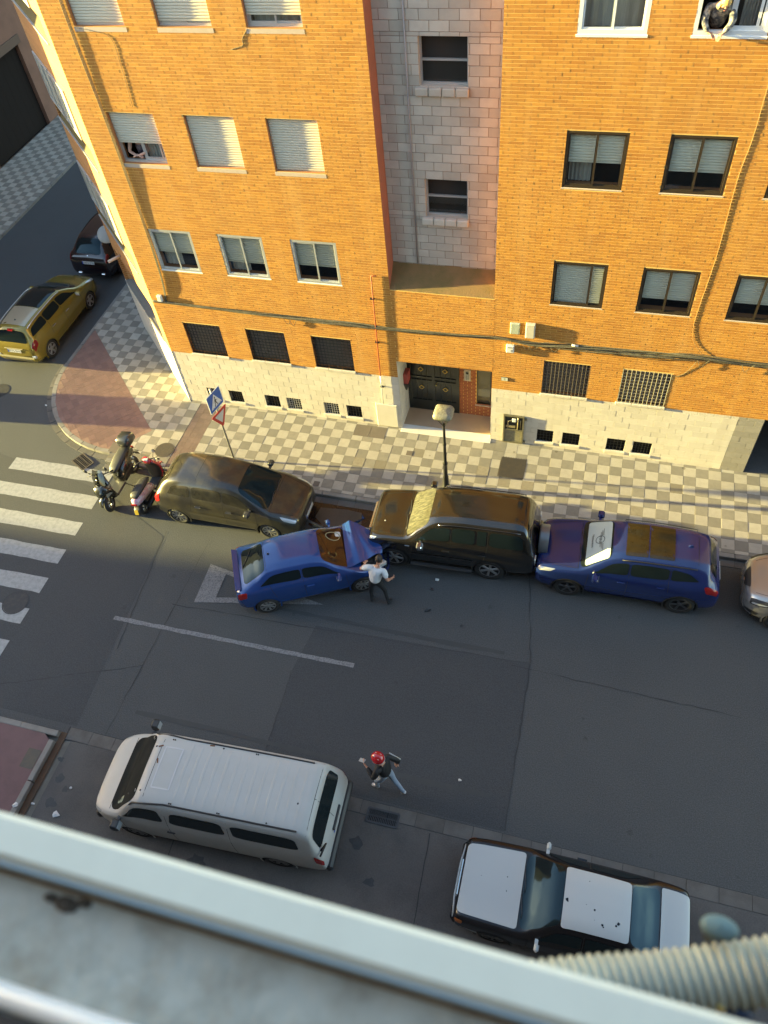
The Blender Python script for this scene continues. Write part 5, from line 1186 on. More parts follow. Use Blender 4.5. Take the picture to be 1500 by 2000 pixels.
# ---- gold estate
t = thing('parked_estate', 'gold estate car with black glass roof and roof rails by the corner kerb', 'car', (-13.75,2.80,0), PI/2)
lf = Loft([(2.2,.36,.5,.44,.58,.3),(2.17,.24,.62,.62,.72,.5),(2.02,.2,.74,.76,.83,.62),(1.65,.2,.86,.83,.95,.68),(1.2,.2,.92,.855,1.06,.72),(.7,.2,.95,.86,1.32,.65),(.35,.2,.96,.86,1.46,.59),(.0,.2,.97,.86,1.52,.575),(-.8,.2,.98,.86,1.53,.57),(-1.6,.2,1.0,.85,1.49,.56),(-1.85,.22,1.02,.84,1.4,.56),(-2.0,.24,1.0,.825,1.12,.62),(-2.1,.27,.9,.80,.97,.65),(-2.17,.3,.74,.76,.82,.62),(-2.2,.38,.6,.7,.66,.55)])
p_go = mat('paint_gold', (0.27,0.205,0.036), .25, metal=.45, coat=.8)
vehicle(t, lf, p_go, (1.33,-1.42), .36, .315, 5, m_rim)
glass(t, lf, 'windscreen', [(1.2,.97),(1.2,-.97),(.36,-.92),(.36,.92)], 'top'); glass(t, lf, 'glass_roof', [(.34,.86),(.34,-.86),(-.78,-.84),(-.78,.84)], 'top', r=.1)
glass(t, lf, 'rear_window', [(-1.88,.88),(-1.88,-.88),(-2.07,-.9),(-2.07,.9)], 'top')
mb = MB(); lf.patch(mb, [(-.80,.84),(-.80,-.84),(-1.70,-.82),(-1.70,.82)], 'top', 1, .006, rnd_=.06); mb.build('roof_panel', mat('paint_gold_pale',(.40,.36,.26),.3,metal=.4,coat=.6), t)
for s in (1,-1):
    glass(t, lf, 'side_window', [(.92,4.3),(.4,4.82),(-.1,4.86),(-.1,4.27)], 'side', s); glass(t, lf, 'side_window', [(-.14,4.27),(-.14,4.86),(-.95,4.86),(-.95,4.27)], 'side', s)
    glass(t, lf, 'side_window', [(-.99,4.27),(-.99,4.86),(-1.68,4.8),(-1.85,4.34)], 'side', s)
    mb = MB(); lf.patch(mb, [(-2.1,3.3),(-2.13,4.45),(-1.84,4.1),(-1.86,3.6)], 'side', s, .007); mb.build('taillight', mat('lamp_dark_red',(.16,.01,.01),.12), t)
    mb = MB(); lf.patch(mb, [(2.06,3.9),(2.06,4.6),(1.5,4.5),(1.7,3.95)], 'side', s, .006); mb.build('headlight', m_lamp, t)
    handle(t, lf, .02, .88, s, m_chrome); handle(t, lf, -.85, .9, s, m_chrome); mirror(t, lf, .8, 1.0, s, p_go)
    mb = MB(); mb.box(-2.21,-2.05,s*.70-.08,s*.70+.08,.5,.6,bev=.02); mb.build('reverse_lamp', m_lamp, t)
rails(t, lf, .25, -1.72, 5.05, mat('rail_silver',(.6,.62,.62),.25,metal=.6), .045, .018)
mb = MB(); mb.mesh([(-1.86,-.12,1.42),(-1.86,.12,1.42),(-1.93,.10,1.41),(-1.93,-.10,1.41),(-1.94,.1,1.38),(-1.94,-.1,1.38)],[(0,1,2,3),(3,2,4,5)]); mb.build('brake_light', m_tail, t)
mb = MB(); mb.lathe([(.012,0),(.03,.012),(.001,.06)],10,Matrix.Translation((-1.5,0,1.495))); mb.build('aerial_base', m_plast, t)
mb = MB(); mb.box(-2.24,-2.1,-.72,.72,.38,.52,bev=.04); mb.build('bumper', p_go, t); mb = MB(); mb.box(-2.245,-2.2,-.6,.5,.40,.46,bev=.01); mb.build('bumper_insert', m_plast, t)
plate(t, -2.19, .74, -1, '9775 BHL', tilt=.1); mb = MB(); mb.box(-2.2,-2.14,-.36,.36,.81,.84,bev=.01); mb.build('tailgate_handle', mat('handle_gold',(.55,.45,.2),.2,metal=.7), t)
gaps(t, lf, [[(-.12,4.9),(-.12,2.0)],[(-.97,4.9),(-.97,4.2),(-1.02,3.2)],[(.95,4.2),(.98,2.0)]], [[(1.25,1),(1.25,-1)],[(-1.84,1),(-1.84,-1)]])

# ---- black hatchback further up the side street
t = thing('parked_hatchback', 'black hatchback parked in the shaded side street ahead of the gold estate', 'car', (-13.62,7.78,0), PI/2)
lf = Loft([(2.15,.36,.5,.44,.58,.3),(2.1,.24,.66,.64,.76,.5),(1.9,.2,.82,.8,.93,.66),(1.3,.2,.96,.88,1.08,.74),(.8,.2,.99,.89,1.34,.66),(.4,.2,1.0,.89,1.55,.6),(-.4,.2,1.02,.89,1.62,.58),(-1.3,.2,1.05,.88,1.56,.57),(-1.7,.22,1.06,.86,1.4,.58),(-1.95,.24,1.04,.84,1.12,.64),(-2.06,.27,.95,.82,1.02,.66),(-2.13,.32,.75,.78,.86,.64),(-2.16,.4,.6,.7,.68,.55)])
p_b2 = mat('paint_black_plum', (0.014,0.009,0.012), .15, coat=1)
vehicle(t, lf, p_b2, (1.3,-1.3), .385, .34, 7, m_rimd)
glass(t, lf, 'rear_window', [(-1.52,.86),(-1.52,-.86),(-1.97,-.88),(-1.97,.88)], 'top'); glass(t, lf, 'windscreen', [(1.25,.97),(1.25,-.97),(.45,-.92),(.45,.92)], 'top')
for s in (1,-1):
    glass(t, lf, 'side_window', [(.9,4.3),(.42,4.82),(-1.2,4.82),(-1.6,4.34)], 'side', s)
    mb = MB(); lf.patch(mb, [(-2.1,3.8),(-2.1,4.5),(-1.85,4.4),(-1.85,3.8)], 'side', s, .007); mb.build('taillight', MATS['lamp_dark_red'], t)
    mb = MB(); mb.box(-2.2,-2.1,s*.5-.08,s*.5+.08,.36,.42,bev=.02); mb.build('exhaust_trim', m_chrome, t); mirror(t, lf, .8, 1.05, s, p_b2)
plate(t, -2.13, .82, -1, '1473 JTX', tilt=.12); mb = MB(); mb.lathe([(.035,0),(.001,.012)],12,Matrix.Translation((-2.03,0,1.04)) @ Matrix.Rotation(-1.2,4,'Y')); mb.build('emblem', m_chrome, t)
gaps(t, lf, [], [[(-1.48,1),(-1.48,-1)]]); wipers(t, lf, -1.95, m_plast, w=((.1,-.5),), dx=-.05)

# ================================================================ SCOOTERS
def hull(mb, rows, mi=0, cap=True, smooth=True):
    """loft through closed loops with equal point counts"""
    n = len(rows[0]); V = [Vector(p) for r in rows for p in r]
    F = [(i*n+j, i*n+(j+1) % n, (i+1)*n+(j+1) % n, (i+1)*n+j) for i in range(len(rows)-1) for j in range(n)]
    if cap: F += [tuple(reversed(range(n))), tuple(range((len(rows)-1)*n, len(rows)*n))]
    mb.mesh(V, F, mi, smooth)
def oval(c, w, h, n=12, ax='x', p=2.5):
    out = []
    for k in range(n):
        a = 2*PI*k/n; cx = math.copysign(abs(math.cos(a))**(2/p), math.cos(a))*w; sz = math.copysign(abs(math.sin(a))**(2/p), math.sin(a))*h
        out.append((c[0], c[1]+cx, c[2]+sz) if ax == 'x' else (c[0]+sz, c[1]+cx, c[2]))
    return out
def bike_wheel(root, x, r, w, m_r, steer=0.0, y=0.0):
    t = MB(); t.lathe([(r*.62,-w*.4),(r*.8,-w*.5),(r*.94,-w*.35),(r,0),(r*.94,w*.35),(r*.8,w*.5),(r*.62,w*.4)], 28, axis='Y'); o = t.build('wheel', m_tyre, root, (x, y, r)); o.rotation_euler[2] = steer
    b = MB(); b.lathe([(r*.63,-w*.3),(r*.55,-w*.25),(r*.55,w*.25),(r*.63,w*.3)], 28, axis='Y'); b.lathe([(.05,-w*.4),(.05,w*.4)], 12, axis='Y')
    for k in range(5):
        M = Matrix.Rotation(2*PI*k/5, 4, 'Y'); b.box(-.018,.018,-w*.2,w*.2,.04,r*.57,M=M)
    b.build('rim', m_r, o)
def scooter(name, label, loc, rz, lean, body, side, seatm, shield_col, topbox=False, big=False, plate_m=None, steer=.3):
    t = thing(name, label, 'scooter', loc, rz, None); t.rotation_euler = (lean, 0, rz)
    k = 1.12 if big else 1.0
    bike_wheel(t, .66*k, .25*k, .12*k, m_rimd, steer); bike_wheel(t, -.66*k, .25*k, .13*k, m_rimd)
    mb = MB(); hull(mb, [oval((-.95*k,0,.62*k),.05,.05), oval((-.85*k,0,.64*k),.13*k,.12*k), oval((-.55*k,0,.60*k),.17*k,.17*k), oval((-.2*k,0,.52*k),.18*k,.17*k), oval((-.02*k,0,.40*k),.16*k,.14*k)]); mb.build('tail_body', side, t)
    mb = MB(); hull(mb, [oval((-.82*k,0,.79*k),.10*k,.03), oval((-.7*k,0,.81*k),.15*k,.05), oval((-.4*k,0,.79*k),.17*k,.055), oval((-.1*k,0,.74*k),.15*k,.055), oval((.03*k,0,.70*k),.09*k,.04)]); mb.build('seat', seatm, t)
    mb = MB(); mb.box(-.05*k,.42*k,-.17*k,.17*k,.24*k,.31*k,bev=.03); mb.build('footboard', m_plast, t)
    # leg shield as a curved shell
    mb = MB(); rows = []
    for z, w, x in ((.28,.17,.40),(.45,.24,.44),(.65,.25,.47),(.82,.21,.43),(.95,.14,.38)):
        rows.append([(x*k+.02, -w*k*.9, z*k), (x*k-.02, -w*k*.5, z*k), (x*k-.025, 0, z*k), (x*k-.02, w*k*.5, z*k), (x*k+.02, w*k*.9, z*k), (x*k+.07, w*k, z*k), (x*k+.14, w*k*.6, z*k+.0), (x*k+.17, 0, z*k), (x*k+.14, -w*k*.6, z*k), (x*k+.07, -w*k, z*k)])
    n = 10; V = [p for r in rows for p in r]
    for i in range(len(rows)-1):
        for j in range(n):
            mb.face([V[i*n+j], V[i*n+(j+1)%n], V[(i+1)*n+(j+1)%n], V[(i+1)*n+j]], 1 if j in (0,1,2,3) else 0, True)
    mb.face([V[(len(rows)-1)*n+j] for j in range(n)], 0); mb.build('leg_shield', [body, shield_col], t)
    mb = MB(); hull(mb, [oval((.50*k,0,.40*k),.06,.05), oval((.66*k,0,.53*k),.085,.05), oval((.86*k,0,.47*k),.075,.035), oval((.92*k,0,.36*k),.05,.02)]); mb.build('front_mudguard', body, t)
    mb = MB()
    for s in (-1,1): mb.tube([(.66*k,s*.085,.26*k),(.58*k,s*.08,.5*k),(.46*k,s*.03,.85*k)], .02, 6)
    mb.build('fork', m_plast, t)
    mb = MB(); c, s_ = math.cos(steer), math.sin(steer)
    def bar(x, y, z): return (.40*k+x*c-y*s_, x*s_+y*c, z)
    mb.tube([bar(-.10,-.36,1.02*k),bar(-.02,-.22,1.04*k),bar(.02,0,1.0*k),bar(-.02,.22,1.04*k),bar(-.10,.36,1.02*k)], .018, 6); hb = mb.build('handlebar', m_plast, t)
    mb = MB()
    for s in (-1,1): mb.tube([bar(-.06,s*.28,1.03*k),bar(-.12,s*.38,1.018*k)], .025, 6); mb.tube([bar(.03,s*.25,1.03*k),bar(.0,s*.37,1.02*k)], .008, 5)
    mb.build('grip', m_black, hb)
    mb = MB(); hull(mb, [oval(bar(-.08,0,1.0*k),.10*k,.05), oval(bar(.02,0,1.03*k),.13*k,.07), oval(bar(.13,0,.98*k),.10*k,.08), oval(bar(.18,0,.93*k),.05,.04)]); mb.build('handlebar_cowl', body, t)
    mb = MB(); p = bar(-.03,0,1.09*k); mb.box(p[0]-.05,p[0]+.05,p[1]-.075,p[1]+.075,p[2]-.02,p[2]+.004,bev=.01); mb.build('dashboard', mat('dash_pale',(.35,.40,.42),.15), t)
    for s in (-1,1):
        mb = MB(); a = bar(.02,s*.2,1.04*k); b = bar(.05,s*.30,1.24*k); mb.tube([a,b], .008, 5); M = Matrix.Translation(b)@Matrix.Rotation(PI/2,4,'Y'); mb.lathe([(.001,-.015),(.055,-.012),(.062,.0),(.055,.012),(.001,.012)],14,M); mi_ = mb.build('mirror', m_plast, t)
        g_ = MB(); g_.lathe([(.001,0),(.05,0)],14,Matrix.Translation((b[0]-.016,b[1],b[2]))@Matrix.Rotation(PI/2,4,'Y')); g_.build('mirror_glass', m_lamp, mi_)
    mb = MB(); mb.box(.60*k,.66*k,-.10,.10,.72*k,.84*k,bev=.025); mb.build('headlight', m_lamp, t)
    mb = MB(); mb.box(-.97*k,-.93*k,-.09,.09,.60*k,.68*k,bev=.015); mb.build('taillight', m_tail, t)
    mb = MB(); hull(mb, [oval((-.86*k,0,.52*k),.10,.03), oval((-1.0*k,0,.40*k),.10,.02), oval((-1.03*k,0,.30*k),.09,.012)]); mb.build('rear_mudguard', m_plast, t)
    M = Matrix.Translation((-1.035*k,0,.42*k))@Matrix.Rotation(-PI/2,4,'Z')@Matrix.Rotation(PI/2-.35,4,'X'); mb = MB(); mb.box(-.055 if not big else -.09,.055 if not big else .09,-.075,.075,0,.006,M=M); mb.build('number_plate', plate_m or m_plate, t)
    mb = MB(); mb.tube([(-.70*k,-.20,.28),(-.4*k,-.22,.30),(-.15*k,-.16,.26)], [.05,.06,.025], 8); mb.build('exhaust', m_black, t)
    mb = MB(); mb.box(-.62*k,-.1*k,-.14,.14,.20*k,.42*k,bev=.05); mb.build('engine', m_black, t)
    mb = MB(); mb.tube([(-.05,.12,.24),(-.12,.30,.03)], .014, 6); mb.build('side_stand', m_black, t)
    if big:
        mb = MB(); V = [(.66,-.20,.88),(.66,.20,.88),(.56,.22,1.12),(.56,-.22,1.12),(.44,.16,1.34),(.44,-.16,1.34),(.74,0,.92),(.62,0,1.16),(.48,0,1.36)]; mb.mesh(V,[(0,6,7,3),(6,1,2,7),(3,7,8,5),(7,2,4,8)],0,True); mb.build('windscreen', glass_mat('smoke_screen',(.22,.22,.20),.3), t)
        mb = MB(); hull(mb, [oval((.50,0,.45),.17,.10,14), oval((.58,0,.62),.25,.17,14), oval((.66,0,.78),.26,.17,14), oval((.78,0,.80),.20,.13,14), oval((.90,0,.72),.09,.06,14)]); mb.build('front_fairing', body, t)
        for s in (-1,1): mb = MB(); mb.lathe([(.001,.0),(.05,.012),(.06,.0)],12,Matrix.Translation((.84,s*.10,.80)) @ Matrix.Rotation(.9,4,'Y')); mb.build('headlight', m_cargl, t)
        for s in (-1,1): mb = MB(); mb.mesh([(.55,s*.27,.62),(.80,s*.12,.55),(.74,s*.14,.82),(.56,s*.25,.92)],[(0,1,2,3)]); mb.build('fairing_panel', mat('fairing_grey',(.30,.31,.27),.25,metal=.4,coat=.6), t)
    if topbox:
        mb = MB(); hull(mb, [oval((-1.28,0,1.02),.14,.06,16,'x',5), oval((-1.24,0,1.05),.21,.13,16,'x',5), oval((-1.0,0,1.06),.225,.15,16,'x',5), oval((-.86,0,1.05),.20,.13,16,'x',5), oval((-.82,0,1.03),.14,.07,16,'x',5)]); tb = mb.build('top_box', mat('box_dark',(.03,.031,.03),.3,coat=.4), t)
        mb = MB(); mb.box(-1.2,-.8,-.12,.12,.84,.92,bev=.02); mb.build('rack', m_black, t)
    return t
m_sg = mat('scooter_graphite', (0.020,0.021,0.018), .25, metal=.1, coat=.7)
m_seat = mat('seat_black', (0.02,0.02,0.021), .55)
scooter('maxi_scooter', 'big dark scooter with top box and screen parked nose out by the crossing', (-7.52,-3.82,0), -PI/2, .12, m_sg, m_sg, m_seat, m_black, True, True, steer=.25)
m_sr = mat('scooter_red', (0.42,0.02,0.035), .25, coat=.8); m_sw = mat('scooter_white_pink', (0.62,0.50,0.54), .3, coat=.5, dirt=.8, dcol=(.42,.04,.14), nscale=7)
scooter('moped', 'red and black moped with pink and white side panels and a yellow number plate', (-6.52,-3.80,0), PI/2+.08, -.10, m_sr, m_sw, m_seat, m_black, plate_m=mat('plate_yellow',(.55,.38,.03),.4), steer=.45)

# ================================================================ STREET FURNITURE
t = thing('road_sign', 'pole with blue pedestrian crossing sign above a red and white give way triangle', 'road sign', (-4.64,-2.19,PZ))
m_pole = mat('galvanised', (0.32,0.31,0.29), .45, metal=.6, dirt=.3, nscale=8)
mb = MB(); mb.tube([(0,0,0),(.02,0,2.86)], .03, 10); mb.build('pole', m_pole, t)
mb = MB(); mb.lathe([(.07,0),(.07,.02),(.034,.05)],12); mb.build('base', m_pole, t)
rz = -.22
MS = Matrix.Translation((.055,0,0)) @ Matrix.Rotation(rz, 4, 'Z') @ Matrix.Rotation(PI/2,4,'Z') @ Matrix.Rotation(PI/2,4,'X')    # x right (towards +y seen from +x), y up, z out of the face
sg_w = mat('sign_white',(.62,.62,.62),.35); sg_b = mat('sign_blue',(.015,.09,.36),.35); sg_r = mat('sign_red',(.42,.02,.02),.35)
zc = 2.50-.12+.05
mb = MB(); S = .30
def rrect(h, r=.03, n=4):
    out = []
    for cx, cy, a0 in ((h-r,h-r,0),(-h+r,h-r,PI/2),(-h+r,-h+r,PI),(h-r,-h+r,3*PI/2)):
        for k in range(n+1): a = a0+PI/2*k/n; out.append((cx+r*math.cos(a), cy+r*math.sin(a)))
    return out
MC = MS @ Matrix.Translation((0,zc,0))
mb.prism(rrect(S), -.012, 0, 0, MC); mb.prism(rrect(S-.022), .0005, .002, 1, MC, bottom=False)
mb.prism([(-.235,-.20),(.235,-.20),(0,.22)], .0025, .004, 0, MC, bottom=False)
fig = [((.005,.085),(.03,.05),(-.0,.02),(-.02,.05)), ((-.03,.03),(.03,.03),(.025,-.06),(-.02,-.06)), ((-.02,-.05),(.01,-.05),(-.05,-.17),(-.08,-.16)), ((.0,-.05),(.025,-.05),(.06,-.16),(.035,-.17)), ((-.025,.02),(-.01,.02),(-.07,-.05),(-.085,-.035)), ((.02,.02),(.03,.0),(.075,-.04),(.07,-.02))]
for q in fig: mb.face([MC @ Vector((p[0],p[1],.0052)) for p in q], 2)
mb.face([MC @ Vector((.005+.024*math.cos(2*PI*k/10),.105+.024*math.sin(2*PI*k/10),.0052)) for k in range(10)], 2)
for k in range(5): x = -.16+k*.075; mb.face([MC @ Vector(p) for p in ((x,-.19,.0046),(x+.035,-.19,.0046),(x+.045,-.172,.0046),(x+.012,-.172,.0046))], 2)
mb.build('crossing_plate', [sg_w, sg_b, m_black], t)
MC = MS @ Matrix.Translation((0,1.83,0)); mb = MB()
mb.prism([(-.33,.17),(-.30,.19),(.30,.19),(.33,.17),(.03,-.36),(-.03,-.36)], -.012, 0, 0, MC); mb.prism([(-.21,.115),(.21,.115),(0,-.245)], .0005, .002, 1, MC, bottom=False); mb.build('give_way_plate', [sg_r, mat('sign_white_old',(.5,.49,.45),.5)], t)

t = thing('street_lamp', 'short black lamp post with a wide tapered lantern before the entrance door', 'street lamp', (1.77,-2.04,PZ))
mb = MB(); mb.lathe([(.11,0),(.11,.06),(.085,.09),(.08,.45),(.06,.50),(.058,.95),(.07,.97),(.07,1.02),(.045,1.05),(.042,1.7),(.05,1.72),(.05,1.76),(.038,1.78),(.034,2.42),(.045,2.44),(.03,2.5)],16); mb.build('post', mat('lamp_black',(.014,.014,.013),.35,coat=.3), t)
mb = MB()
for s in ((1,1),(1,-1),(-1,1),(-1,-1)): mb.tube([(s[0]*.03,s[1]*.03,2.48),(s[0]*.17,s[1]*.17,2.84)], .012, 6)
mb.build('lantern_arm', m_plast, t)
mb = MB(); mb.mesh([(-.03,-.03,2.52),(.03,-.03,2.52),(.03,.03,2.52),(-.03,.03,2.52),(-.16,-.16,2.83),(.16,-.16,2.83),(.16,.16,2.83),(-.16,.16,2.83)],[(0,1,5,4),(1,2,6,5),(2,3,7,6),(3,0,4,7)]); mb.build('lantern_glass', glass_mat('lantern_glass',(.8,.8,.75),.6), t)
mb = MB(); hull(mb, [[(math.copysign(abs(math.cos(a))**.38,math.cos(a))*w, math.copysign(abs(math.sin(a))**.38,math.sin(a))*w, z) for a in [2*PI*k/24 for k in range(24)]] for w, z in ((.19,2.83),(.245,2.845),(.25,2.88),(.225,2.96),(.17,2.985),(.02,2.99))]); mb.build('lantern_roof', mat('lamp_roof',(.17,.16,.12),.45,dirt=.8,dcol=(.34,.32,.22),nscale=22), t)

# ---- things fixed on the facade
W = PZ
def cable(mb, pts, rad, k=5): mb.tube(catmull(pts, k), rad, 6)
t = thing('cable_bundle', 'thick sagging bundle of old cables along the facade above the ground floor windows', 'cables', (0,0,W))
m_cab = mat('cable_grey', (0.10,0.088,0.06), .8, dirt=.5, dcol=(.2,.17,.11), nscale=9)
base = [(-7.06,3.86),(-6.5,3.84),(-5.1,3.81),(-4,3.78),(-2.98,3.76),(-2.0,3.735),(-1.09,3.73),(-.2,3.71),(.87,3.71),(1.8,3.74),(2.81,3.78),(3.3,3.72),(3.65,3.69),(4.4,3.72),(5.2,3.72),(6.15,3.71),(6.8,3.76),(7.44,3.79),(8.3,3.77),(9.17,3.76),(12,3.78)]
for k in range(13):
    a = 2*PI*k/13; rr = .028+.03*(k % 3); mb = MB()
    P = [(x, -.035-.025*math.sin(a+x*1.7)-.006*(k % 2), z+rr*math.cos(a+x*.9)*(1.0 if x > 3.3 else .62)+rnd.uniform(-.008,.008)) for x, z in base]
    cable(mb, P, rnd.choice((.007,.009,.011,.014)), 4); mb.build('cable', m_cab if k % 4 else mat('cable_black',(.02,.02,.02),.7), t)
mb = MB()
for x, z in ((-2.95,3.75),(-3.1,3.76),(3.4,3.7),(3.55,3.68),(3.1,3.74),(7.6,3.75),(4.1,3.7),(8.6,3.74)):
    cable(mb, [(x,-.04,z),(x+.05,-.07,z-.12),(x+.12,-.05,z-.22+rnd.uniform(-.05,.08)),(x+.22,-.05,z-.08),(x+.3,-.04,z)], .006)
mb.build('loose_loop', m_cab, t)
t = thing('cable_drop', 'pair of dark vertical cables climbing beside the left column of windows', 'cables', (0,0,W)); 
for k in range(3):
    mb = MB(); cable(mb, [(-6.63+.02*k,-.02,3.85),(-6.50+.025*k,-.022-.012*k,4.6),(-6.44+.03*k,-.022,6.15),(-6.44+.035*k,-.02-.01*k,7.97),(-6.46+.03*k,-.02,9.1),(-6.5+.03*k,-.025,10.6),(-6.5+.03*k,-.02,12.4)], .009); mb.build('cable', m_cab, t)
mb = MB(); cable(mb, [(-6.38,-.02,10.8),(-6.0,-.015,10.74),(-5.6,-.012,10.6),(-5.58,-.012,10.0),(-5.62,-.012,9.2)], .004); mb.build('cable', m_cab, t)
t = thing('cable_conduit', 'cream cable hanging down the facade between two columns of dark windows', 'cables', (0,0,W)); mb = MB()
cable(mb, [(7.42,-.012,12.4),(7.41,-.012,10.0),(7.41,-.011,9.04),(7.35,-.012,8.23),(7.37,-.011,6.52),(7.31,-.011,5.19),(7.31,-.012,4.62),(7.43,-.018,4.18),(7.71,-.03,3.85)], .0055); mb.build('cable', mat('cable_cream',(.24,.16,.07),.6), t)
mb = MB(); cable(mb, [(7.62,-.03,3.72),(7.45,-.012,3.3),(7.25,-.01,3.12),(7.1,-.004,3.12)], .005); mb.build('cable', m_cab, t)
mb = MB(); cable(mb, [(-2.45,-.01,10.80),(-2.6,-.01,10.62),(-2.62,-.01,10.5),(-2.9,-.008,10.42)], .006); tag(mb.build('dangling_cable', m_cab, None, (0,0,W)), 'short dark cable dangling under the third top floor shutter', 'cable')
t = thing('gas_pipe', 'thin red pipe running down the facade left of the doorway, grey at the foot', 'pipe', (0,0,W))
mb = MB(); mb.tube([(-.30,-.03,5.31),(-.44,-.045,5.31),(-.50,-.045,2.02)], .015, 8); mb.build('pipe', mat('pipe_red',(.32,.07,.035),.5), t); mb = MB(); mb.tube([(-.50,-.045,2.02),(-.51,-.045,.95)], .015, 8); mb.build('pipe_foot', m_alu, t)
mb = MB()
for z in (4.6,3.2,1.6): mb.box(-.54,-.42,-.06,.0,z,z+.025)
mb.build('bracket', m_plast, t)
def wallbox(name, label, x0, x1, z0, z1, d, m, extra=None):
    t = thing(name, label, 'box', ((x0+x1)/2,0,W+z0)); w = (x1-x0)/2; h = z1-z0
    mb = MB(); mb.box(-w,w,-d,-.004,0,h,bev=.012); mb.build('case', m, t)
    mb = MB(); mb.box(-w+.02,w-.02,-d-.008,-d+.001,.02,h-.02,bev=.006); mb.build('cover', m, t)
    if extra: extra(t, w, h, d)
    return t
m_bx = mat('box_cream',(.56,.52,.42),.5,dirt=.3,dcol=(.4,.36,.28),nscale=9); m_bg = mat('box_greenish',(.40,.43,.34),.5,dirt=.3,dcol=(.3,.3,.22),nscale=9)
wallbox('junction_box', 'greenish cable box on the facade above the bundle, left of a deeper cream box', 3.07,3.31,3.95,4.29,.055,m_bg)
wallbox('junction_box', 'deep cream cable box with a long shadow, right of the greenish box', 3.46,3.69,3.90,4.33,.10,m_bx)
def lab(t, w, h, d):
    mb = MB(); mb.box(-w+.03,w-.03,-d-.010,-d-.0085,h-.07,h-.04); mb.box(.02,w-.03,-d-.010,-d-.0085,.05,.12); mb.build('label', mat('label_grey',(.25,.25,.28),.5), t)
wallbox('junction_box', 'small white labelled box just below the cable bundle', 3.0,3.2,3.36,3.60,.085,mat('box_white',(.66,.65,.62),.45),lab)
wallbox('junction_box', 'small white box at the building corner where the cables turn', -6.82,-6.68,3.88,4.08,.09,MATS['box_white'])
mb = MB(); mb.tube([(4.62,-.05,3.79),(4.78,-.05,3.78)], .022, 8); tag(mb.build('cable_splice', MATS['box_white'], None, (0,0,W)), 'short white splice sleeve on the cable bundle', 'splice')
t = wallbox('meter_box', 'white painted meter box at the wall foot left of the doorway', -.76,-.10,.02,.93,.05,m_white)
def panel(t, w, h, d): pass
t = thing('gas_cabinet', 'open rusty meter cabinet with pipes at the foot of the white wall', 'cabinet', (3.31,0,W+.03)); m_cabi = mat('cabinet_olive',(.15,.135,.085),.6,metal=.2,dirt=.6,dcol=(.07,.06,.045),nscale=9)
mb = MB()
for q in ((-.29,-.25,0,1.07),(.25,.29,0,1.07)): mb.box(q[0],q[1],-.06,0,q[2],q[3])
mb.box(-.25,.25,-.06,0,0,.04); mb.box(-.25,.25,-.0602,0,1.03,1.07); mb.box(-.25,.25,-.055,-.01,.50,.54); mb.build('frame', m_cabi, t)
mb = MB(); mb.box(-.25,.25,-.03,-.012,.04,.50); mb.build('panel', mat('cabinet_panel',(.22,.20,.13),.6,dirt=.6,dcol=(.1,.085,.06),nscale=12), t)
mb = MB(); mb.box(-.25,.25,-.012,-.006,.54,1.03); mb.build('back', m_plast, t)
mb = MB(); mb.tube([(-.16,-.035,.56),(-.16,-.035,.85),(.0,-.035,.88)],.018,6); mb.tube([(.12,-.035,.54),(.12,-.035,1.0)],.02,6); mb.tube([(.19,-.03,.54),(.19,-.03,.9)],.012,6); mb.box(-.22,.05,-.05,-.02,.6,.68); mb.build('pipe', mat('pipe_brassy',(.33,.27,.15),.4,metal=.4), t)
mb = MB(); mb.box(-.05,.07,-.055,-.015,.82,.96,bev=.02); mb.build('meter', MATS['box_white'], t)
mb = MB()
for z in (.05,.95): mb.box(.29,.36,-.05,-.006,z,z+.05)
mb.build('hinge', m_cabi, t)
# spout and round sign by the angled corner
P0 = CM @ Vector((3.3,.0,3.55)); t = thing('drain_spout', 'pale stub of pipe sticking out from the angled corner above the pavement', 'pipe', (P0.x,P0.y,P0.z+W)); mb = MB(); mb.tube([(0,0,0),(chn.x*.42,chn.y*.42,-.06)], .045, 10); mb.build('pipe', mat('pipe_pale',(.55,.47,.40),.5), t)
t = thing('street_luminaire', 'round grey street lamp on the hidden side wall, half behind the angled corner', 'street lamp', (-11.0,4.3,2.93))
mb = MB(); mb.tube([(.83,0,.0),(.0,0,.10)], .025, 8); mb.build('arm', m_pole, t)
nn = Vector((.3,-.55,.78)).normalized(); Mz = Matrix.Translation((-.2,0,.12)) @ nn.to_track_quat('Z','Y').to_matrix().to_4x4()
mb = MB(); mb.lathe([(.001,.06),(.15,.05),(.27,.02),(.31,-.01),(.31,-.03),(.001,-.04)],28,Mz); mb.build('disc', mat('disc_grey',(.34,.33,.30),.45), t)

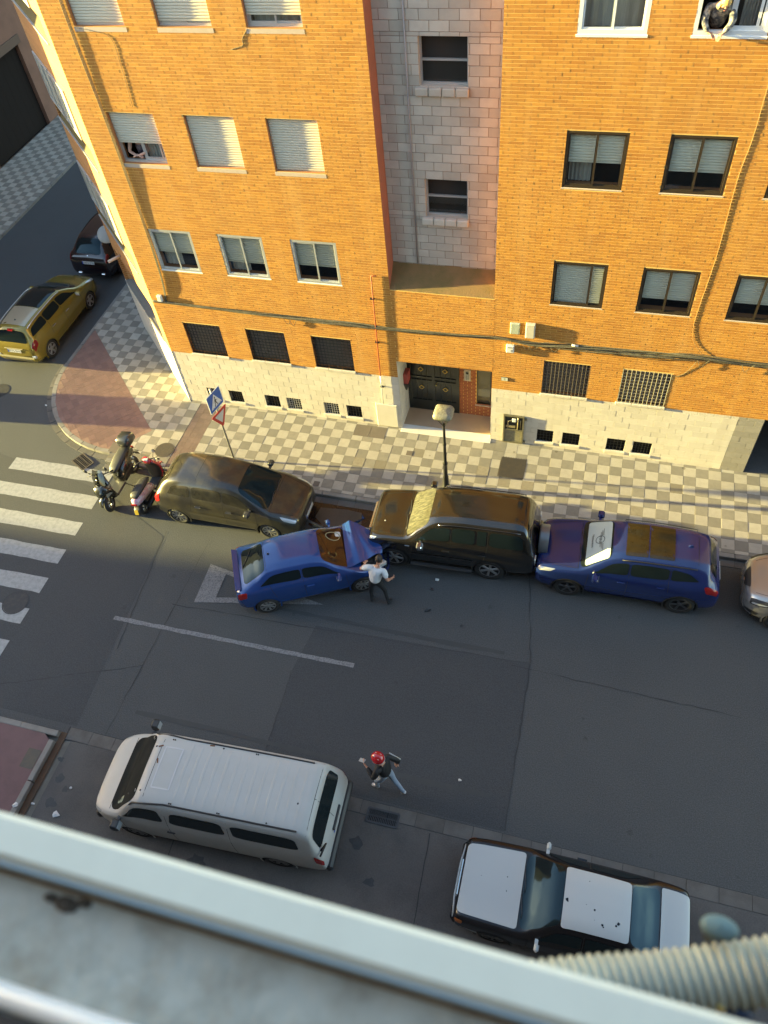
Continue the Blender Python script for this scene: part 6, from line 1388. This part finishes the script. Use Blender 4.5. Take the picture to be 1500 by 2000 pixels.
# ================================================================ PEOPLE
def skinned(name, joints, edges, radii, mats, parent, sub=2, assign=None, loc=(0,0,0)):
    """one continuous surface grown round a skeleton; faces take the material of the nearest bone"""
    me = bpy.data.meshes.new(name); names = list(joints); ix = {n: i for i, n in enumerate(names)}
    me.from_pydata([joints[n] for n in names], [(ix[a], ix[b]) for a, b in edges], [])
    o = bpy.data.objects.new(name, me); COL.objects.link(o)
    o.modifiers.new('skin', 'SKIN'); sv = me.skin_vertices[0].data
    for n in names:
        r = radii[n]; sv[ix[n]].radius = r if isinstance(r, tuple) else (r, r)
    sv[ix[names[0]]].use_root = True
    o.modifiers[0].use_smooth_shade = True; o.modifiers[0].branch_smoothing = .6
    ss = o.modifiers.new('sub', 'SUBSURF'); ss.levels = sub; ss.render_levels = sub
    bpy.context.view_layer.update(); dg = bpy.context.evaluated_depsgraph_get(); m2 = bpy.data.meshes.new_from_object(o.evaluated_get(dg))
    bpy.data.objects.remove(o); bpy.data.meshes.remove(me); m2.name = name; m2.materials.clear()
    for m in mats: m2.materials.append(m)
    if assign:
        B = [(Vector(joints[a]), Vector(joints[b]), assign.get((a, b), 0)) for a, b in edges]
        for p in m2.polygons:
            c = p.center; best = None
            for a, b, k in B:
                d = b-a; u = max(0, min(1, (c-a).dot(d)/max(d.length_squared, 1e-9))); q = (c-a-d*u).length
                if best is None or q < best[0]: best = (q, k(u) if callable(k) else k)
            p.material_index = best[1]
    for p in m2.polygons: p.use_smooth = True
    return link(name, m2, parent, loc)
m_skin = mat('skin', (0.46,0.25,0.17), .55); m_hair = mat('hair_dark', (0.022,0.014,0.010), .5, bump=.6, bscale=90, stretch=(1,1,.2)); m_trs = mat('trousers_dark', (0.016,0.017,0.02), .85); m_shirt = mat('shirt_white', (0.58,0.62,0.66), .85, bump=.5, bscale=22, dirt=.25, dcol=(.38,.42,.48), nscale=14, stretch=(2,2,.6)); m_shoe = mat('shoe_dark', (0.02,0.02,0.022), .6)
def hand(J, E, Rr, wrist, d, nrm, tag_, flip=1, s=1.0, curl=.3):
    """palm and five fingers grown from a wrist joint; d = finger direction, nrm = back of hand"""
    d = Vector(d).normalized(); nrm = Vector(nrm).normalized(); sd = d.cross(nrm).normalized()*flip; w = Vector(J[wrist]); pm = tag_+'palm'
    J[pm] = tuple(w+d*.065*s); E.append((wrist, pm)); Rr[pm] = (.034*s,.016*s)
    for k, (off, ln) in enumerate(((-.030,.066),(-.010,.078),(.011,.074),(.030,.058))):
        a, b, c = tag_+f'k{k}', tag_+f'm{k}', tag_+f't{k}'; p = w+d*.098*s+sd*off*s
        J[a] = tuple(p); J[b] = tuple(p+(d-nrm*curl)*ln*.5*s); J[c] = tuple(p+(d*.9-nrm*curl*2)*ln*s); E += [(pm,a),(a,b),(b,c)]; Rr[a] = .0095*s; Rr[b] = .0088*s; Rr[c] = .0075*s
    a, b = tag_+'th0', tag_+'th1'; p = w+d*.035*s-sd*.036*s; J[a] = tuple(p); J[b] = tuple(p+(d*.7-sd*.6-nrm*.2).normalized()*.055*s); E += [(pm,a),(a,b)]; Rr[a] = .012*s; Rr[b] = .009*s
def head_parts(root, c, fwd, hair_m, hair=True, tilt=None, long=False):
    """separate facial details and hair round a head centre"""
    f = Vector(fwd).normalized(); upv = Vector((0,0,1)); upv = (upv-f*upv.dot(f)).normalized(); rt = f.cross(upv)
    def P(a, b, cc): return Vector(c)+f*a+rt*b+upv*cc
    mb = MB(); M = Matrix((( rt.x,f.x,upv.x,0),(rt.y,f.y,upv.y,0),(rt.z,f.z,upv.z,0),(0,0,0,1)))
    if hair:
        V = []; n = 20; m = 10
        for i in range(m+1):
            for j in range(n):
                th = PI*(.0+.62*i/m); ph = 2*PI*j/n; x, y, z = math.sin(th)*math.cos(ph), math.sin(th)*math.sin(ph), math.cos(th)
                k = 1+.035*math.sin(9*ph+5*th)+.03*math.sin(4*ph); front = max(0, y)
                zz = z*.125 if not (front > .35 and th > 1.0) else max(z, .30)*.125
                V.append(Vector(c)+M.to_3x3() @ Vector((x*.087*k, y*.104*k-.008, zz*k+.018-(.16 if long and i == m and y < .2 else 0))))
        F = [(i*n+j, i*n+(j+1)%n, (i+1)*n+(j+1)%n, (i+1)*n+j) for i in range(m) for j in range(n)]; mb.mesh(V, F, 0, True); mb.build('hair', hair_m, root)
    mb = MB()
    for s in (-1,1): mb.lathe([(.001,.006),(.010,.004),(.012,0)],8,Matrix.Translation(P(.086,s*.033,.012)) @ f.to_track_quat('Z','Y').to_matrix().to_4x4())
    mb.build('eye', m_plast, root)
    mb = MB(); mb.tube([P(.094,-.024,-.062),P(.100,0,-.06),P(.094,.024,-.062)], .006, 5); mb.build('mouth', mat('lips',(.35,.12,.10),.5), root)
    mb = MB()
    for s in (-1,1): mb.lathe([(.001,-.008),(.018,-.006),(.024,.004),(.014,.008),(.001,.004)],10,Matrix.Translation(P(-.005,s*.082,-.01)) @ (rt*s).to_track_quat('Z','Y').to_matrix().to_4x4() @ Matrix.Diagonal((1,1.4,1,1)))
    mb.build('ear', m_skin, root)
def body(root, J, Rr, E, assign, mats, nm='body'): return skinned(nm, J, E, Rr, mats, root, 2, assign)
def std(J, extraR=None):
    Rr = dict(pel=.135, spine=.125, chest=.135, neck=.055, head0=.07, head=(.082,.10), crown=(.06,.07), nose=.016,
        shl=.065, ell=.043, wrl=.027, shr=.065, elr=.043, wrr=.027, hipl=.095, knl=.062, anl=.043, tol=.036, hipr=.095, knr=.062, anr=.043, tor=.036, heel_l=.036, heel_r=.036)
    if extraR: Rr.update(extraR)
    E = [('pel','spine'),('spine','chest'),('chest','neck'),('neck','head0'),('head0','head'),('head','crown'),('head0','nose'),('chest','shl'),('shl','ell'),('ell','wrl'),('chest','shr'),('shr','elr'),('elr','wrr'),('pel','hipl'),('hipl','knl'),('knl','anl'),('anl','tol'),('anl','heel_l'),('pel','hipr'),('hipr','knr'),('knr','anr'),('anr','tor'),('anr','heel_r')]
    return {k: Rr[k] for k in J}, [e for e in E if e[0] in J and e[1] in J]
def legs_assign(skin, trs, shoe, top=None, sleeve=0):
    a = {}
    if top is not None:
        a[('spine','chest')] = top; a[('chest','neck')] = lambda u: top if u < .6 else 0
        for s in 'lr': a[('chest','sh'+s)] = top; a[('sh'+s,'el'+s)] = lambda u: top if (u < .7 or sleeve) else 0; a[('el'+s,'wr'+s)] = top if sleeve else 0
    for s in 'lr': a[('pel','hip'+s)] = trs; a[('hip'+s,'kn'+s)] = trs; a[('kn'+s,'an'+s)] = lambda u: trs if u < .93 else shoe; a[('an'+s,'to'+s)] = shoe; a[('an'+s,'heel_'+s)] = shoe
    a[('pel','spine')] = trs; return a
# man in the white T-shirt at the crumpled wing: seen from behind, left hand on the car, right arm trailing
t = thing('person', 'man in white T-shirt and black trousers leaning over the crumpled wing of the blue hatchback', 'person', (.80,-5.98,0), .10)
J = dict(pel=(.07,-.02,.93), spine=(.09,.01,1.12), chest=(.12,.06,1.32), neck=(.16,.13,1.47), head0=(.175,.16,1.54), head=(.19,.19,1.60), crown=(.19,.185,1.65), nose=(.20,.295,1.565),
  shl=(-.07,.08,1.40), ell=(-.30,.12,1.22), wrl=(-.24,.33,1.12), shr=(.30,.05,1.38), elr=(.40,-.10,1.14), wrr=(.46,.08,.99), hipl=(-.05,-.02,.88), knl=(-.09,.03,.47), anl=(-.09,-.05,.085), tol=(-.09,.12,.035), heel_l=(-.09,-.09,.04), hipr=(.16,-.01,.88), knr=(.25,.06,.48), anr=(.34,-.08,.09), tor=(.38,.08,.035), heel_r=(.335,-.12,.05))
Rr, E = std(J); hand(J,E,Rr,'wrl',(.15,.95,-.1),(0,-.1,1),'L',1); hand(J,E,Rr,'wrr',(.4,.8,-.5),(1,-.3,.2),'R',-1)
body(t, J, Rr, E, legs_assign(0,1,2,3), [m_skin, m_trs, m_shoe, m_shirt])
JS = {k: J[k] for k in ('pel','spine','chest','shl','ell','shr','elr')}; JS['pel'] = (.055,-.03,.93); JS['ell'] = tuple(Vector(J['shl']).lerp(Vector(J['ell']),.72)); JS['elr'] = tuple(Vector(J['shr']).lerp(Vector(J['elr']),.72)); JS['nk'] = (.15,.11,1.43)
skinned('t_shirt', JS, [('pel','spine'),('spine','chest'),('chest','nk'),('chest','shl'),('shl','ell'),('chest','shr'),('shr','elr')], dict(pel=.18,spine=.17,chest=.172,nk=.08,shl=.095,ell=.072,shr=.095,elr=.072), [m_shirt], t)
head_parts(t, (.188,.18,1.605), (.08,.9,-.4), m_hair)
# walker with the red helmet
t = thing('person', 'walker in red helmet, black jacket and pale jeans looking at a phone on the road', 'person', (2.335,-10.50,0), 2.85)
J = dict(pel=(0,0,.95), spine=(.02,0,1.13), chest=(.05,0,1.34), neck=(.08,0,1.51), head0=(.11,0,1.58), head=(.12,0,1.65), crown=(.115,0,1.70), nose=(.225,0,1.605),
  shl=(.04,.19,1.43), ell=(.10,.27,1.17), wrl=(.32,.16,1.22), shr=(.04,-.19,1.43), elr=(-.16,-.29,1.22), wrr=(-.10,-.30,.97), hipl=(0,.10,.90), knl=(.20,.11,.50), anl=(.22,.10,.10), tol=(.37,.11,.035), heel_l=(.19,.10,.04), hipr=(0,-.10,.90), knr=(-.10,-.09,.50), anr=(-.36,-.05,.17), tor=(-.28,-.05,.04), heel_r=(-.41,-.05,.19))
Rr, E = std(J); hand(J,E,Rr,'wrl',(.85,-.2,.35),(.2,.9,-.3),'L',1,curl=.5); hand(J,E,Rr,'wrr',(.2,0,-1),(-.3,-1,0),'R',-1)
m_jean = mat('jeans_pale', (0.22,0.27,0.35), .85, dirt=.3, dcol=(.30,.34,.40), nscale=12); m_jack = mat('jacket_black', (0.011,0.011,0.013), .7); m_snk = mat('sneaker_white', (0.5,0.5,0.52), .6); m_lin = mat('jacket_stripe', (0.45,0.45,0.45), .7)
body(t, J, Rr, E, legs_assign(0,1,2,3,1), [m_skin, m_jean, m_snk, m_jack])
JS = {k: J[k] for k in ('pel','spine','chest','shl','ell','wrl','shr','elr','wrr')}; JS['nk'] = (.07,0,1.47)
jk = skinned('jacket', JS, [('pel','spine'),('spine','chest'),('chest','nk'),('chest','shl'),('shl','ell'),('ell','wrl'),('chest','shr'),('shr','elr'),('elr','wrr')], dict(pel=.175,spine=.175,chest=.18,nk=.085,shl=.095,ell=.066,wrl=.046,shr=.095,elr=.066,wrr=.046), [m_jack], t)
mb = MB(); P = [Vector(J['shr'])+Vector((-.03,-.06,.045)), Vector(J['shr']).lerp(Vector(J['elr']),.5)+Vector((-.03,-.045,.03)), Vector(J['elr'])+Vector((-.03,-.03,.02))]
for a, b in zip(P, P[1:]): mb.face([a+Vector((.0,-.0,.012)), a-Vector((.0,.0,.012)), b-Vector((0,0,.012)), b+Vector((0,0,.012))]); 
mb.tube(P, .014, 6); mb.build('sleeve_stripe', m_lin, jk)
mb = MB(); V = []; n = 28; m_ = 12
for i in range(m_+1):
    for j in range(n):
        th = PI*.56*i/m_; ph = 2*PI*j/n; k = 1+.02*math.sin(3*th)*math.cos(2*ph); lip = -.02*(math.cos(ph) > .3)*(i == m_)
        V.append((.115+.148*math.sin(th)*math.cos(ph)*k, .128*math.sin(th)*math.sin(ph)*k, 1.65+.142*math.cos(th)*k-lip))
F = [(i*n+j, i*n+(j+1)%n, (i+1)*n+(j+1)%n, (i+1)*n+j) for i in range(m_) for j in range(n)]; mb.mesh(V, F, 0, True); hl = mb.build('helmet', mat('helmet_red',(.42,.008,.014),.18,coat=1.0), t)
mb = MB()
for x, y in ((.16,.05),(.17,-.04),(.06,.06),(.07,-.06)): z = 1.65+.142*math.sqrt(max(0,1-((x-.115)/.148)**2-(y/.128)**2)); mb.box(x-.018,x+.018,y-.006,y+.006,z-.004,z+.004)
mb.build('helmet_vent', mat('vent_pale',(.5,.3,.3),.3), hl)
mb = MB(); mb.tube([(.115+.148*math.cos(a)*.97,.128*math.sin(a)*.97,1.635) for a in np.linspace(1.2,5.1,18)], .008, 5); mb.build('helmet_rim', m_lin, hl)
head_parts(t, (.12,0,1.635), (.93,0,-.35), m_hair, hair=False)
mb = MB(); Mp = Matrix.Translation((.47,.10,1.275)) @ Matrix.Rotation(.5,4,'Y'); mb.box(-.08,.08,-.040,.040,-.006,.006,0,Mp,bev=.004); ph = mb.build('phone', mat('phone_case',(.30,.29,.29),.4), None); ph.matrix_world = Matrix.Translation((2.335,-10.50,0)) @ Matrix.Rotation(2.85,4,'Z')
tag(ph, 'grey mobile phone held out by the walker in the red helmet', 'phone'); mb = MB(); mb.box(-.072,.072,-.036,.036,.0065,.0075,0,Mp); mb.build('screen', m_lamp, ph)  # screen kept pale, its reflection put into the colour
# woman leaning out of the top right window
t = thing('person', 'blonde woman in patterned dark jacket leaning out of the top right white window', 'person', (6.33,.10,PZ+10.74), 0)
J = dict(pel=(0,.30,.06), spine=(0,.20,.22), chest=(.0,.02,.42), neck=(.03,-.10,.53), head0=(.04,-.16,.56), head=(.05,-.20,.58), crown=(.05,-.18,.645), nose=(.06,-.27,.50),
  shl=(-.19,.02,.45), ell=(-.23,-.06,.24), wrl=(-.13,-.13,.09), shr=(.20,.0,.44), elr=(.24,-.08,.24), wrr=(.12,-.15,.09))
Rr, E = std(J); hand(J,E,Rr,'wrl',(.6,-.35,-.25),(0,-.3,1),'L',1,s=.9); hand(J,E,Rr,'wrr',(-.4,-.5,-.3),(0,-.3,1),'R',-1,s=.9)
m_pat = mat('jacket_pattern', (0.05,0.055,0.075), .8, dirt=1.0, dcol=(.62,.55,.45), nscale=13); m_bl = mat('hair_blonde', (0.62,0.42,0.14), .5, dirt=.4, dcol=(.40,.25,.09), nscale=30, bump=.4, bscale=90, stretch=(1,1,.25))
la = legs_assign(0,1,1,1,1); body(t, J, Rr, E, la, [m_skin, m_pat]); JS = {k: J[k] for k in ('pel','spine','chest','shl','ell','wrl','shr','elr','wrr')}
skinned('jacket', JS, [('pel','spine'),('spine','chest'),('chest','shl'),('shl','ell'),('ell','wrl'),('chest','shr'),('shr','elr'),('elr','wrr')], dict(pel=.165,spine=.165,chest=.17,shl=.09,ell=.062,wrl=.045,shr=.09,elr=.062,wrr=.045), [m_pat], t)
head_parts(t, (.05,-.20,.57), (.15,-.75,-.62), m_bl, True, long=True)
# person behind the half lowered shutter on the left
t = thing('person', 'bare armed person with dark patterned top behind the half lowered shutter on the left', 'person', (-6.02,.27,PZ+7.90), 0)
J = dict(pel=(0,.22,-.15), spine=(0,.18,.10), chest=(.02,.10,.42), neck=(.03,.08,.58), head0=(.03,.06,.64), head=(.03,.05,.72), crown=(.03,.055,.78), nose=(.03,-.05,.68), shl=(-.17,.09,.48), ell=(-.22,-.08,.16), wrl=(.0,-.16,.11), shr=(.21,.09,.48), elr=(.27,-.08,.18), wrr=(.08,-.18,.13))
Rr, E = std(J); hand(J,E,Rr,'wrl',(.95,-.15,0),(0,-.2,1),'L',1); hand(J,E,Rr,'wrr',(-.9,-.2,0),(0,-.2,1),'R',-1)
body(t, J, Rr, E, {}, [mat('skin_pale',(.55,.34,.26),.55)])
m_top = mat('top_dark_print', (0.03,0.022,0.05), .8, dirt=.9, dcol=(.45,.36,.36), nscale=10)
skinned('top', {'pel':J['pel'],'spine':J['spine'],'chest':(.02,.10,.36)}, [('pel','spine'),('spine','chest')], dict(pel=(.17,.13),spine=(.175,.135),chest=(.17,.125)), [m_top], t)
head_parts(t, (.03,.05,.71), (0,-1,-.2), m_hair, True)

# ================================================================ DEBRIS AND LITTER
def bit(name, label, cat, x, y, z, rz, verts, faces, m, group=None):
    mb = MB(); mb.mesh(verts, faces); return tag(mb.build(name, m, None, (x,y,z), rz), label, cat, group)
mb = MB(); mb.tube([(-2.05,-4.18,.33),(-1.6,-4.12,.36),(-1.15,-4.22,.30),(-.72,-4.36,.22)], [.035,.045,.04,.03], 6); mb.box(-1.5,-1.2,-4.2,-4.1,.05,.28,bev=.03); tag(mb.build('broken_bumper', m_plast), 'torn strip of black bumper lying between the minivan and the blue hatchback', 'bumper')
mb = MB(); mb.box(-1.95,-1.2,-4.52,-4.40,.02,.10,bev=.02); tag(mb.build('broken_grille', mat('scrap_brown',(.10,.06,.04),.6)), 'brown scrap of torn plastic beside the roof of the crashed hatchback', 'debris')
shard = [(-.09,-.02,0),(.02,-.035,.02),(.10,.03,.0),(-.02,.045,.03)]
for k, (x, y, s, lb) in enumerate(((2.15,-6.0,1.0,'angular black shard on the road below the off road wagon, the lower one'),(2.12,-5.35,.7,'thin black sliver on the road close to the side of the off road wagon'),(3.05,-6.25,.5,'tiny dark chip on the road right of the two black shards'))):
    mb = MB(); M = Matrix.Rotation(k*1.9+.4,4,'Z') @ Matrix.Scale(s,4); mb.mesh([M @ Vector(v) for v in shard]+[M @ (Vector(v)*.8-Vector((0,0,.012))) for v in shard], [(0,1,2,3),(7,6,5,4),(0,4,5,1),(1,5,6,2),(2,6,7,3),(3,7,4,0)]); tag(mb.build('car_shard', m_plast, None, (x,y,.02)), lb, 'debris', 'crash debris on the road')
mb = MB(); mb.box(-.05,.05,-.035,.035,0,.03,bev=.012); tag(mb.build('lamp_fragment', m_plate, None, (2.18,-5.05,.0)), 'pale fragment of a lamp on the road beside the off road wagon', 'debris')
for k, (x, y, z, lb) in enumerate(((-4.67,-12.74,.012,'largest white paper scrap by the gutter, furthest right of three'),(-5.60,-12.80,.14,'white paper scrap on the pink kerb above the balcony edge'),(-5.30,-12.66,.02,'small white paper scrap left of the largest one'),(-4.62,-12.15,.012,'tiny pale cigarette packet on the concrete in front of the van'),(3.77,-9.98,.008,'tiny cream scrap in the middle of the road'),(-11.9,-1.0,.02,'pale wrapper beside the corner kerb'))):
    mb = MB(); n = 7; s = (.10,.085,.06,.05,.045,.06)[k]; P = [Vector((math.cos(2*PI*q/n)*s*rnd.uniform(.5,1.2), math.sin(2*PI*q/n)*s*.7*rnd.uniform(.5,1.2), rnd.uniform(.0,.03))) for q in range(n)]; c = Vector((0,0,.045))
    for q in range(n): mb.face([P[q], P[(q+1)%n], c])
    mb.face(P[::-1]); tag(mb.build('litter', mat('paper',(.6,.6,.6),.7), None, (x,y,z)), lb, 'litter')
mb = MB(); mb.mesh([(-.10,0,0),(-.03,.04,.02),(.07,.03,.01),(.11,0,.02),(.05,-.04,.03),(-.04,-.04,.0)],[(0,1,2,3,4,5)]); mb.v += []; tag(mb.build('dead_leaf', mat('leaf_brown',(.16,.08,.03),.8), None, (9.1,-11.75,.01), -1.0), 'curled brown leaf on the concrete right of the saloon boot', 'leaf')
mb = MB(); m_oil = mat('oil_stain',(0.018,0.012,0.010),.25,dirt=.5,dcol=(.06,.022,.012),nscale=4)
P = [(-1.75,-3.05),(-1.0,-3.0),(-.2,-3.02),(.28,-3.08),(.30,-3.6),(.05,-4.1),(-.5,-4.3),(-1.2,-4.2),(-1.7,-4.0),(-1.85,-3.5)]
mb.face([(*p,.007) for p in P]); tag(mb.build('oil_stain', m_oil), kind='structure')
mb = MB(); P = [(-1.55,-3.35),(-.8,-3.28),(-.35,-3.32),(-.25,-3.7),(-.6,-4.0),(-1.3,-3.95),(-1.6,-3.7)]; mb.face([(*p,.011) for p in P]); tag(mb.build('wet_patch', mat('wet_asphalt',(.05,.047,.046),.35,dirt=.5,dcol=(.025,.024,.024),nscale=3)), kind='structure')

# ================================================================ OWN BUILDING: window ledge, hose; and the row of houses that shades the road
OWN = thing('near_building', 'apartment building the photograph was taken from, its facade below the window ledge', 'building', (0,0,0))
m_own = mat('own_render', (0.16,0.14,0.125), .85, dirt=.3, nscale=1.5)
w = MB(); wall(w, -8.4, 22, -.1, 21.0, [(x, x+1.3, z, z+1.3) for x in (-6.5,-3.2,.2,8,11.4,15) for z in (1.2,4.1,7.0,9.9,12.8)], y=0, depth=.2, mr=0)
for k in range(len(w.v)): v = w.v[k]; w.v[k] = (v[0], -15.72-v[1], v[2])
w.build('wall', m_own, OWN)
w = MB(); w.box(-8.4,22,-27,-16.02,-.1,20.9); w.build('core', m_room, OWN); w = MB(); w.box(-8.4,-8.3,-27,-15.73,-.1,21.0); w.build('flank', m_own, OWN)
mb = MB()
for x in (-6.5,-3.2,.2,8,11.4,15):
    for z in (1.2,4.1,7.0,9.9,12.8): mb.box(x,x+1.3,-15.93,-15.90,z,z+1.3)
mb.build('window', m_cargl, OWN)
h = .80; L0, L1 = -2.2, 4.2
def rel(x, y, z): return (CAM.x+x, CAM.y+y, CAM.z+z)
LED = thing('window_ledge', 'pale blue grey metal window ledge with a raised lip crossing the bottom of the picture', 'ledge', rel(0,0,-.8))
m_led = mat('ledge_paint', (0.68,0.68,0.58), .55, dirt=.35, dcol=(.50,.49,.41), nscale=7); m_led2 = mat('ledge_grime', (0.44,0.44,0.38), .55, dirt=.9, dcol=(.25,.225,.17), nscale=16, bump=.3); m_led3 = mat('ledge_rust', (0.26,0.19,0.12), .9, dirt=.8, dcol=(.09,.06,.035), nscale=18)
ys = dict(out=.158*h, inn=.104*h)
mb = MB(); mb.box(L0,L1,ys['inn'],ys['out'],-.05,0,bev=.006); mb.build('lip', m_led, LED)
mb = MB(); mb.box(L0,L1,ys['inn']-.004,ys['inn']-.0005,-.034,-.006); mb.build('lip_face', mat('ledge_shade_blue',(.25,.33,.37),.5,dirt=.4,dcol=(.32,.35,.33),nscale=9), LED)  # blue shade inside the lip, painted onto its inner face
mb = MB(); mb.box(L0,L1,ys['inn']-.009,ys['inn']-.004,-.040,-.0345); mb.build('seam', m_led3, LED)
mb = MB(); mb.box(L0,L1,-.075,ys['inn']-.004,-.06,-.036); mb.build('tray', m_led2, LED)
mb = MB()
for x, r in ((-.43,.010),(-.449,.006),(-.412,.006)): mb.lathe([(r,0),(r*.8,.003),(.001,.004)],9,Matrix.Translation((x,.068+.004*math.sin(x*90),-.036)) @ Matrix.Diagonal((1.5,.8,1,1)))
tag(mb.build('grime_clump', mat('grime',(.07,.055,.04),.9), LED), kind='stuff')
mb = MB(); mb.tube([(L0,-.022,-.026),(L1,-.022,-.026)], .011, 10); mb.build('window_rail', mat('rail_white',(.62,.64,.64),.35), LED)
mb = MB(); mb.box(L0,L1,-.12,-.036,-.058,-.028); mb.build('inner_sill', mat('sill_brown',(.05,.04,.033),.7), LED)
mb = MB(); mb.box(L0,L1,-.13,-.03,-.12,-.06); mb.build('ledge_body', m_own, LED)
# corrugated hose beyond the lip
H = thing('corrugated_hose', 'cream corrugated air conditioner hose poking out beyond the ledge at the lower right', 'hose', rel(0,0,0))
hz = 1.12; pts = []
A, B = Vector((.05*hz,.128*hz,-hz*1.02)), Vector((.36*hz,.235*hz,-hz*.99))
n = 190; P = []; Q = []
for k in range(n+1):
    u = k/n; c = A.lerp(B, u)+Vector((0,0,-.02*math.sin(u*PI))); P.append(c); Q.append(.0365+.0027*math.sin(2*PI*u*30)+.001*math.sin(u*9))
mb = MB(); mb.tube(P, Q, 24); mb.build('hose', mat('hose_cream',(.36,.38,.31),.6,dirt=.6,dcol=(.24,.20,.15),nscale=9), H)
K = thing('bolt_head', 'rounded blue grey knob on a stem above the corrugated hose', 'knob', rel(.228*hz,.229*hz,-hz+.06))
mb = MB(); mb.lathe([(.001,.004),(.015,.003),(.021,-.001),(.021,-.005),(.010,-.008)],18,Matrix.Diagonal((1.05,.66,1,1))); mb.build('knob', mat('knob_blue',(.11,.17,.17),.6), K); mb = MB(); mb.lathe([(.008,-.012),(.008,-.06)],10); mb.build('stem', m_plast, K)
mb = MB(); mb.box(-.02,.02,-.012,.012,-.02,.02,bev=.008); tag(mb.build('clip', mat('clip_navy',(.02,.04,.09),.4), None, rel(.262*hz,.168*hz,-hz*1.03)), 'small navy clip under the corrugated hose', 'clip')
mb = MB(); mb.box(-.006,.006,-.006,.006,-.02,.02,bev=.003); tag(mb.build('screw', m_brass, None, rel(.243*hz,.166*hz,-hz*1.02)), 'brassy screw beside the navy clip under the hose', 'screw')
# the row of houses down the street on the near side
for k in range(9):
    x1 = -21.0-k*14; x0 = x1-13.9; hh = (14.6,14.5,14.6,14.4,14.5,15.2,11.7,11.5,11.6)[k]
    t = thing('terrace_house', ('nearest','second','third','fourth','fifth','sixth','seventh','eighth','last')[k]+' plastered terrace house down the near side of the street, counted from the balcony', 'house', (0,0,0), group='row of houses out of the picture on the left')
    w = MB(); w.box(x0,x1,-27,-15.6,-.1,hh); w.build('wall', (m_own, m_ob)[k % 2], t)
    w = MB()
    for a in range(4):
        for z in (1.2,4.2,7.2): w.box(x0+1+a*3.2,x0+2.3+a*3.2,-15.6,-15.58,z,z+1.4)
    w.build('window', m_cargl, t)

t = thing('shade_container', 'tall green container added out of the picture to shade the red corner paving', 'container', (-21.3,-2.1,PZ), .05)  # unseen container, added to cast the shadow band on the red paving
mb = MB(); mb.box(-.95,.95,-.62,.62,.2,1.45,bev=.08); mb.build('bin', mat('bin_green',(.03,.10,.05),.5), t)
mb = MB(); mb.box(-.98,.98,-.65,.65,1.45,1.62,bev=.08); mb.build('lid', m_plast, t)
for x in (-.7,.7):
    for y in (-.45,.45): mb = MB(); mb.lathe([(.001,-.03),(.1,-.03),(.1,.03),(.001,.03)],12,Matrix.Translation((x,y,.1)),axis='Y'); mb.build('castor', m_black, t)

for k in range(7):  # unseen houses, added to keep the bright low sky out of reflections
    x1 = -34.2-k*16; x0 = x1-15.8; t = thing('town_house', ('nearest','second','third','fourth','fifth','sixth','last')[k]+' rendered town house down the far side of the street, beyond the brown building', 'house', (0,0,0), group='unseen town houses added beyond the brown building')
    w = MB(); w.box(x0,x1,.3,13,-.1,12.5+(k%3)*.8); w.build('wall', (m_ob, m_own)[k % 2], t); w = MB()
    for a in range(4):
        for z in (1.2,4.2,7.2,10.2): w.box(x0+1+a*3.7,x0+2.4+a*3.7,.28,.3,z,z+1.4)
    w.build('window', m_cargl, t)
